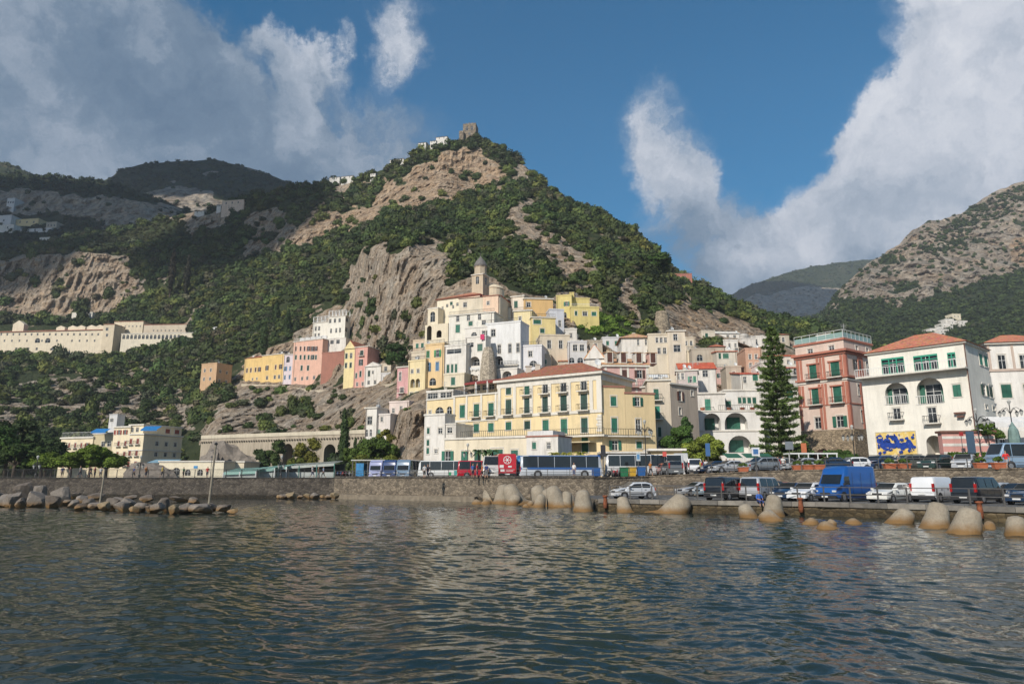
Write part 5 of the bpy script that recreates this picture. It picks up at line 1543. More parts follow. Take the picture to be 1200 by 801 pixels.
d.build(t, plaster((234, 230, 222), .7)); d.cornice(t, TRIM(), None, .12, .25); d.rail(t, .48, 1, d.z1 + .25, -.1, 0, None, .9)
zz = d.ray(862, 503.5, 0)[1]; d.slab(t, 'string_course', TRIM(), 0, 1, zz - .25, zz - .05, .14)
for f, col in ((.22, (.04, .10, .03)), (.3, (.05, .12, .03)), (.62, (.04, .1, .03)), (.78, (.05, .1, .04)), (.9, (.04, .12, .03))):
 p = d.pt(f, 1.0, d.z1 + .3); MB().lathe([(.35, 0), (.45, .5)], 8).build('flower_pot', paint('terracotta', (.35, .12, .06), .8), t, loc=p)
b = Bld(838, 868, 391, 406, -4, 225, None, depth=8, ref='R'); b.win('d', [853, 861], [394.5], 3, 4, DARK)
house('long white house with a low gable below the terraced slope', [(b, WH, ('gable', 1.6, (215, 210, 200)))])
b = Bld(868, 886, 397, 412, -4, 215, None, depth=8, ref='L'); b.win('d', [872], [402], 3, 3, DARK)
t = house('small white block with a domed water tank on its roof', [(b, WH, 'flat')]); tank(t, b.pt(.4, 2, b.z1), 1.5, 1.8, plaster((206, 200, 190)))
b = Bld(814, 838, 400, 416, 0, 205, None, depth=7, ref='R'); b.win('d', [822, 830], [404.5], 3.4, 3.5, DARK)
house('little white house with two square windows under dark bushes', [(b, WH, 'flat')])
b = Bld(849, 866, 399, 444, 4, 196, 869, ref='R'); b.win('d', [855, 862], [405, 416], 2.6, 5, DARK); b.win('db', [868, ], [410, 421, 431], 3.2, 5, DARK, face=0)
house('tall white house with stacked balconies up the slope', [(b, WH, 'flat')])
b = Bld(811, 840, 409, 440, 4, 168, None, depth=8, ref='R'); b.win('d', [820], [419], 7, 7.5, DKGREEN, arch=True, trim=False)
house('grey-beige stone house with one arched green window', [(b, STONEP, 'flat')])
b = Bld(840, 864, 411, 436, 4, 163, None, depth=8, ref='R'); b.win('g', [843.5], [417], 3, 6.5, GREEN); b.win('g', [850.5], [417], 7, 5.5, (.06, .2, .13))
house('beige house with a flat terracotta roof and green window strip', [(b, plaster((218, 206, 184)), ('shed', .9, (186, 112, 84)))])
b = Bld(831, 850, 406, 414, 4, 178, None, depth=6, ref='R'); house('low house with terracotta tiles on the terrace above', [(b, STONEP, ('hip', 1.0, (182, 108, 82)))])
b = Bld(874, 893, 409, 440, 4, 165, None, depth=8, ref='R'); b.win('d', [879, 886], [418, 428], 3, 5, DKGREEN)
house('peach-orange house half hidden by the tall conifer', [(b, plaster((222, 166, 130)), 'flat')])
b = Bld(868, 897, 437, 462, 4, 142, None, depth=8, ref='R'); b.win('g', [885], [442], 6, 7.5, GREEN); b.win('d', [873], [445], 4, 7, DKGREEN)
house('white house with a red-brown tiled roof left of the conifer', [(b, plaster((224, 218, 206)), ('shed', 1.4, (184, 92, 68)))])
b = Bld(851, 869, 430, 450, 6, 150, None, depth=6, ref='R'); b.win('d', [860], [438], 3, 5); house('low ochre stone house beside the mauve one', [(b, STONEP, 'flat')])
b = Bld(915, 938, 430, 452, 2, 132, None, depth=8, ref='R'); b.win('db', [924, 933], [435.5], 5.5, 8, DARK)
house('white house with terracotta eave and two balcony doors beside the salmon building', [(b, plaster((232, 226, 214)), ('shed', 1.2, (190, 104, 76)))])
b = Bld(904, 938, 416, 436, 2, 142, None, depth=8, ref='R'); b.win('d', [912, 924, 932], [424], 3.5, 4, DARK);
house('cream upper house with reddish roof behind the conifer', [(b, plaster((226, 214, 196)), ('shed', 1.0, (192, 110, 82)))])
b = Bld(898, 941, 452, 545, 2, 122, None, depth=9, ref='R', foot=3); b.win('g', [925.5], [461.5], 7, 9, GREEN); b.win('g', [905], [440 + 30], 6, 8, GREEN); b.win('d', [918], [490], 4, 8)
house('tall white wall-like house standing between conifer and salmon building', [(b, plaster((228, 222, 210)), 'flat')])
b = Bld(893, 905, 425, 455, 2, 140, None, depth=7); b.win('g', [899], [437], 4, 7); house('narrow white house directly behind the conifer trunk', [(b, WH, 'flat')])
for (a, c_, t0, b0, rt, mt, rf, wn, lab) in [
 (800, 815, 396, 412, 4, BEIGE, 'flat', ([804, 810], [402]), 'small beige house right behind the tower house'),
 (806, 821, 411, 432, 4, CREAM, 'flat', ([811, 817], [420]), 'cream house above the left end of the orange roof'),
 (880, 903, 394, 408, 4, WH, 'flat', ([886, 895], [400]), 'white house below the slanting path wall'),
 (893, 914, 406, 422, 4, plaster((214, 196, 172)), ('shed', 1.0, (182, 112, 84)), ([899, 907], [414]), 'tan house with a tile strip beside the conifer top'),
 (838, 853, 432, 450, 6, PINK, 'flat', ([843, 849], [440]), 'small pink house tucked beside the gable of the orange roofed house'),
 (853, 869, 447, 460, 4, WH, 'rim', ([858, 864], [452]), 'white house right above the loggia terrace'),
 (765, 786, 430, 447, 4, plaster((222, 190, 170)), 'flat', ([771, 779], [438]), 'dusty pink house directly above the tall beige corner house'),
 (787, 797, 431, 446, 4, WH, 'flat', ([792], [438]), 'narrow white house left of the mauve-grey front'),
 (706, 730, 396, 412, 2, GREYW, 'flat', ([712, 722], [402]), 'grey-white flat-roofed house behind the white gable'),
 (690, 706, 400, 412, 2, STONEP, 'flat', ([698], [405]), 'small stone house below the bright green vines'),
 (662, 676, 386, 402, 0, WH, 'flat', ([669], [393]), 'white cube under the yellow villa garden'),
 (586, 599, 362, 380, 14, plaster((226, 214, 190)), 'flat', ([592], [370]), 'cream infill house between the church and the flat-roofed cream house'),
 (624, 646, 416, 436, 6, plaster((206, 188, 160)), 'flat', ([630, 639], [424]), 'tan stone house just above the palazzo roof ridge'),
 (655, 684, 422, 438, 4, STONEP, ('shed', 1.2, (176, 112, 84)), ([663, 674], [429]), 'low stone house with a tile strip above the palazzo roof'),
 (484, 500, 398, 414, 24, plaster((224, 196, 160)), 'flat', ([489, 495], [405]), 'peach house at the very edge of the big cliff'),
 (447, 458, 426, 440, 22, BEIGE, 'flat', ([452], [432]), 'small beige house behind the whitish end of the cliff row'),
 (822, 838, 388, 398, 0, plaster((214, 200, 176)), 'flat', ([828], [393]), 'beige house left of the long white one on the slope'),
 (905, 925, 392, 404, 2, STONEP, ('hip', 1.0, (180, 112, 84)), ([912, 918], [398]), 'upper stone house with hipped tiles behind the conifer tip'),
 (377, 403, 412, 432, 22, BRICKP, 'flat', None, 'brick-coloured curved terrace wall under the white terraced hotel')]:
 b = Bld(a, c_, t0, b0, rt, None, None, depth=7, ref='R')
 if wn: b.win('g' if len(lab) % 2 else 'd', wn[0], wn[1], 3.2, 5, GREEN, trim=True)
 house(lab, [(b, mt, rf)])
GL = 'row of houses on the cliff road'
b = Bld(403, 416, 408, 455, 22, None, None, depth=9, ref='R'); b.win('g', [406, 411.5], [417, 428], 2.4, 6, DKGREEN)
house('pale yellow gabled house in the cliff road row', [(b, plaster((240, 216, 140)), ('gabf', 3.0, TC))], 'cliff_house', GL)
yy = float(MAIN.Y(np.array([424.]), np.array([452.]))[0])
b = Bld(415, 430, 406, 455, 22, yy - 3, 444, ref='R'); b.win('gb', [424], [413.5], 3.6, 6, DKGREEN); b.win('g', [423], [424.5, 438], 2.4, 7, DKGREEN); b.win('g', [417.5], [440], 2, 6, DKGREEN); b.win('d', [415.5 + 3, 425], [450], 2.4, 4, BROWN)
house('pink house with a dark red side wall in the cliff road row', [(b, plaster((232, 160, 140)), 'rim')], 'cliff_house', GL)
b = Bld(427, 446, 430, 455, 22, yy - 8, None, depth=8, ref='L'); b.win('g', [432.5], [437.5], 2.6, 7, DKGREEN); b.win('d', [437], [436], 2.2, 3.4); b.win('d', [432, 439.5], [448], 2.6, 4, DKGREEN)
house('white house with a gable beside the pink one in the cliff row', [(b, WH, ('gabf', 1.6, (200, 196, 188)))], 'cliff_house', GL)
b = Bld(446, 466, 438, 455, 20, yy - 12, None, depth=7, ref='L'); b.win('d', [450, 455, 460], [444], 2, 5, (.3, .35, .3))
house('low whitish house ending the cliff road row', [(b, GREYW, 'flat')], 'cliff_house', GL)
b = Bld(286, 306, 420, 450, 26, 294, None, depth=12, ref='L', pymid=435); b.win('g', [289.5, 294, 299.5, 304], [434], 1.8, 5, BROWN); b.win('d', [296, 301], [444], 1.6, 2.4)
c = Bld(306, 332, 424, 450, 26, 287, None, depth=12, ref='R', pymid=435); c.z1 = b.z1; c.win('g', [313, 323, 329], [431], 1.8, 5, BROWN); c.win('d', [313, 322, 327], [442.5], 2.2, 4, WH and DARK)
t = house('long ochre-yellow house at the left end of the cliff row', [(b, plaster((240, 196, 96)), ('hip', 1.6, (186, 100, 70))), (c, plaster((240, 196, 96)), 'rim')], 'cliff_house', GL)
b = Bld(332, 343, 415, 450, 26, 281, None, depth=11, ref='R'); b.win('d', [337.5], [421], 4, 7, arch=True, trim=False); b.win('g', [334.5, 340], [432, 442], 2, 5, BLUEW); b.win('db', [338], [436], 2.5, 4)
house('narrow pale lilac house between ochre and pink ones', [(b, plaster((222, 204, 210)), 'rim')], 'cliff_house', GL)
b = Bld(343, 377, 397, 450, 26, 275, None, depth=12, ref='R'); b.wins[0] = []
for px in (346.8, 352.3, 357, 361.7, 366.3, 370.3):
 b.win('g', [px], [408.5], 2, 5.2, BROWN); b.win('g', [px], [418.5], 2.1, 5.4, DKGREEN)
for px in (353.5, 361): b.win('g', [px], [431], 2.4, 6, DKGREEN)
b.win('d', [346, 354, 360, 368], [444], 2.2, 3.8, BROWN)
t = house('long pink house with a roof terrace and three rows of windows', [(b, plaster((238, 180, 150)), 'rim')], 'cliff_house', GL)
b.rail(t, 0, 1, b.z1 + .25, -.1, 0, WHITEP(), 1.1)
for k in range(5):
 p = b.pt(.12 + .19 * k, 3, b.z1 + .2); MB().box(-1, 1, -.6, .6, 0, 1.9).build('roof_hut', WHITEP(), t, loc=p)
b = Bld(366, 384, 377, 412, 20, 286, None, depth=12, ref='R'); b.win('d', [370, 374], [385, 393], 2, 4.5, DKGREEN);
c = Bld(384, 404, 370, 412, 18, 280, 410, ref='R'); c.win('d', [387, 392.5, 398], [376], 2.4, 4.2, DKGREEN); c.win('d', [388, 394, 398.5], [387.5], 2, 5, DKGREEN); c.win('d', [405.5], [374, 386], 3, 5, BROWN, face=1)
d = Bld(376, 405, 396, 415, 16, 274, None, depth=9, ref='R'); d.win('d', [383, 389, 396], [401], 4, 4.5, BLUEW, trim=False)
t = house('white terraced hotel with roof pergola tucked under the big cliff', [(b, plaster((232, 226, 210)), 'rim'), (c, plaster((236, 230, 214)), 'rim'), (d, WH, 'flat')], 'terraced_hotel', None, 'hotel')
for blk, n in ((b, 5), (c, 6)):
 pg = MB();
 for k in range(n):
  for dd in (.3, 3.3):
   p = blk.pt(k / (n - 1), dd, blk.z1); pg.box(p.x - .14, p.x + .14, p.y - .14, p.y + .14, p.z, p.z + 2.6)
  p, q = blk.pt(k / (n - 1), .0, blk.z1 + 2.6), blk.pt(k / (n - 1), 3.6, blk.z1 + 2.6); pg.tube([p, q], .11, 4)
 for dd in (.3, 3.3):
  pg.tube([blk.pt(0, dd, blk.z1 + 2.72), blk.pt(1, dd, blk.z1 + 2.72)], .11, 4)
 pg.build('pergola', WHITEP(), t)
 blk.rail(t, 0, 1, blk.z1 + .2, -.1, 0, WHITEP(), 1.0)
b = Bld(235, 253, 427, 460, 24, None, 271, ref='L'); b.win('d', [240, 247], [434, 444], 1.8, 3.4, BROWN); b.win('d', [258, 266], [435, 446], 2, 3.4, BROWN, face=1)
house('brownish-orange block alone among trees left of the cliff row', [(b, plaster((214, 168, 116)), 'flat')], 'cliff_house', GL)
def convent():
 t = T(None, 'cliffside_convent', 'very long cream convent hotel with rows of small windows on the upper left slope', 'hotel', None)
 b = Bld(-40, 121, 386.5, 415, 6, 376, None, depth=14, ref='R', foot=12)
 b.wins[0] = []
 for k in range(22): b.win('d', [-34 + k * 7.1], [391.5], 1.9, 2.7, (.3, .36, .42), trim=False)
 for k in range(17):
  if k not in (8, 10, 12): b.win('d', [-30 + k * 8.8], [399], 1.8, 2.6, trim=False)
 for px in (33, 44, 56): b.win('d', [px], [398.7], 6, 5.5, arch=True, trim=False)
 for px in (19, 33, 43, 62): b.win('d', [px], [408.5], 2.4 if px != 62 else 7, 3, trim=False, arch=(px == 62))
 b.build(t, plaster((232, 214, 180))); b.cornice(t, BRICKP, None, .5, .4)
 b.hip(t, 2.0, tilemat((170, 120, 96)), .3, .5, b.z1 + .3)
 for px in (18, 68, 82, 92, 104, 114):
  k_, _ = b.ray(px, 388, 0); f = k_ / b.L
  p = b.pt(f, 1.5, b.z1); w_ = 2.6 if px != 18 else 3.4; h_ = 2.4 if px != 18 else 5.0
  MB().add([(-w_, 0, 0), (w_, 0, 0), (w_, 0, h_), (0, 0, h_ * 1.45), (-w_, 0, h_), (-w_, 3, 0), (w_, 3, 0), (w_, 3, h_), (0, 3, h_ * 1.45), (-w_, 3, h_)],
                 [(0, 1, 2, 3, 4), (1, 6, 7, 2), (2, 7, 8, 3), (3, 8, 9, 4), (4, 9, 5, 0), (9, 8, 7, 6, 5)]).build('roof_gable', plaster((232, 214, 180)), t, loc=p, rot=(0, 0, -b.r))
 c = Bld(120, 133, 380, 405, 6, 370, 146, ref='R', foot=10); c.win('d', [125.5], [385.5], 3, 3); c.win('d', [125.5], [392.5], 2.4, 3); c.build(t, plaster((222, 202, 166))); cap(c, t, BRICKP, .2, .3)
 d = Bld(133, 167, 376.5, 398, 4, 380, None, depth=10, ref='R', foot=10); d.wins[0] = []
 for k in range(7): d.win('d', [138 + k * 4.4], [382], 1.4, 1.8, trim=False)
 d.build(t, plaster((226, 208, 172))); cap(d, t, BRICKP, .2, .3)
 e = Bld(168, 218, 380, 398, 4, 375, None, depth=10, ref='R', foot=10); e.wins[0] = []
 for k in range(8): e.win('d', [180 + k * 4.6], [387], 1.4, 1.8, trim=False)
 e.build(t, plaster((206, 188, 160))); cap(e, t, BRICKP, .2, .3)
 f = Bld(142, 226, 390, 402, 4, 366, None, depth=5, ref='R', foot=10); f.wins[0] = []
 for k in range(15): f.win('d', [145 + k * 4.6], [394.5], 3, 5, trim=False, arch=True)
 f.build(t, plaster((230, 216, 186)), 'arcade'); cap(f, t, WH, .2, .3)
 pg = MB(); f.B
 p0, p1 = W(226, 395, 366), W(262, 389, 352)
 for k in range(14):
  p = p0.lerp(p1, k / 13); pg.box(p.x - .3, p.x + .3, p.y - .3, p.y + .3, p.z - 8, p.z + 3.2)
 pg.tube([p0 + Vector((0, 0, 3.3)), p1 + Vector((0, 0, 3.3))], .3, 4)
 pg.build('pergola', WHITEP(), t)
convent()
def seaside_hotel():
 t = T(None, 'seaside_hotel', 'cream four-storey waterfront hotel with red shutters and blue awnings', 'hotel', None)
 CR = plaster((242, 222, 178), .6)
 a = Bld(69.5, 107, 513, 553, 20, 196, 132, ref='R', z0=3.4, foot=1); a.wins[0] = []
 for k in range(5): a.win('ob' if k == 4 else 'gb', [74 + k * 7.1], [521.5, 533.5], 2.2 if k < 4 else 2.6, 5.4, RED)
 a.win('d', [124.5, 131], [521], 3.6, 5, BROWN, face=1); a.win('d', [124.5, 131], [532.5], 3.6, 5, BROWN, face=1)
 a.build(t, CR); cap(a, t, TRIM(), .3, .4); a.rail(t, 0, 1, a.z1 + .4, -.1, 0, WHITEP(), 1.4, step=.5)
 b = Bld(131, 150.5, 500.5, 553, 20, 190, None, depth=13, ref='R', z0=3.4, foot=1); b.win('gb', [139, 147], [519.5, 532], 2.4, 5.6, RED); b.win('g', [133.5, 140, 147], [506.5], 2.6, 5, RED); b.win('gb', [137, 146], [543], 2.4, 5, RED)
 b.build(t, CR); cap(b, t, TRIM(), .3, .4)
 c = Bld(150, 166.5, 509, 553, 20, 185, 212, ref='R', z0=3.4, foot=1); c.win('gb', [153.5, 161.5], [517, 530.5, 543.5], 2.8, 6, RED)
 for row in ((519, 532),): c.win('d', [184, 195, 205.5], [519.5, 532], 3.4, 5, BROWN, face=1)
 c.build(t, CR); cap(c, t, TRIM(), .25, .35); c.cornice(t, TRIM(), c.z1 - 4.2, .2, .3, 'string_course')
 d = Bld(152, 168, 498, 511, 20, 188.5, 213, ref='R', z0=c.z1, foot=1); d.win('d', [155, 161], [503.5], 3.2, 4.5, BROWN); d.win('g', [196.5, 207.5], [505], 5.5, 5, RED, face=1)
 d.build(t, CR); cap(d, t, TRIM(), .3, .35)
 e = Bld(127.5, 137, 485.5, 502, 20, 194, 146, ref='R', z0=b.z1, foot=1); e.win('d', [131], [492], 4, 3); e.build(t, GREYW, 'roof_room'); cap(e, t, GREYW, .1, .2)
 aw = paint('blue_canvas', (0.012, 0.16, 0.42), 0.7, .1)
 for (px0, px1, py, Y) in ((113, 130, 502, 191), (171, 190, 499, 179)):
  p, q = W(px0, py, Y), W(px1, py, Y)
  mb = MB(); h = 1.1; dp = Vector((-.4, -1.7, -1.0))
  mb.add([p, q, q + dp, p + dp, p + dp - Vector((0, 0, .35)), q + dp - Vector((0, 0, .35))], [(3, 2, 1, 0), (4, 5, 2, 3)]); mb.build('awning', aw, t)
 for (px0, px1, py, Y) in ((122, 150, 540, 184), (183, 213, 538, 176)):
  p, q = W(px0, py, Y), W(px1, py, Y)
  dp = Vector((-.8, -3, -.9)); MB().add([p, q, q + dp, p + dp], [(3, 2, 1, 0)]).build('awning', paint('pale_blue_canvas', (.2, .34, .42), .7), t)
 f = Bld(107, 131, 508, 553, 20, 193, None, depth=6, ref='R', z0=3.4, foot=1); f.win('d', [121, 128], [520, 532.5], 4.2, 5.4, BROWN); f.build(t, plaster((206, 188, 140))); cap(f, t, TRIM(), .2, .3)
seaside_hotel()
# low white seafront building with arches
t = T(None, 'beach_pavilion', 'low cream seafront building with blue arched doors right of the hotel', 'building', None)
b = Bld(186, 262, 541, 557, 4, 150, None, depth=9, z0=2.95, ref='R', foot=.5); b.wins[0] = []
b.win('d', [206.5], [552], 9, 9, BLUEW, arch=True, trim=False); b.win('d', [220, 234.5], [553.3], 6.6, 7.4, BLUEW, arch=True, trim=False)
b.build(t, plaster((240, 226, 190), .5)); cap(b, t, TRIM(), .2, .3)
b.slab(t, 'sign_panel', paint('sign_blue', (.05, .25, .5), .5), .54, .6, b.z1 - 1.35, b.z1 - .8, .06)
c = Bld(224, 286, 541.5, 548, 4, 155, None, depth=8, z0=2.95, ref='R', foot=.5); c.build(t, CREAM); cap(c, t, TRIM(), .2, .3)
# teal restaurant canopies
t = T(None, 'beach_restaurant', 'long low seafront restaurant under pale green awnings', 'restaurant', None)
teal = paint('pale_green_canvas', (.30, .50, .44), .75, .1); grn = paint('green_frame', (.03, .16, .13), .5)
for i, (p0, p1, y0, y1, Y, dp) in enumerate([(262, 300, 553, 551.5, 118, 5), (286, 322, 552, 548, 122, 6), (316, 336, 549, 546.5, 126, 6), (330, 392, 546.5, 542.5, 128, 8)]):
 a, b_ = W(p0, y0, Y), W(p1, y1, Y)
 v = Vector((0, dp, .7)); n = Vector((0, 0, .45))
 MB().add([a, b_, b_ + v, a + v, a - n, b_ - n], [(0, 1, 2, 3), (4, 5, 1, 0), (3, 2, 1, 0)]).build('canopy', teal if i != 3 else paint('pale_grey_roofing', (.42, .45, .42), .7), t)
 k = max(2, int((b_ - a).length / 3))
 for j in range(k + 1):
  q = a.lerp(b_, j / k); MB().box(-.07, .07, -.07, .07, 2.95 - q.z, -.05).build('post', grn if i == 3 else WHITEP(), t, loc=q)
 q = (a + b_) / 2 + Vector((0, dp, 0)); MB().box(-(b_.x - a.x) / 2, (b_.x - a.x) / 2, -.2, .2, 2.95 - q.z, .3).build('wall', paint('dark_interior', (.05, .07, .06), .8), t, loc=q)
 MB().box(-(b_.x - a.x) / 2, (b_.x - a.x) / 2, -.05, .05, 2.95 - q.z, 3.95 - q.z).build('counter', paint('pale_panel', (.45, .48, .46), .7), t, loc=q - Vector((0, dp - .4, 0)))
def arch_wall(name, label, pA, pB, thick, archs, mat, foot, cat='wall', group=None):
 """pA,pB: top end points (Vector); archs: (f0,f1,ztop,zbot)"""
 t = T(None, name, label, cat, group)
 L = math.hypot(pB.x - pA.x, pB.y - pA.y); u = ((pB.x - pA.x) / L, (pB.y - pA.y) / L); inn = (-u[1], u[0])
 mb = MB(); hs = [(f0 * L, f1 * L, zb, zt, True) for f0, f1, zt, zb in archs]
 wall_face(mb, (pA.x, pA.y), u, inn, L, foot, pA.z, hs, thick - .05)
 q = [(pA.x, pA.y), (pB.x, pB.y), (pB.x + inn[0] * thick, pB.y + inn[1] * thick), (pA.x + inn[0] * thick, pA.y + inn[1] * thick)]
 mb.add([(*p, pA.z) for p in q], [(0, 1, 2, 3)])
 for a, b_ in ((1, 2), (3, 0)): mb.add([(*q[a], foot), (*q[b_], foot), (*q[b_], pA.z), (*q[a], pA.z)], [(0, 1, 2, 3)])
 mb.build('wall', mat, t)
 par = MB(); par.add([(p[0] - inn[0] * .15, p[1] - inn[1] * .15, z) for z in (pA.z + .003, pA.z + .9) for p in (q[0], q[1])] + [(p[0] + inn[0] * .25, p[1] + inn[1] * .25, z) for z in (pA.z + .003, pA.z + .9) for p in (q[0], q[1])],
                      [(0, 1, 3, 2), (2, 3, 7, 6), (5, 4, 6, 7), (1, 5, 7, 3), (4, 0, 2, 6)])
 par.build('parapet', plaster((212, 198, 168)), t)
 return t
VST = plaster((184, 168, 142), 2.2)
pA, pB = W(236, 514, 180), W(428, 517, 158); pB.z = pA.z
arch_wall('road_viaduct', 'cream stone road viaduct with big arches under the cliff', pA, pB, 4, [(.535, .592, W(340, 519.5, 168).z, W(340, 553, 168).z), (.775, .84, W(387, 520, 162).z, W(387, 553, 162).z)], VST, 2, 'viaduct')
mb = MB(); L_ = (pB - pA).length; u_ = (pB - pA).normalized()
for k in range(64):
 c_ = pA + u_ * (L_ * (k + .5) / 64) + Vector((0, -.1, -.75)); mb.box(c_.x - .14, c_.x + .14, c_.y - .25, c_.y + .2, c_.z - .35, c_.z)
o = mb.build('corbels', plaster((90, 80, 66))); o.parent = [q for q in bpy.data.objects if q.name.startswith('road_viaduct')][0]; o['kind'] = 'stuff'
pA, pB = W(363, 459, 262), W(404, 456, 250); pB.z = pA.z
arch_wall('arched_retaining_wall', 'tall arched retaining wall carrying the cliff road', pA, pB, 3, [(.10 + .3 * k, .30 + .3 * k, pA.z - 1.2, pA.z - 8.5) for k in range(3)], VST, pA.z - 11, 'wall')
def ribbon(name, label, pts, h, mat, off=3.0, thick=.7, cat='wall', group='stone retaining walls zigzagging up the left slope'):
 """wall following the hillside through picture points"""
 P_ = []
 for (a, b_), (c_, d_) in zip(pts[:-1], pts[1:]):
  n = max(2, int(abs(c_ - a) / 6))
  for k in range(n): P_.append((a + (c_ - a) * k / n, b_ + (d_ - b_) * k / n))
 P_.append(pts[-1])
 V = []
 for (x, y) in P_:
  Yt = float(MAIN.Y(np.array([x]), np.array([y]))[0]) - off
  V.append(W(x, y, Yt))
 mb = MB(); vs = []
 for p in V:
  vs += [(p.x, p.y, p.z - h), (p.x, p.y, p.z), (p.x, p.y + thick + 3.5, p.z), (p.x, p.y + thick + 3.5, p.z - h)]
 fs = []
 for i in range(len(V) - 1):
  a, b_ = 4 * i, 4 * i + 4
  fs += [(a, b_, b_ + 1, a + 1), (a + 1, b_ + 1, b_ + 2, a + 2)]
 fs += [(0, 1, 2, 3), (len(vs) - 1, len(vs) - 2, len(vs) - 3, len(vs) - 4)]
 mb.add(vs, fs)
 o = mb.build(name, mat); tag(o, label, cat, group); return o
WST = stonemat('terrace_stone', (.26, .22, .17), (.40, .34, .27), 1.2)
ribbon('retaining_wall', 'pale path wall descending from below the convent to the brown block', [(48, 422), (78, 432), (110, 441), (150, 452), (185, 461), (215, 465), (236, 466)], 3.0, WST)
ribbon('retaining_wall', 'stone wall of the lower zigzag path left of the hotel', [(0, 512), (30, 507), (60, 497), (92, 486), (120, 478), (150, 476), (180, 470)], 2.6, WST)
ribbon('retaining_wall', 'stone wall with arcade below the convent gardens', [(125, 452), (150, 455), (185, 464), (212, 468)], 4.0, WST, 4)
ribbon('retaining_wall', 'pale wall behind the shore trees at the far left', [(-40, 535), (0, 528), (30, 514), (66, 512)], 3.0, WST)
ribbon('retaining_wall', 'white-topped garden wall under the convent pergola', [(158, 406), (182, 405), (206, 403)], 2.5, WH)
ribbon('retaining_wall', 'long parapet of the cliff road under the row of houses', [(283, 449.5), (330, 451), (366, 457), (400, 456), (430, 453), (466, 448)], 2.6, plaster((206, 190, 160), 1.6), 2.5)
ribbon('retaining_wall', 'stone terrace wall left of the white terraced hotel', [(290, 392), (306, 388), (322, 390)], 4.5, WST)
ribbon('retaining_wall', 'small terrace wall in the trees above the ochre house', [(285, 372), (300, 370), (318, 374)], 4, WST)
ribbon('retaining_wall', 'stone terrace wall under the pink ruin on the right ridge', [(792, 355), (812, 358), (822, 364)], 5, WST, group=None)
ribbon('retaining_wall', 'lower stone terrace wall on the right slope', [(815, 374), (838, 372), (860, 376)], 5, WST, group=None)
ribbon('retaining_wall', 'slanting path wall down the right slope', [(822, 357), (845, 366), (868, 371), (886, 368)], 2, WST, group=None)
# pink ruin on right ridge
b = Bld(785, 811, 321, 332, 4, 300, None, depth=10, ref='R', foot=6); b.win('d', [789, 796, 803], [325], 2, 3, DARK, trim=False)
c = Bld(779, 796, 327, 342, 4, 292, None, depth=8, ref='R', foot=6); c.win('d', [785, 790], [333], 2, 3.4, DARK, trim=False)
house('weathered pink house on the wooded ridge to the right', [(b, plaster((196, 116, 94), 1.5), 'flat'), (c, STONEP, 'flat')], 'ridge_house', None)
# tower at the peak
def peak():
 t = T(None, 'ruined_watchtower', 'ruined square stone watchtower on the very peak of the hill', 'tower', None)
 st = stonemat('peak_stone', (.22, .18, .14), (.30, .26, .21), .9)
 b = Bld(542.5, 557.5, 145.5, 163, 10, 452, 560.5, ref='L', foot=6); b.win('d', [547, 553], [150.5], 3, 5, arch=True, trim=False); b.win('d', [550], [156.5], 2, 3, trim=False); b.build(t, st)
 for f in (.02, .2, .42, .66, .88):
  p = b.pt(f, .2, b.z1); MB().box(0, 1.2, 0, 1.0, 0, .3 + .6 * ((f * 7) % 1)).build('battlement', st, t, loc=p)
 c = Bld(538, 543, 153, 163, 10, 450, None, depth=6, ref='R', foot=5); c.build(t, st)
peak()
GP = 'white houses strung along the ridge'
for (a, b_, t0, b0, lab) in [(490, 499, 165, 172, 'small white gabled house below the peak tower'), (511, 524, 158, 166, 'white ridge house nearest the peak tower'), (504, 511, 163, 168, 'tiny white annex beside the ridge house'),
                              (457, 466, 185, 191, 'white ridge house halfway to the peak'), (466, 473, 184, 190, 'second white cube beside the halfway ridge house'),
                              (386, 398, 205.5, 211, 'white ridge house at the left end of the ridge'), (400, 414, 204, 210, 'long white house on the left ridge'), (434, 440, 201, 206, 'tiny lone white house on the left ridge'),
                              (254, 259, 238, 243, 'small white building right of the plateau fields'), (228, 239, 245, 249, 'low white shed on the plateau edge')]:
 yr = float(MAIN.Y(np.array([(a + b_) / 2]), np.array([b0 + 2.0]))[0]) - 3
 b = Bld(a, b_, t0, b0 + 2, 12, yr, None, depth=8, ref='R', foot=5); b.win('d', [a + (b_ - a) * .3, a + (b_ - a) * .7], [(t0 + b0) / 2], 1.1, 1.8, DARK, trim=False)
 b.z1 -= 1.2
 house(lab, [(b, plaster((222, 216, 206)), ('gable', 1.4, (196, 186, 172)) if len(lab) % 2 else ('hip', 1.2, (190, 170, 150)))], 'ridge_house', GP)
b = Bld(260, 286, 234, 244, 10, 470, None, depth=10, ref='R', foot=6); b.win('d', [265, 272, 279], [238], 1.6, 2.4, DARK, trim=False)
house('pale peach ruined building on the plateau edge', [(b, plaster((226, 196, 168), 1.4), 'flat')], 'ridge_house', GP)
b = Bld(84, 108, 366, 374, 6, 420, None, depth=8, ref='R'); b.win('d', [90, 96, 102], [370], 1.4, 2, DARK, trim=False); house('low white house at the foot of the left cliff', [(b, plaster((226, 218, 200)), 'flat')], 'ridge_house', None)
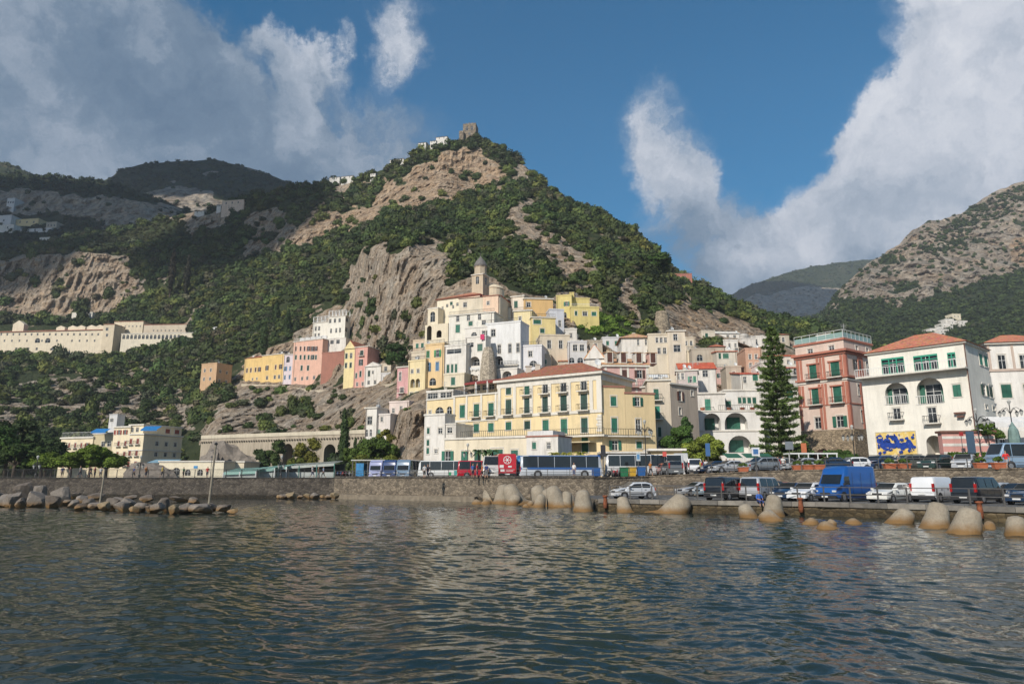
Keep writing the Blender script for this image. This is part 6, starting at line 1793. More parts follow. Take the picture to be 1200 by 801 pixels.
# far-left village
GV = 'village houses high on the far left hill'
for (a, b_, t0, b0, mt, lab) in [(-30, 13, 252, 264, GREYW, 'long pale blue-grey block at the left edge of the high village'), (18, 45, 256, 264, plaster((228, 200, 130)), 'ochre-yellow villa of the high village'), (-20, 16, 263, 270, WH, 'white terrace under the pale block'),
                                 (22, 60, 267, 271, GREYW, 'low pale terrace building under the ochre villa'), (46, 58, 278, 284, WH, 'small white house on the brow below the high village'), (8, 17, 232, 242, GREYW, 'tiny grey house beneath the far cliffs'), (54, 66, 260, 268, STONEP, 'stone house at the right of the high village')]:
 yr = 740 if t0 < 275 else 600
 b = Bld(a, b_, t0, b0, 8, float(LEFT1.Y(np.array([max((a + b_) / 2, -100)]), np.array([b0]))[0]) - 4, None, depth=12, ref='R', foot=14)
 b.wins[0] = []
 for k in range(3): b.win('d', [a + (b_ - a) * (.2 + .3 * k)], [(t0 + b0) / 2], 1.6, 2.4, DARK, trim=False)
 house(lab, [(b, mt, 'flat')], 'village_house', GV)
# right mountain village
GM = 'white houses in terraces on the right mountain'
for i, (a, b_, t0, b0) in enumerate([(1090, 1098, 385, 390), (1098, 1106, 383, 388), (1104, 1114, 379, 385), (1100, 1112, 386, 391), (1108, 1118, 374, 379), (1116, 1126, 368, 373), (1114, 1122, 376, 380), (1125, 1134, 376, 380), (1095, 1102, 390, 394), (1111, 1117, 382, 386)]):
 yr = float(RIGHT.Y(np.array([(a + b_) / 2]), np.array([b0]))[0]) - 4
 b = Bld(a, b_, t0, b0, -6, yr, None, depth=9, ref='R', foot=8); b.win('d', [a + (b_ - a) * .3, a + (b_ - a) * .7], [(t0 + b0) / 2], 1.0, 1.6, DARK, trim=False)
 house(('warm cream' if i == 5 else 'white') + ' mountain village house, ' + ordinal(i) + ' counted upward from the lowest terrace end', [(b, CREAM if i == 5 else WH, 'flat')], 'mountain_house', GM)
# ================= salmon building
def salmon():
 t = T(None, 'salmon_palazzo', 'salmon-red four-storey building with green shutters and a glass-railed roof terrace', 'building', None)
 SAL = plaster((226, 196, 176), .8); TER = plaster((196, 112, 82), .8)
 A = (K(937.5, 480) * 109.5, 109.5); B = (K(996, 480) * 103, 103.0); rot = math.degrees(math.atan2(A[1] - B[1], B[0] - A[0]))
 b = Bld(937.5, 996, 397.5, 545, rot, 106, 1029, ref='R', pymid=480, foot=2, A=A, B=B)
 b.wins[0] = []
 for c_, px in enumerate((953.5, 979)):
  kk, _ = b.ray(px, 434, 0)
  for py, w, h, st in ((432, 1.35, 2.35, 'gb'), (462, 1.3, 2.5, 'gb'), (494, 1.1, 1.7, 'o' if c_ else 'w')):
   _, z = b.ray(979, py, 0); b.wins[0].append((st, kk, z, w, h, GREEN, False, True, .2))
  _, z = b.ray(979, 407, 0); b.wins[0].append(('d', kk - .3, z, .9, .7, DARK, False, True, .2))
 for px, pys in ((1003.5, (427,)), (1017.5, (430,))):
  b.win('g' if px < 1010 else 'd', [px], list(pys), 4.6, 12, (.16, .14, .12), face=1)
 b.win('d', [1007.5], [457], 4.4, 12, face=1); b.win('d', [1011], [488], 3.6, 13, BROWN, face=1); b.win('d', [1004, 1016], [408], 3, 4, BROWN, face=1); b.win('d', [1021], [459], 4, 12, face=1)
 b.build(t, SAL)
 z = lambda py: b.ray(979, py, 0)[1]
 b.cornice(t, TER, b.z1 - .02, .2, .3); b.cornice(t, TER, z(412.5), .55, .35); b.cornice(t, TER, z(415), .25, .22, 'frieze')
 b.cornice(t, TER, z(443), .3, .3, 'string_course'); b.cornice(t, TRIM(), z(446), .14, .2, 'string_course'); b.cornice(t, TER, z(474), .1, .18, 'string_course')
 for f0, f1 in ((0, .055), (.075, .12), (.42, .465), (.485, .53), (.55, .595), (.9, .945), (.96, 1.0)):
  for za, zb in ((z(442), z(416)), (z(473.5), z(448)), (z(502), z(475))):
   if za > zb: za, zb = zb, za
   if f0 in (.55, .075, .9) and za < z(474): continue
   b.slab(t, 'pilaster', TER, f0, f1, za, zb, .10)
 for f0, f1 in ((0, .06), (.42, .5), (.52, .6), (.93, 1)):
  for za, zb in ((z(442), z(416)), (z(473.5), z(448)), (z(502), z(475))):
   if za > zb: za, zb = zb, za
   b.slab(t, 'pilaster', TER, f0, f1, za, zb, .10, 1)
 for c_, px in enumerate((953.5, 979)):   # window hoods
  kk, _ = b.ray(px, 434, 0); f = kk / b.L; w = .95 / b.L
  for py in (423.5, 452.5):
   b.slab(t, 'window_hood', TER, f - w * 1.15, f + w * 1.15, z(py), z(py) + .22, .22)
   b.slab(t, 'window_surround', TER, f - w, f - w * .78, z(py) - 2.7, z(py) - .01, .08); b.slab(t, 'window_surround', TER, f + w * .78, f + w, z(py) - 2.7, z(py) - .01, .08)
 # stone base
 st = stonemat('base_stone', (.26, .21, .15), (.38, .31, .23), 3.0)
 s = Bld(0, 1, 0, 1, A=(b.A[0] - .25, b.A[1] - .25), B=(b.B[0] + .15, b.B[1] - .3), depth=b.D + .4, Y=106, z0=b.z0, z1=z(503), foot=2, rot=rot)
 s.build(t, st, 'stone_base')
 gl = paint('green_glass_panel', (.25, .36, .33), .15, .05)
 for f in (0, 1): b.rail(t, 0, 1, b.z1 + .3, .05, f, WHITEP(), 1.3, 'terrace_railing', 1.2); b.slab(t, 'glass_panel', gl, 0.005, .995, b.z1 + .45, b.z1 + 1.2, -.02, f, .05)
 e = Bld(0, 1, 0, 1, A=tuple(b.pt(.25, 3, 0))[:2], B=tuple(b.pt(.55, 3, 0))[:2], depth=3, Y=106, z0=b.z1, z1=b.z1 + 2.0, foot=.2, rot=rot); e.build(t, WH, 'roof_room')
 antenna(t, b.pt(.97, 1, b.z1 + .3), 2.4); antenna(t, b.pt(.7, 1, b.z1), 1.6)
salmon()
# ================= white villa with the ceramic panel
def white_villa():
 t = T(None, 'white_villa', 'large white building with teal windows, two arched balconies and a ceramic panel', 'building', None)
 WV = plaster((240, 233, 216), .8)
 A = (K(1014, 490) * 92.5, 92.5); B = (K(1141.5, 490) * 83, 83.0)
 rot = math.degrees(math.atan2(A[1] - B[1], B[0] - A[0]))
 b = Bld(1014, 1141, 432, 552, rot, A=A, B=B, depth=11, Y=88, z0=3.6, px2=1168, pymid=490, foot=1)
 for px, py, w, h, st in ((1121.5, 457.5, 10, 14, 'g'), (1051, 484.5, 9, 13, 'wb'), (1092.5, 486, 10, 18, 'wb')):
  b.win(st, [px], [py], w, h, GREEN)
 b.win('o', [1050.5], [461], 27, 26, GREEN, arch=True, trim=False, rec=1.3); b.win('o', [1089.5], [457.5], 31, 31, GREEN, arch=True, trim=False, rec=1.5)
 b.win('x', [1095.5], [524.5], 19, 29, arch=True, rec=3.0)
 b.win('g', [1153.5, 1164.5], [457], 4, 12, DKGREEN, face=1); b.win('d', [1156, 1166], [477], 3, 4, DARK, face=1)
 b.build(t, WV)
 zc = b.z1
 b.slab(t, 'balcony', TRIM(), -.02, 1.01, zc, zc + .18, 1.3); b.rail(t, -.02, 1.01, zc + .18, 1.25, 0, WHITEP(), 1.05, 'balcony_railing', .3)
 # upper storey, set back at the left
 u = Bld(0, 1, 0, 1, A=tuple(b.pt(.085, .1, 0))[:2], B=tuple(b.pt(.995, .1, 0))[:2], depth=b.D - .3, Y=88, z0=zc, z1=W(1138, 401.5, 83).z, foot=0, rot=rot)
 u.z0 = zc
 u.win('dl', [1046.5], [429], 27, 20, TEAL, trim=False); u.win('dl', [1085], [425.5], 29, 20, TEAL, trim=False); u.win('wl', [1115.5], [422], 10, 19, TEAL, trim=False)
 u.win('g', [1149.5, 1161], [421], 4, 13, TEAL, face=1)
 u.build(t, WV, 'upper_wall'); u.cornice(t, TRIM(), None, .3, .25)
 u.hip(t, 2.5, tilemat((182, 118, 90)), .5, .55, u.z1 + .2)
 b.rail(t, 0, 1, b.ray(1050, 471.5, 0)[1] - .6, .02, 0, WHITEP(), 1.0, 'balcony_railing') if False else None
 for px, w in ((1050.5, 28), (1089.5, 32)):
  k0, _ = b.ray(px - w / 2, 470, 0); k1, _ = b.ray(px + w / 2, 470, 0); zb = b.ray(px, 473.5, 0)[1]
  b.rail(t, k0 / b.L, k1 / b.L, zb, .05, 0, WHITEP(), 1.15, 'balcony_railing', .25)
 # ledges on the right part of the facade
 for px, py, w in ((1125.5, 484, 13), (1126.5, 488, 8)):
  k0, z = b.ray(px - w / 2, py, 0); k1, _ = b.ray(px + w / 2, py, 0); b.slab(t, 'ledge', paint('brown_ledge', (.16, .08, .06), .8), k0 / b.L, k1 / b.L, z - .12, z + .08, .5)
 # drain pipe on the corner
 p = b.pt(1.0, -.12, 0); MB().tube([(p.x, p.y, 3.6), (p.x, p.y, u.z1)], .07, 6).build('drain_pipe', paint('brown_pipe', (.14, .07, .05), .5), t)
 # passage behind the arch
 # ceramic panel: yellow ground with cobalt land shapes
 k0, z0 = b.ray(1027.5, 519, 0); k1, _ = b.ray(1074, 519, 0); _, zt = b.ray(1050, 506, 0); _, zb = b.ray(1050, 532.5, 0)
 m, g_, bs = newmat('painted_tiles')
 v = coords(g_, kind='World'); n = noise(g_, v, .55, 5, .6); n2 = noise(g_, v, 1.6, 4, .6)
 c_ = ramp(g_, n2, [(.3, (.62, .40, .07)), (.5, (.72, .52, .16)), (.66, (.72, .62, .42))])
 g_.l(c_, bs.inputs['Base Color']); bs.inputs['Roughness'].default_value = .3
 b.slab(t, 'ceramic_panel', m, k0 / b.L, k1 / b.L, zb, zt, .06)
 fr = paint('panel_border', (.55, .5, .38), .6)
 for f0, f1, za, zc_ in ((k0 / b.L - .006, k1 / b.L + .006, zt, zt + .12), (k0 / b.L - .006, k1 / b.L + .006, zb - .12, zb), (k0 / b.L - .006, k0 / b.L, zb, zt), (k1 / b.L, k1 / b.L + .006, zb, zt)):
  b.slab(t, 'panel_border', fr, f0, f1, za, zc_, .1)
 rs = random.Random(4); blue = paint('cobalt_glaze', (.015, .05, .28), .25, .3, 3.0); Lp = k1 - k0; Hp = zt - zb
 shapes = [(.12, .62, .10, .18), (.20, .45, .12, .16), (.28, .60, .10, .12), (.36, .42, .10, .15), (.10, .85, .07, .06), (.48, .75, .09, .14), (.52, .55, .08, .14), (.46, .38, .12, .12), (.60, .38, .12, .15), (.70, .42, .12, .15), (.80, .45, .10, .2), (.86, .38, .07, .14), (.24, .25, .08, .09), (.35, .2, .05, .05), (.30, .8, .05, .05), (.66, .25, .06, .06)]
 pal_ = MB(); P0, uu, inn, L = b.frame(0)
 for (fx, fz, rx, rz_) in shapes:
  cx_, cz_ = k0 + fx * Lp, zb + fz * Hp; nn = 14; pts = []
  for q in range(nn):
   an = 2 * math.pi * q / nn; rr_ = 1 + rs.uniform(-.35, .25)
   pts.append((cx_ + rx * Lp * rr_ * math.cos(an), cz_ + rz_ * Hp * rr_ * math.sin(an)))
  out = .075 + .003 * shapes.index((fx, fz, rx, rz_))
  pts = [(min(max(x, k0 + .03), k1 - .03), min(max(zz, zb + .03), zt - .03)) for x, zz in pts]
  pal_.add([(P0[0] + uu[0] * x - inn[0] * out, P0[1] + uu[1] * x - inn[1] * out, zz) for x, zz in pts], [tuple(range(nn))])
 for q in range(46):
  cx_, cz_ = k0 + rs.uniform(.04, .96) * Lp, zb + rs.uniform(.06, .94) * Hp; a_ = rs.uniform(.06, .22); out = .14 + .003 * q; nn = 6
  pal_.add([(P0[0] + uu[0] * min(max(cx_ + a_ * rs.uniform(.6, 1.3) * math.cos(j), k0 + .02), k1 - .02) - inn[0] * out, P0[1] + uu[1] * min(max(cx_ + a_ * rs.uniform(.6, 1.3) * math.cos(j), k0 + .02), k1 - .02) - inn[1] * out, min(max(cz_ + a_ * math.sin(j), zb + .02), zt - .02)) for j in np.linspace(0, 5.2, nn)], [tuple(range(nn))])
 pal_.build('blue_tile_pattern', blue, t)
white_villa()
# white building at the right edge
t = T(None, 'edge_building', 'white building with reddish tiled roof and green shutters at the right edge', 'building', None)
b = Bld(1166, 1262, 404, 552, 12, 96, None, depth=10, z0=3.6, ref='L', foot=1)
b.win('w', [1174.5], [424], 9, 16, GREEN); b.win('g', [1179.5], [458], 12.5, 16, GREEN); b.win('w', [1200, 1226], [424], 9, 16, GREEN); b.win('g', [1206, 1232], [458], 12.5, 16, GREEN)
b.build(t, plaster((238, 232, 222))); b.cornice(t, TRIM(), None, .4, .3); b.hip(t, 2.0, tilemat((188, 120, 92)), .6, .5, b.z1 + .25)
zc = b.ray(1175, 435, 0)[1]; b.cornice(t, plaster((206, 180, 160)), zc, .15, .35, 'string_course')
for f in (.0, .30, .62): b.slab(t, 'pilaster', plaster((206, 180, 160)), f, f + .03, zc + .35, b.z1, .1)
# terrace building in front: pale striped wall, white awnings
t = T(None, 'terrace_wall', 'pink and white striped garden wall beside the villa archway', 'wall', None)
pnk = plaster((222, 150, 136), .8); b = Bld(1106, 1168, 507, 552, 8, 80, None, depth=1.0, z0=3.6, ref='L', foot=.5); b.build(t, pnk); b.cornice(t, paint('brown_coping', (.16, .07, .05), .7), None, .2, .25, 'coping')
for za in (.25, .47, .69, .88):
 b.slab(t, 'white_band', WH, 0, 1, b.z0 + (b.z1 - b.z0) * za - .16, b.z0 + (b.z1 - b.z0) * za + .16, .03)
t = T(None, 'cafe_terrace', 'terrace with white canvas awnings beside the garden wall', 'terrace', None)
zt = W(1160, 486, 84).z
for i, (p0, p1) in enumerate(((1128, 1145), (1148, 1164), (1164, 1186), (1188, 1206))):
 a, c_ = W(p0, 488 if i else 497, 86), W(p1, 488 if i else 497, 86); d_ = Vector((0, -2.6, -.9))
 MB().add([a, c_, c_ + d_, a + d_, a + d_ - Vector((0, 0, .6)), c_ + d_ - Vector((0, 0, .6))], [(3, 2, 1, 0), (5, 4, 3, 2)]).build('awning', paint('white_canvas', (.75, .74, .72), .7), t)
 for q in (a, c_): MB().box(-.05, .05, -.05, .05, 3.6 - q.z, 0).build('post', WHITEP(), t, loc=q + Vector((0, 0, 0)))
b = Bld(1143, 1260, 505, 552, 6, 89, None, depth=6, z0=3.6, ref='L', foot=.5); b.win('d', [1160, 1175, 1190], [515], 6, 9, DARK, trim=False); b.build(t, WH); b.rail(t, 0, 1, b.z1, -.1, 0, WHITEP(), 1.0)
# low building with awning between palazzo and citrus trees
t = T(None, 'harbour_kiosk', 'low dark-fronted bar with a white roof line right of the yellow palazzo', 'kiosk', None)
b = Bld(764, 800, 528, 552, 2, 94, None, depth=4, z0=3.1, ref='L', foot=.3); b.win('d', [772, 786], [541], 11, 14, DARK, trim=False); b.build(t, plaster((226, 190, 120))); cap(b, t, WH, .5, .3)
b = Bld(708, 766, 531, 552, 2, 96, None, depth=4, z0=3.1, ref='L', foot=.3); b.win('d', [722, 737, 752], [542], 11, 12, DARK, trim=False); b.build(t, plaster((200, 190, 170))); cap(b, t, WH, .6, .25)
t = T(None, 'green_awning_cafe', 'cafe stalls under dark green awnings below the arcade building', 'cafe', None)
ga = paint('green_canvas', (.02, .11, .07), .8)
for p0, p1 in ((846, 864), (886, 900), (868, 884)):
 a, c_ = W(p0, 531, 100), W(p1, 531, 100); d_ = Vector((0, -2.4, -.7))
 MB().add([a, c_, c_ + d_, a + d_], [(3, 2, 1, 0)]).build('awning', ga, t)
 for q in (a + d_, c_ + d_): MB().box(-.05, .05, -.05, .05, 3.2 - q.z, 0).build('post', WHITEP(), t, loc=q)
def sstep(a, b, x):
 t = min(1, max(0, (x - a) / (b - a))); return t * t * (3 - 2 * t)
def zroad(x): return 2.86 + 0.79 * sstep(8, 34, x)
QL = [(-900, 101), (XY(393, 101), 101), (XY(560, 86.6), 86.6), (XY(695, 76.8), 76.8), (XY(760, 80), 80), (XY(870, 76), 76), (XY(1000, 68), 68), (XY(1250, 61), 61), (XY(1700, 50), 50)]
def yedge(x): return float(np.interp(x, [q[0] for q in QL], [q[1] for q in QL]))
def road():
 xs = sorted(set(list(np.arange(-900, -140, 60.)) + list(np.arange(-140, 150, 2.)) + [q[0] for q in QL]))
 xs = [x for x in xs if x <= QL[-1][0]]
 ts = [0, .02, .06, .15, .3, .5, .7, .85, 1]
 V = []; Fc = []
 for x in xs:
  y0 = yedge(x) + .25
  for t in ts: V.append((x, y0 + (262 - y0) * t, zroad(x) - .004))
 n = len(ts)
 for i in range(len(xs) - 1):
  for j in range(n - 1): Fc.append((i * n + j, (i + 1) * n + j, (i + 1) * n + j + 1, i * n + j + 1))
 m, g, b = newmat('asphalt')
 v = coords(g, kind='World'); n1 = noise(g, v, .35, 6, .7); n2 = noise(g, v, 12, 3)
 g.l(mixc(g, .3, ramp(g, n1, [(.3, (.06, .058, .055)), (.7, (.13, .125, .118))]), ramp(g, n2, [(.3, (.04, .04, .04)), (.7, (.16, .16, .15))])), b.inputs['Base Color'])
 b.inputs['Roughness'].default_value = .9
 o = MB().add(V, Fc).build('harbour_road', m); tag(o, 'asphalt waterfront road and bus parking', None, None, 'structure')
 return m
ASPH = road()
def wall_strip(name, label, pts, ztops, zbot, mat, thick=.6, parapet=0, pmat=None, capm=None, group=None):
 t = T(None, name, label, 'wall', group)
 mb = MB(); vs = []
 for i, (p, z) in enumerate(zip(pts, ztops)): vs += [(p[0], p[1], zbot), (p[0], p[1], z), (p[0], p[1] + thick, z), (p[0], p[1] + thick, zbot)]
 fs = []
 for i in range(len(pts) - 1):
  a, b = 4 * i, 4 * i + 4
  for k in range(4): fs.append((a + k, b + k, b + (k + 1) % 4, a + (k + 1) % 4))
 fs += [(3, 2, 1, 0), tuple(len(vs) - 4 + k for k in range(4))]
 mb.add(vs, fs).build('wall', mat, t)
 if parapet:
  mb = MB(); vs = []
  for p, z in zip(pts, ztops): vs += [(p[0], p[1] - .12, z + .002), (p[0], p[1] - .12, z + parapet), (p[0], p[1] + .45, z + parapet), (p[0], p[1] + .45, z + .002)]
  mb.add(vs, fs).build('coping', capm or pmat or mat, t)
 return t
def dense(pts, n=14):
 out = []
 for (a, b) in zip(pts[:-1], pts[1:]):
  for k in range(n): out.append((a[0] + (b[0] - a[0]) * k / n, a[1] + (b[1] - a[1]) * k / n))
 return out + [pts[-1]]
p = [(-420, 101), QL[1]]
wall_strip('quay_wall', 'dark stone sea wall of the left promenade', p, [2.86] * 2, -2, DARKSTONE, parapet=.12, capm=paint('dark_coping', (.05, .047, .043), .8, .3))
p = dense([QL[1], QL[2], QL[3]], 6)
t = wall_strip('quay_wall', 'lighter rubble stone sea wall below the parked buses', p, [zroad(q[0]) for q in p], -2, QUAYSTONE, parapet=.28, capm=stonemat('dark_parapet', (.06, .055, .05), (.12, .11, .1), 2.0))
mb = MB(); L0, L1 = Vector((*QL[1], 0)), Vector((*QL[2], 0)); n_ = Vector((-.35, -1, 0)).normalized() * 1.0
mb.add([L0 + n_ + Vector((0, 0, -1)), L1 + n_ + Vector((0, 0, -1)), L1 + n_ + Vector((0, 0, .62)), L0 + n_ + Vector((0, 0, .62)), L0 + Vector((0, 0, .62)), L1 + Vector((0, 0, .62)), L0 + Vector((0, 0, -1)), L1 + Vector((0, 0, -1))],
       [(0, 1, 2, 3), (3, 2, 5, 4), (1, 7, 5, 2), (0, 3, 4, 6)])
mb.build('foot_ledge', paint('wet_concrete', (.20, .165, .12), .8, .3, 1.5, .2), t)
p = dense(QL[3:], 6)
wall_strip('retaining_wall', 'stone retaining wall between the upper road and the lower car park', p, [zroad(q[0]) for q in p], .5, stonemat('road_wall_stone', (.15, .125, .10), (.27, .23, .18), 2.6), parapet=.1)
# lower quay
LE = [(XY(700, 62.5), 62.5), (XY(740, 60.6), 60.6), (XY(960, 54), 54), (XY(1100, 48), 48), (XY(1200, 44.2), 44.2), (XY(1420, 37), 37), (XY(1900, 28), 28)]
def ylow(x): return float(np.interp(x, [q[0] for q in LE], [q[1] for q in LE]))
def xlow(px):
 for a, b in zip(LE[:-1], LE[1:]):
  ka, kb, k = a[0] / a[1], b[0] / b[1], K(px, 590)
  if ka <= k <= kb:
   # intersection with segment
   t = (k * a[1] - a[0]) / ((b[0] - a[0]) - k * (b[1] - a[1])); return a[0] + t * (b[0] - a[0]), a[1] + t * (b[1] - a[1])
ZL = 1.0
pts = [(q[0], q[1] + .5, ZL) for q in LE] + [(LE[-1][0], 75, ZL), (XY(690, 84), 84, ZL), (LE[0][0] - .2, 80, ZL)]
o = MB().add(pts, [tuple(range(len(pts)))]).build('lower_quay', ASPH); tag(o, 'lower quayside car park surface', None, None, 'structure')
p = LE
t = wall_strip('quay_wall', 'low stone edge of the lower car park with a row of big coping blocks', [(q[0], q[1] + .12) for q in p], [ZL - .32] * len(p), -2, stonemat('low_quay_stone', (.13, .10, .065), (.26, .21, .14), 2.2), thick=1.0)
rs = random.Random(8); cp = [paint('coping_block', c, .9, .25, 2.0, .2) for c in ((.17, .155, .135), (.135, .125, .11), (.22, .20, .17))]
dp_ = dense(LE, 40)
x = LE[0][0]; k = 0
while x < 62:
 l = rs.uniform(1.5, 2.3); y0, y1 = ylow(x), ylow(x + l); a = math.atan2(y1 - y0, l)
 MB().box(0.015, math.hypot(l, y1 - y0) - .015, -.06, 1.2, -.3, .03 + rs.uniform(0, .03)).build('coping_block', cp[k % 3], t, loc=(x, y0, ZL), rot=(0, 0, a)); x += l; k += 1
# left end wall of lower quay
t = wall_strip('quay_wall', 'short stone return wall at the left end of the lower car park', [(LE[0][0] - .3, 62.6), (LE[0][0] + .0, 62.7)], [ZL, ZL], -2, QUAYSTONE, thick=17)
# painted parking lines on the lower quay
wl = paint('road_paint', (.55, .55, .52), .8, .2, 3)
o = MB()
for k in range(22):
 x = 9 + k * 2.6; y = ylow(x) + 3.2
 o.box(x, x + .1, y, y + 4.2, ZL + .004, ZL + .006)
o = o.build('parking_lines', wl); tag(o, None, None, None, 'structure')
RUST = paint('rusty_iron', (.11, .055, .035), .8, .4, 4)
GIRON = paint('grey_iron', (.10, .095, .09), .6, .25, 3)
def railing(label, pts, z, h=1.05, step=1.8, rails=(.98, .55), mat=GIRON, r=.035, bars=0, group=None, zf=None):
 t = T(None, 'railing', label, 'railing', group)
 L = 0; segs = []
 for a, b in zip(pts[:-1], pts[1:]):
  l = math.hypot(b[0] - a[0], b[1] - a[1]); segs.append((L, L + l, a, b)); L += l
 def at(s):
  for s0, s1, a, b in segs:
   if s <= s1 + 1e-6: f = (s - s0) / (s1 - s0); x, y = a[0] + (b[0] - a[0]) * f, a[1] + (b[1] - a[1]) * f; return Vector((x, y, zf(x) if zf else z))
 n = int(L / step); pm = MB().box(-r, r, -r, r, 0, h).box(-r * 2, r * 2, -r * 2, r * 2, 0, .04).mesh('post', mat)
 for k in range(n + 1):
  obj('post', pm, None, t, at(L * k / n))
 for q in rails:
  mb = MB(); mb.tube([at(L * k / n) + Vector((0, 0, h * q)) for k in range(n + 1)], r * .7, 5); mb.build('rail', mat, t)
 if bars:
  mb = MB(); m = int(L / bars)
  for k in range(m):
   p_ = at(L * (k + .5) / m); mb.box(p_.x - .011, p_.x + .011, p_.y - .011, p_.y + .011, p_.z + .08, p_.z + h * .96)
  o = mb.build('bars', mat, t); o['kind'] = 'stuff'
 return t
railing('long dark railing of the left promenade', [(-78, 101.3), (QL[1][0], 101.3)], 2.98, 1.15, 2.2, (.98, .1), IRON(), .04, .16)
railing('thin railing in front of the parked buses', [(q[0], q[1] + .2) for q in QL[1:4]], 3.1, .8, 3.0, (.95, .5), GIRON, .035, 0, zf=lambda x: zroad(x) + .27)
lp = [xlow(px) for px in (716, 740, 850, 960, 1050, 1100, 1150, 1199)] + [LE[5]]
railing('two-rail railing along the edge of the lower car park', [(q[0], q[1] + .45) for q in lp], ZL + .04, 1.15, 1.85, (.98, .52), GIRON, .045)
railing('railing on top of the retaining wall by the planters', [(q[0], q[1] + .25) for q in QL[3:8]], 3.0, 1.0, 2.4, (.97, .5), GIRON, .035, 0, zf=lambda x: zroad(x) + .1)
railing('rusty inclined railing beside the ramp', [(XY(745, 70), 70), (XY(770, 68), 68), (XY(815, 64), 64)], ZL, 1.2, 1.9, (.98, .5), GIRON, .045)
for px, lab in ((709, 'rust-red mooring post at the left end of the car park edge'), (799, 'rust-red mooring post beside the largest tetrapod'), (937, 'rust-red mooring post below the white hatchback'), (1145, 'rust-red mooring post below the black van')):
 x, y = xlow(px)
 o = MB().lathe([(.22, -.75), (.24, -.3), (.2, .1), (.2, .38), (.3, .42), (.3, .52), (.1, .56)], 12).build('mooring_bollard', paint('rust', (.22, .07, .03), .9, .4, 5, .4), None, True, loc=(x, y - .2, ZL - .1)); o.scale = (.8, .8, .85); tag(o, lab, 'bollard', 'mooring posts along the lower quay')
KIND = {
 'hatch': dict(L=3.9, W=1.7, top=[(0, .7), (.06, 1.0), (.4, 1.40), (.9, 1.50), (2.1, 1.48), (2.95, .98), (3.7, .80), (3.9, .55)], belt=.95, wh=.3, side=[(.55, 1.35), (1.42, 2.62)], ws=(2.15, 2.9), rw=(.1, .4), wx=(.65, 3.15)),
 'saloon': dict(L=4.4, W=1.75, top=[(0, .7), (.06, .98), (.7, 1.02), (1.3, 1.42), (2.3, 1.45), (3.2, .98), (4.2, .78), (4.4, .5)], belt=.95, wh=.31, side=[(1.15, 1.95), (2.02, 2.85)], ws=(2.4, 3.12), rw=(.75, 1.25), wx=(.85, 3.6)),
 'suv': dict(L=4.5, W=1.85, top=[(0, .85), (.05, 1.15), (.3, 1.62), (.8, 1.72), (2.5, 1.68), (3.3, 1.15), (4.3, 1.0), (4.5, .6)], belt=1.1, wh=.36, side=[(.4, 1.1), (1.17, 1.95), (2.02, 2.95)], ws=(2.55, 3.25), rw=(.08, .3), wx=(.8, 3.65)),
 'van': dict(L=4.9, W=1.92, top=[(0, .8), (.04, 1.1), (.22, 1.90), (.6, 1.97), (3.3, 1.94), (4.1, 1.2), (4.75, 1.0), (4.9, .6)], belt=1.12, wh=.34, side=[(.4, 1.5), (1.6, 2.6), (2.72, 3.6)], ws=(3.35, 4.05), rw=(.06, .2), wx=(.9, 4.0)),
 'bigvan': dict(L=5.9, W=2.05, top=[(0, 1.0), (.03, 1.3), (.07, 2.72), (.3, 2.82), (4.0, 2.82), (4.45, 2.6), (4.62, 2.2), (5.1, 1.35), (5.75, 1.1), (5.9, .6)], belt=1.3, wh=.36, side=[(4.0, 4.75)], ws=(4.66, 5.08), rw=None, wx=(1.0, 4.95), gtop=2.0),
 'minibus': dict(L=7.2, W=2.2, top=[(0, .9), (.04, 1.3), (.15, 2.65), (.5, 2.75), (6.1, 2.72), (6.75, 1.5), (7.1, 1.2), (7.2, .6)], belt=1.35, wh=.42, side=[(.3, 2.0), (2.08, 3.8), (3.88, 5.5), (5.58, 6.3)], ws=(6.15, 6.7), rw=(.05, .13), wx=(1.5, 5.8)),
 'coach': dict(L=10.6, W=2.4, top=[(0, .9), (.04, 1.3), (.12, 2.75), (.4, 2.9), (10.1, 2.88), (10.4, 2.5), (10.55, 1.2), (10.6, .6)], belt=1.3, wh=.46, side=[(.4, 2.3), (2.36, 4.4), (4.46, 6.5), (6.56, 8.5), (8.56, 10.1)], ws=(10.33, 10.54), rw=(.05, .11), wx=(2.3, 8.3)),
}
TYRE = lambda: paint('tyre_rubber', (.02, .02, .02), .8)
RIM = lambda: paint('alloy', (.35, .35, .36), .35, .1, 3, 0, .6)
TRIMB = lambda: paint('black_plastic', (.025, .025, .027), .55)
CGL = lambda: paint('car_glass', (.015, .018, .02), .06, .2, 1.5, 0, 0, .8)
LAMPR = lambda: paint('red_lamp', (.35, .01, .01), .25)
LAMPW = lambda: paint('clear_lamp', (.6, .6, .6), .15)
def ring(k, x, off=0.0):
 d = KIND[k]; zt = float(np.interp(x, [a for a, _ in d['top']], [b for _, b in d['top']]))
 H = max(b for _, b in d['top']); L = d['L']; w = d['W'] / 2
 e = min(x, L - x); w *= 1 - .10 * math.exp(-e / .18) if e < 1 else 1
 zb = min(zt - .02, d['belt']); tum = .16 if d['W'] < 2 else .07
 wt = w * (1 - tum * max(0, (zt - zb)) / (H - d['belt']))
 return w, wt, zb, zt
def sidey(k, x, z):
 w, wt, zb, zt = ring(k, x)
 if z <= zb: return w
 return w + (wt - w) * min(1, (z - zb) / max(.05, zt - .06 - zb))
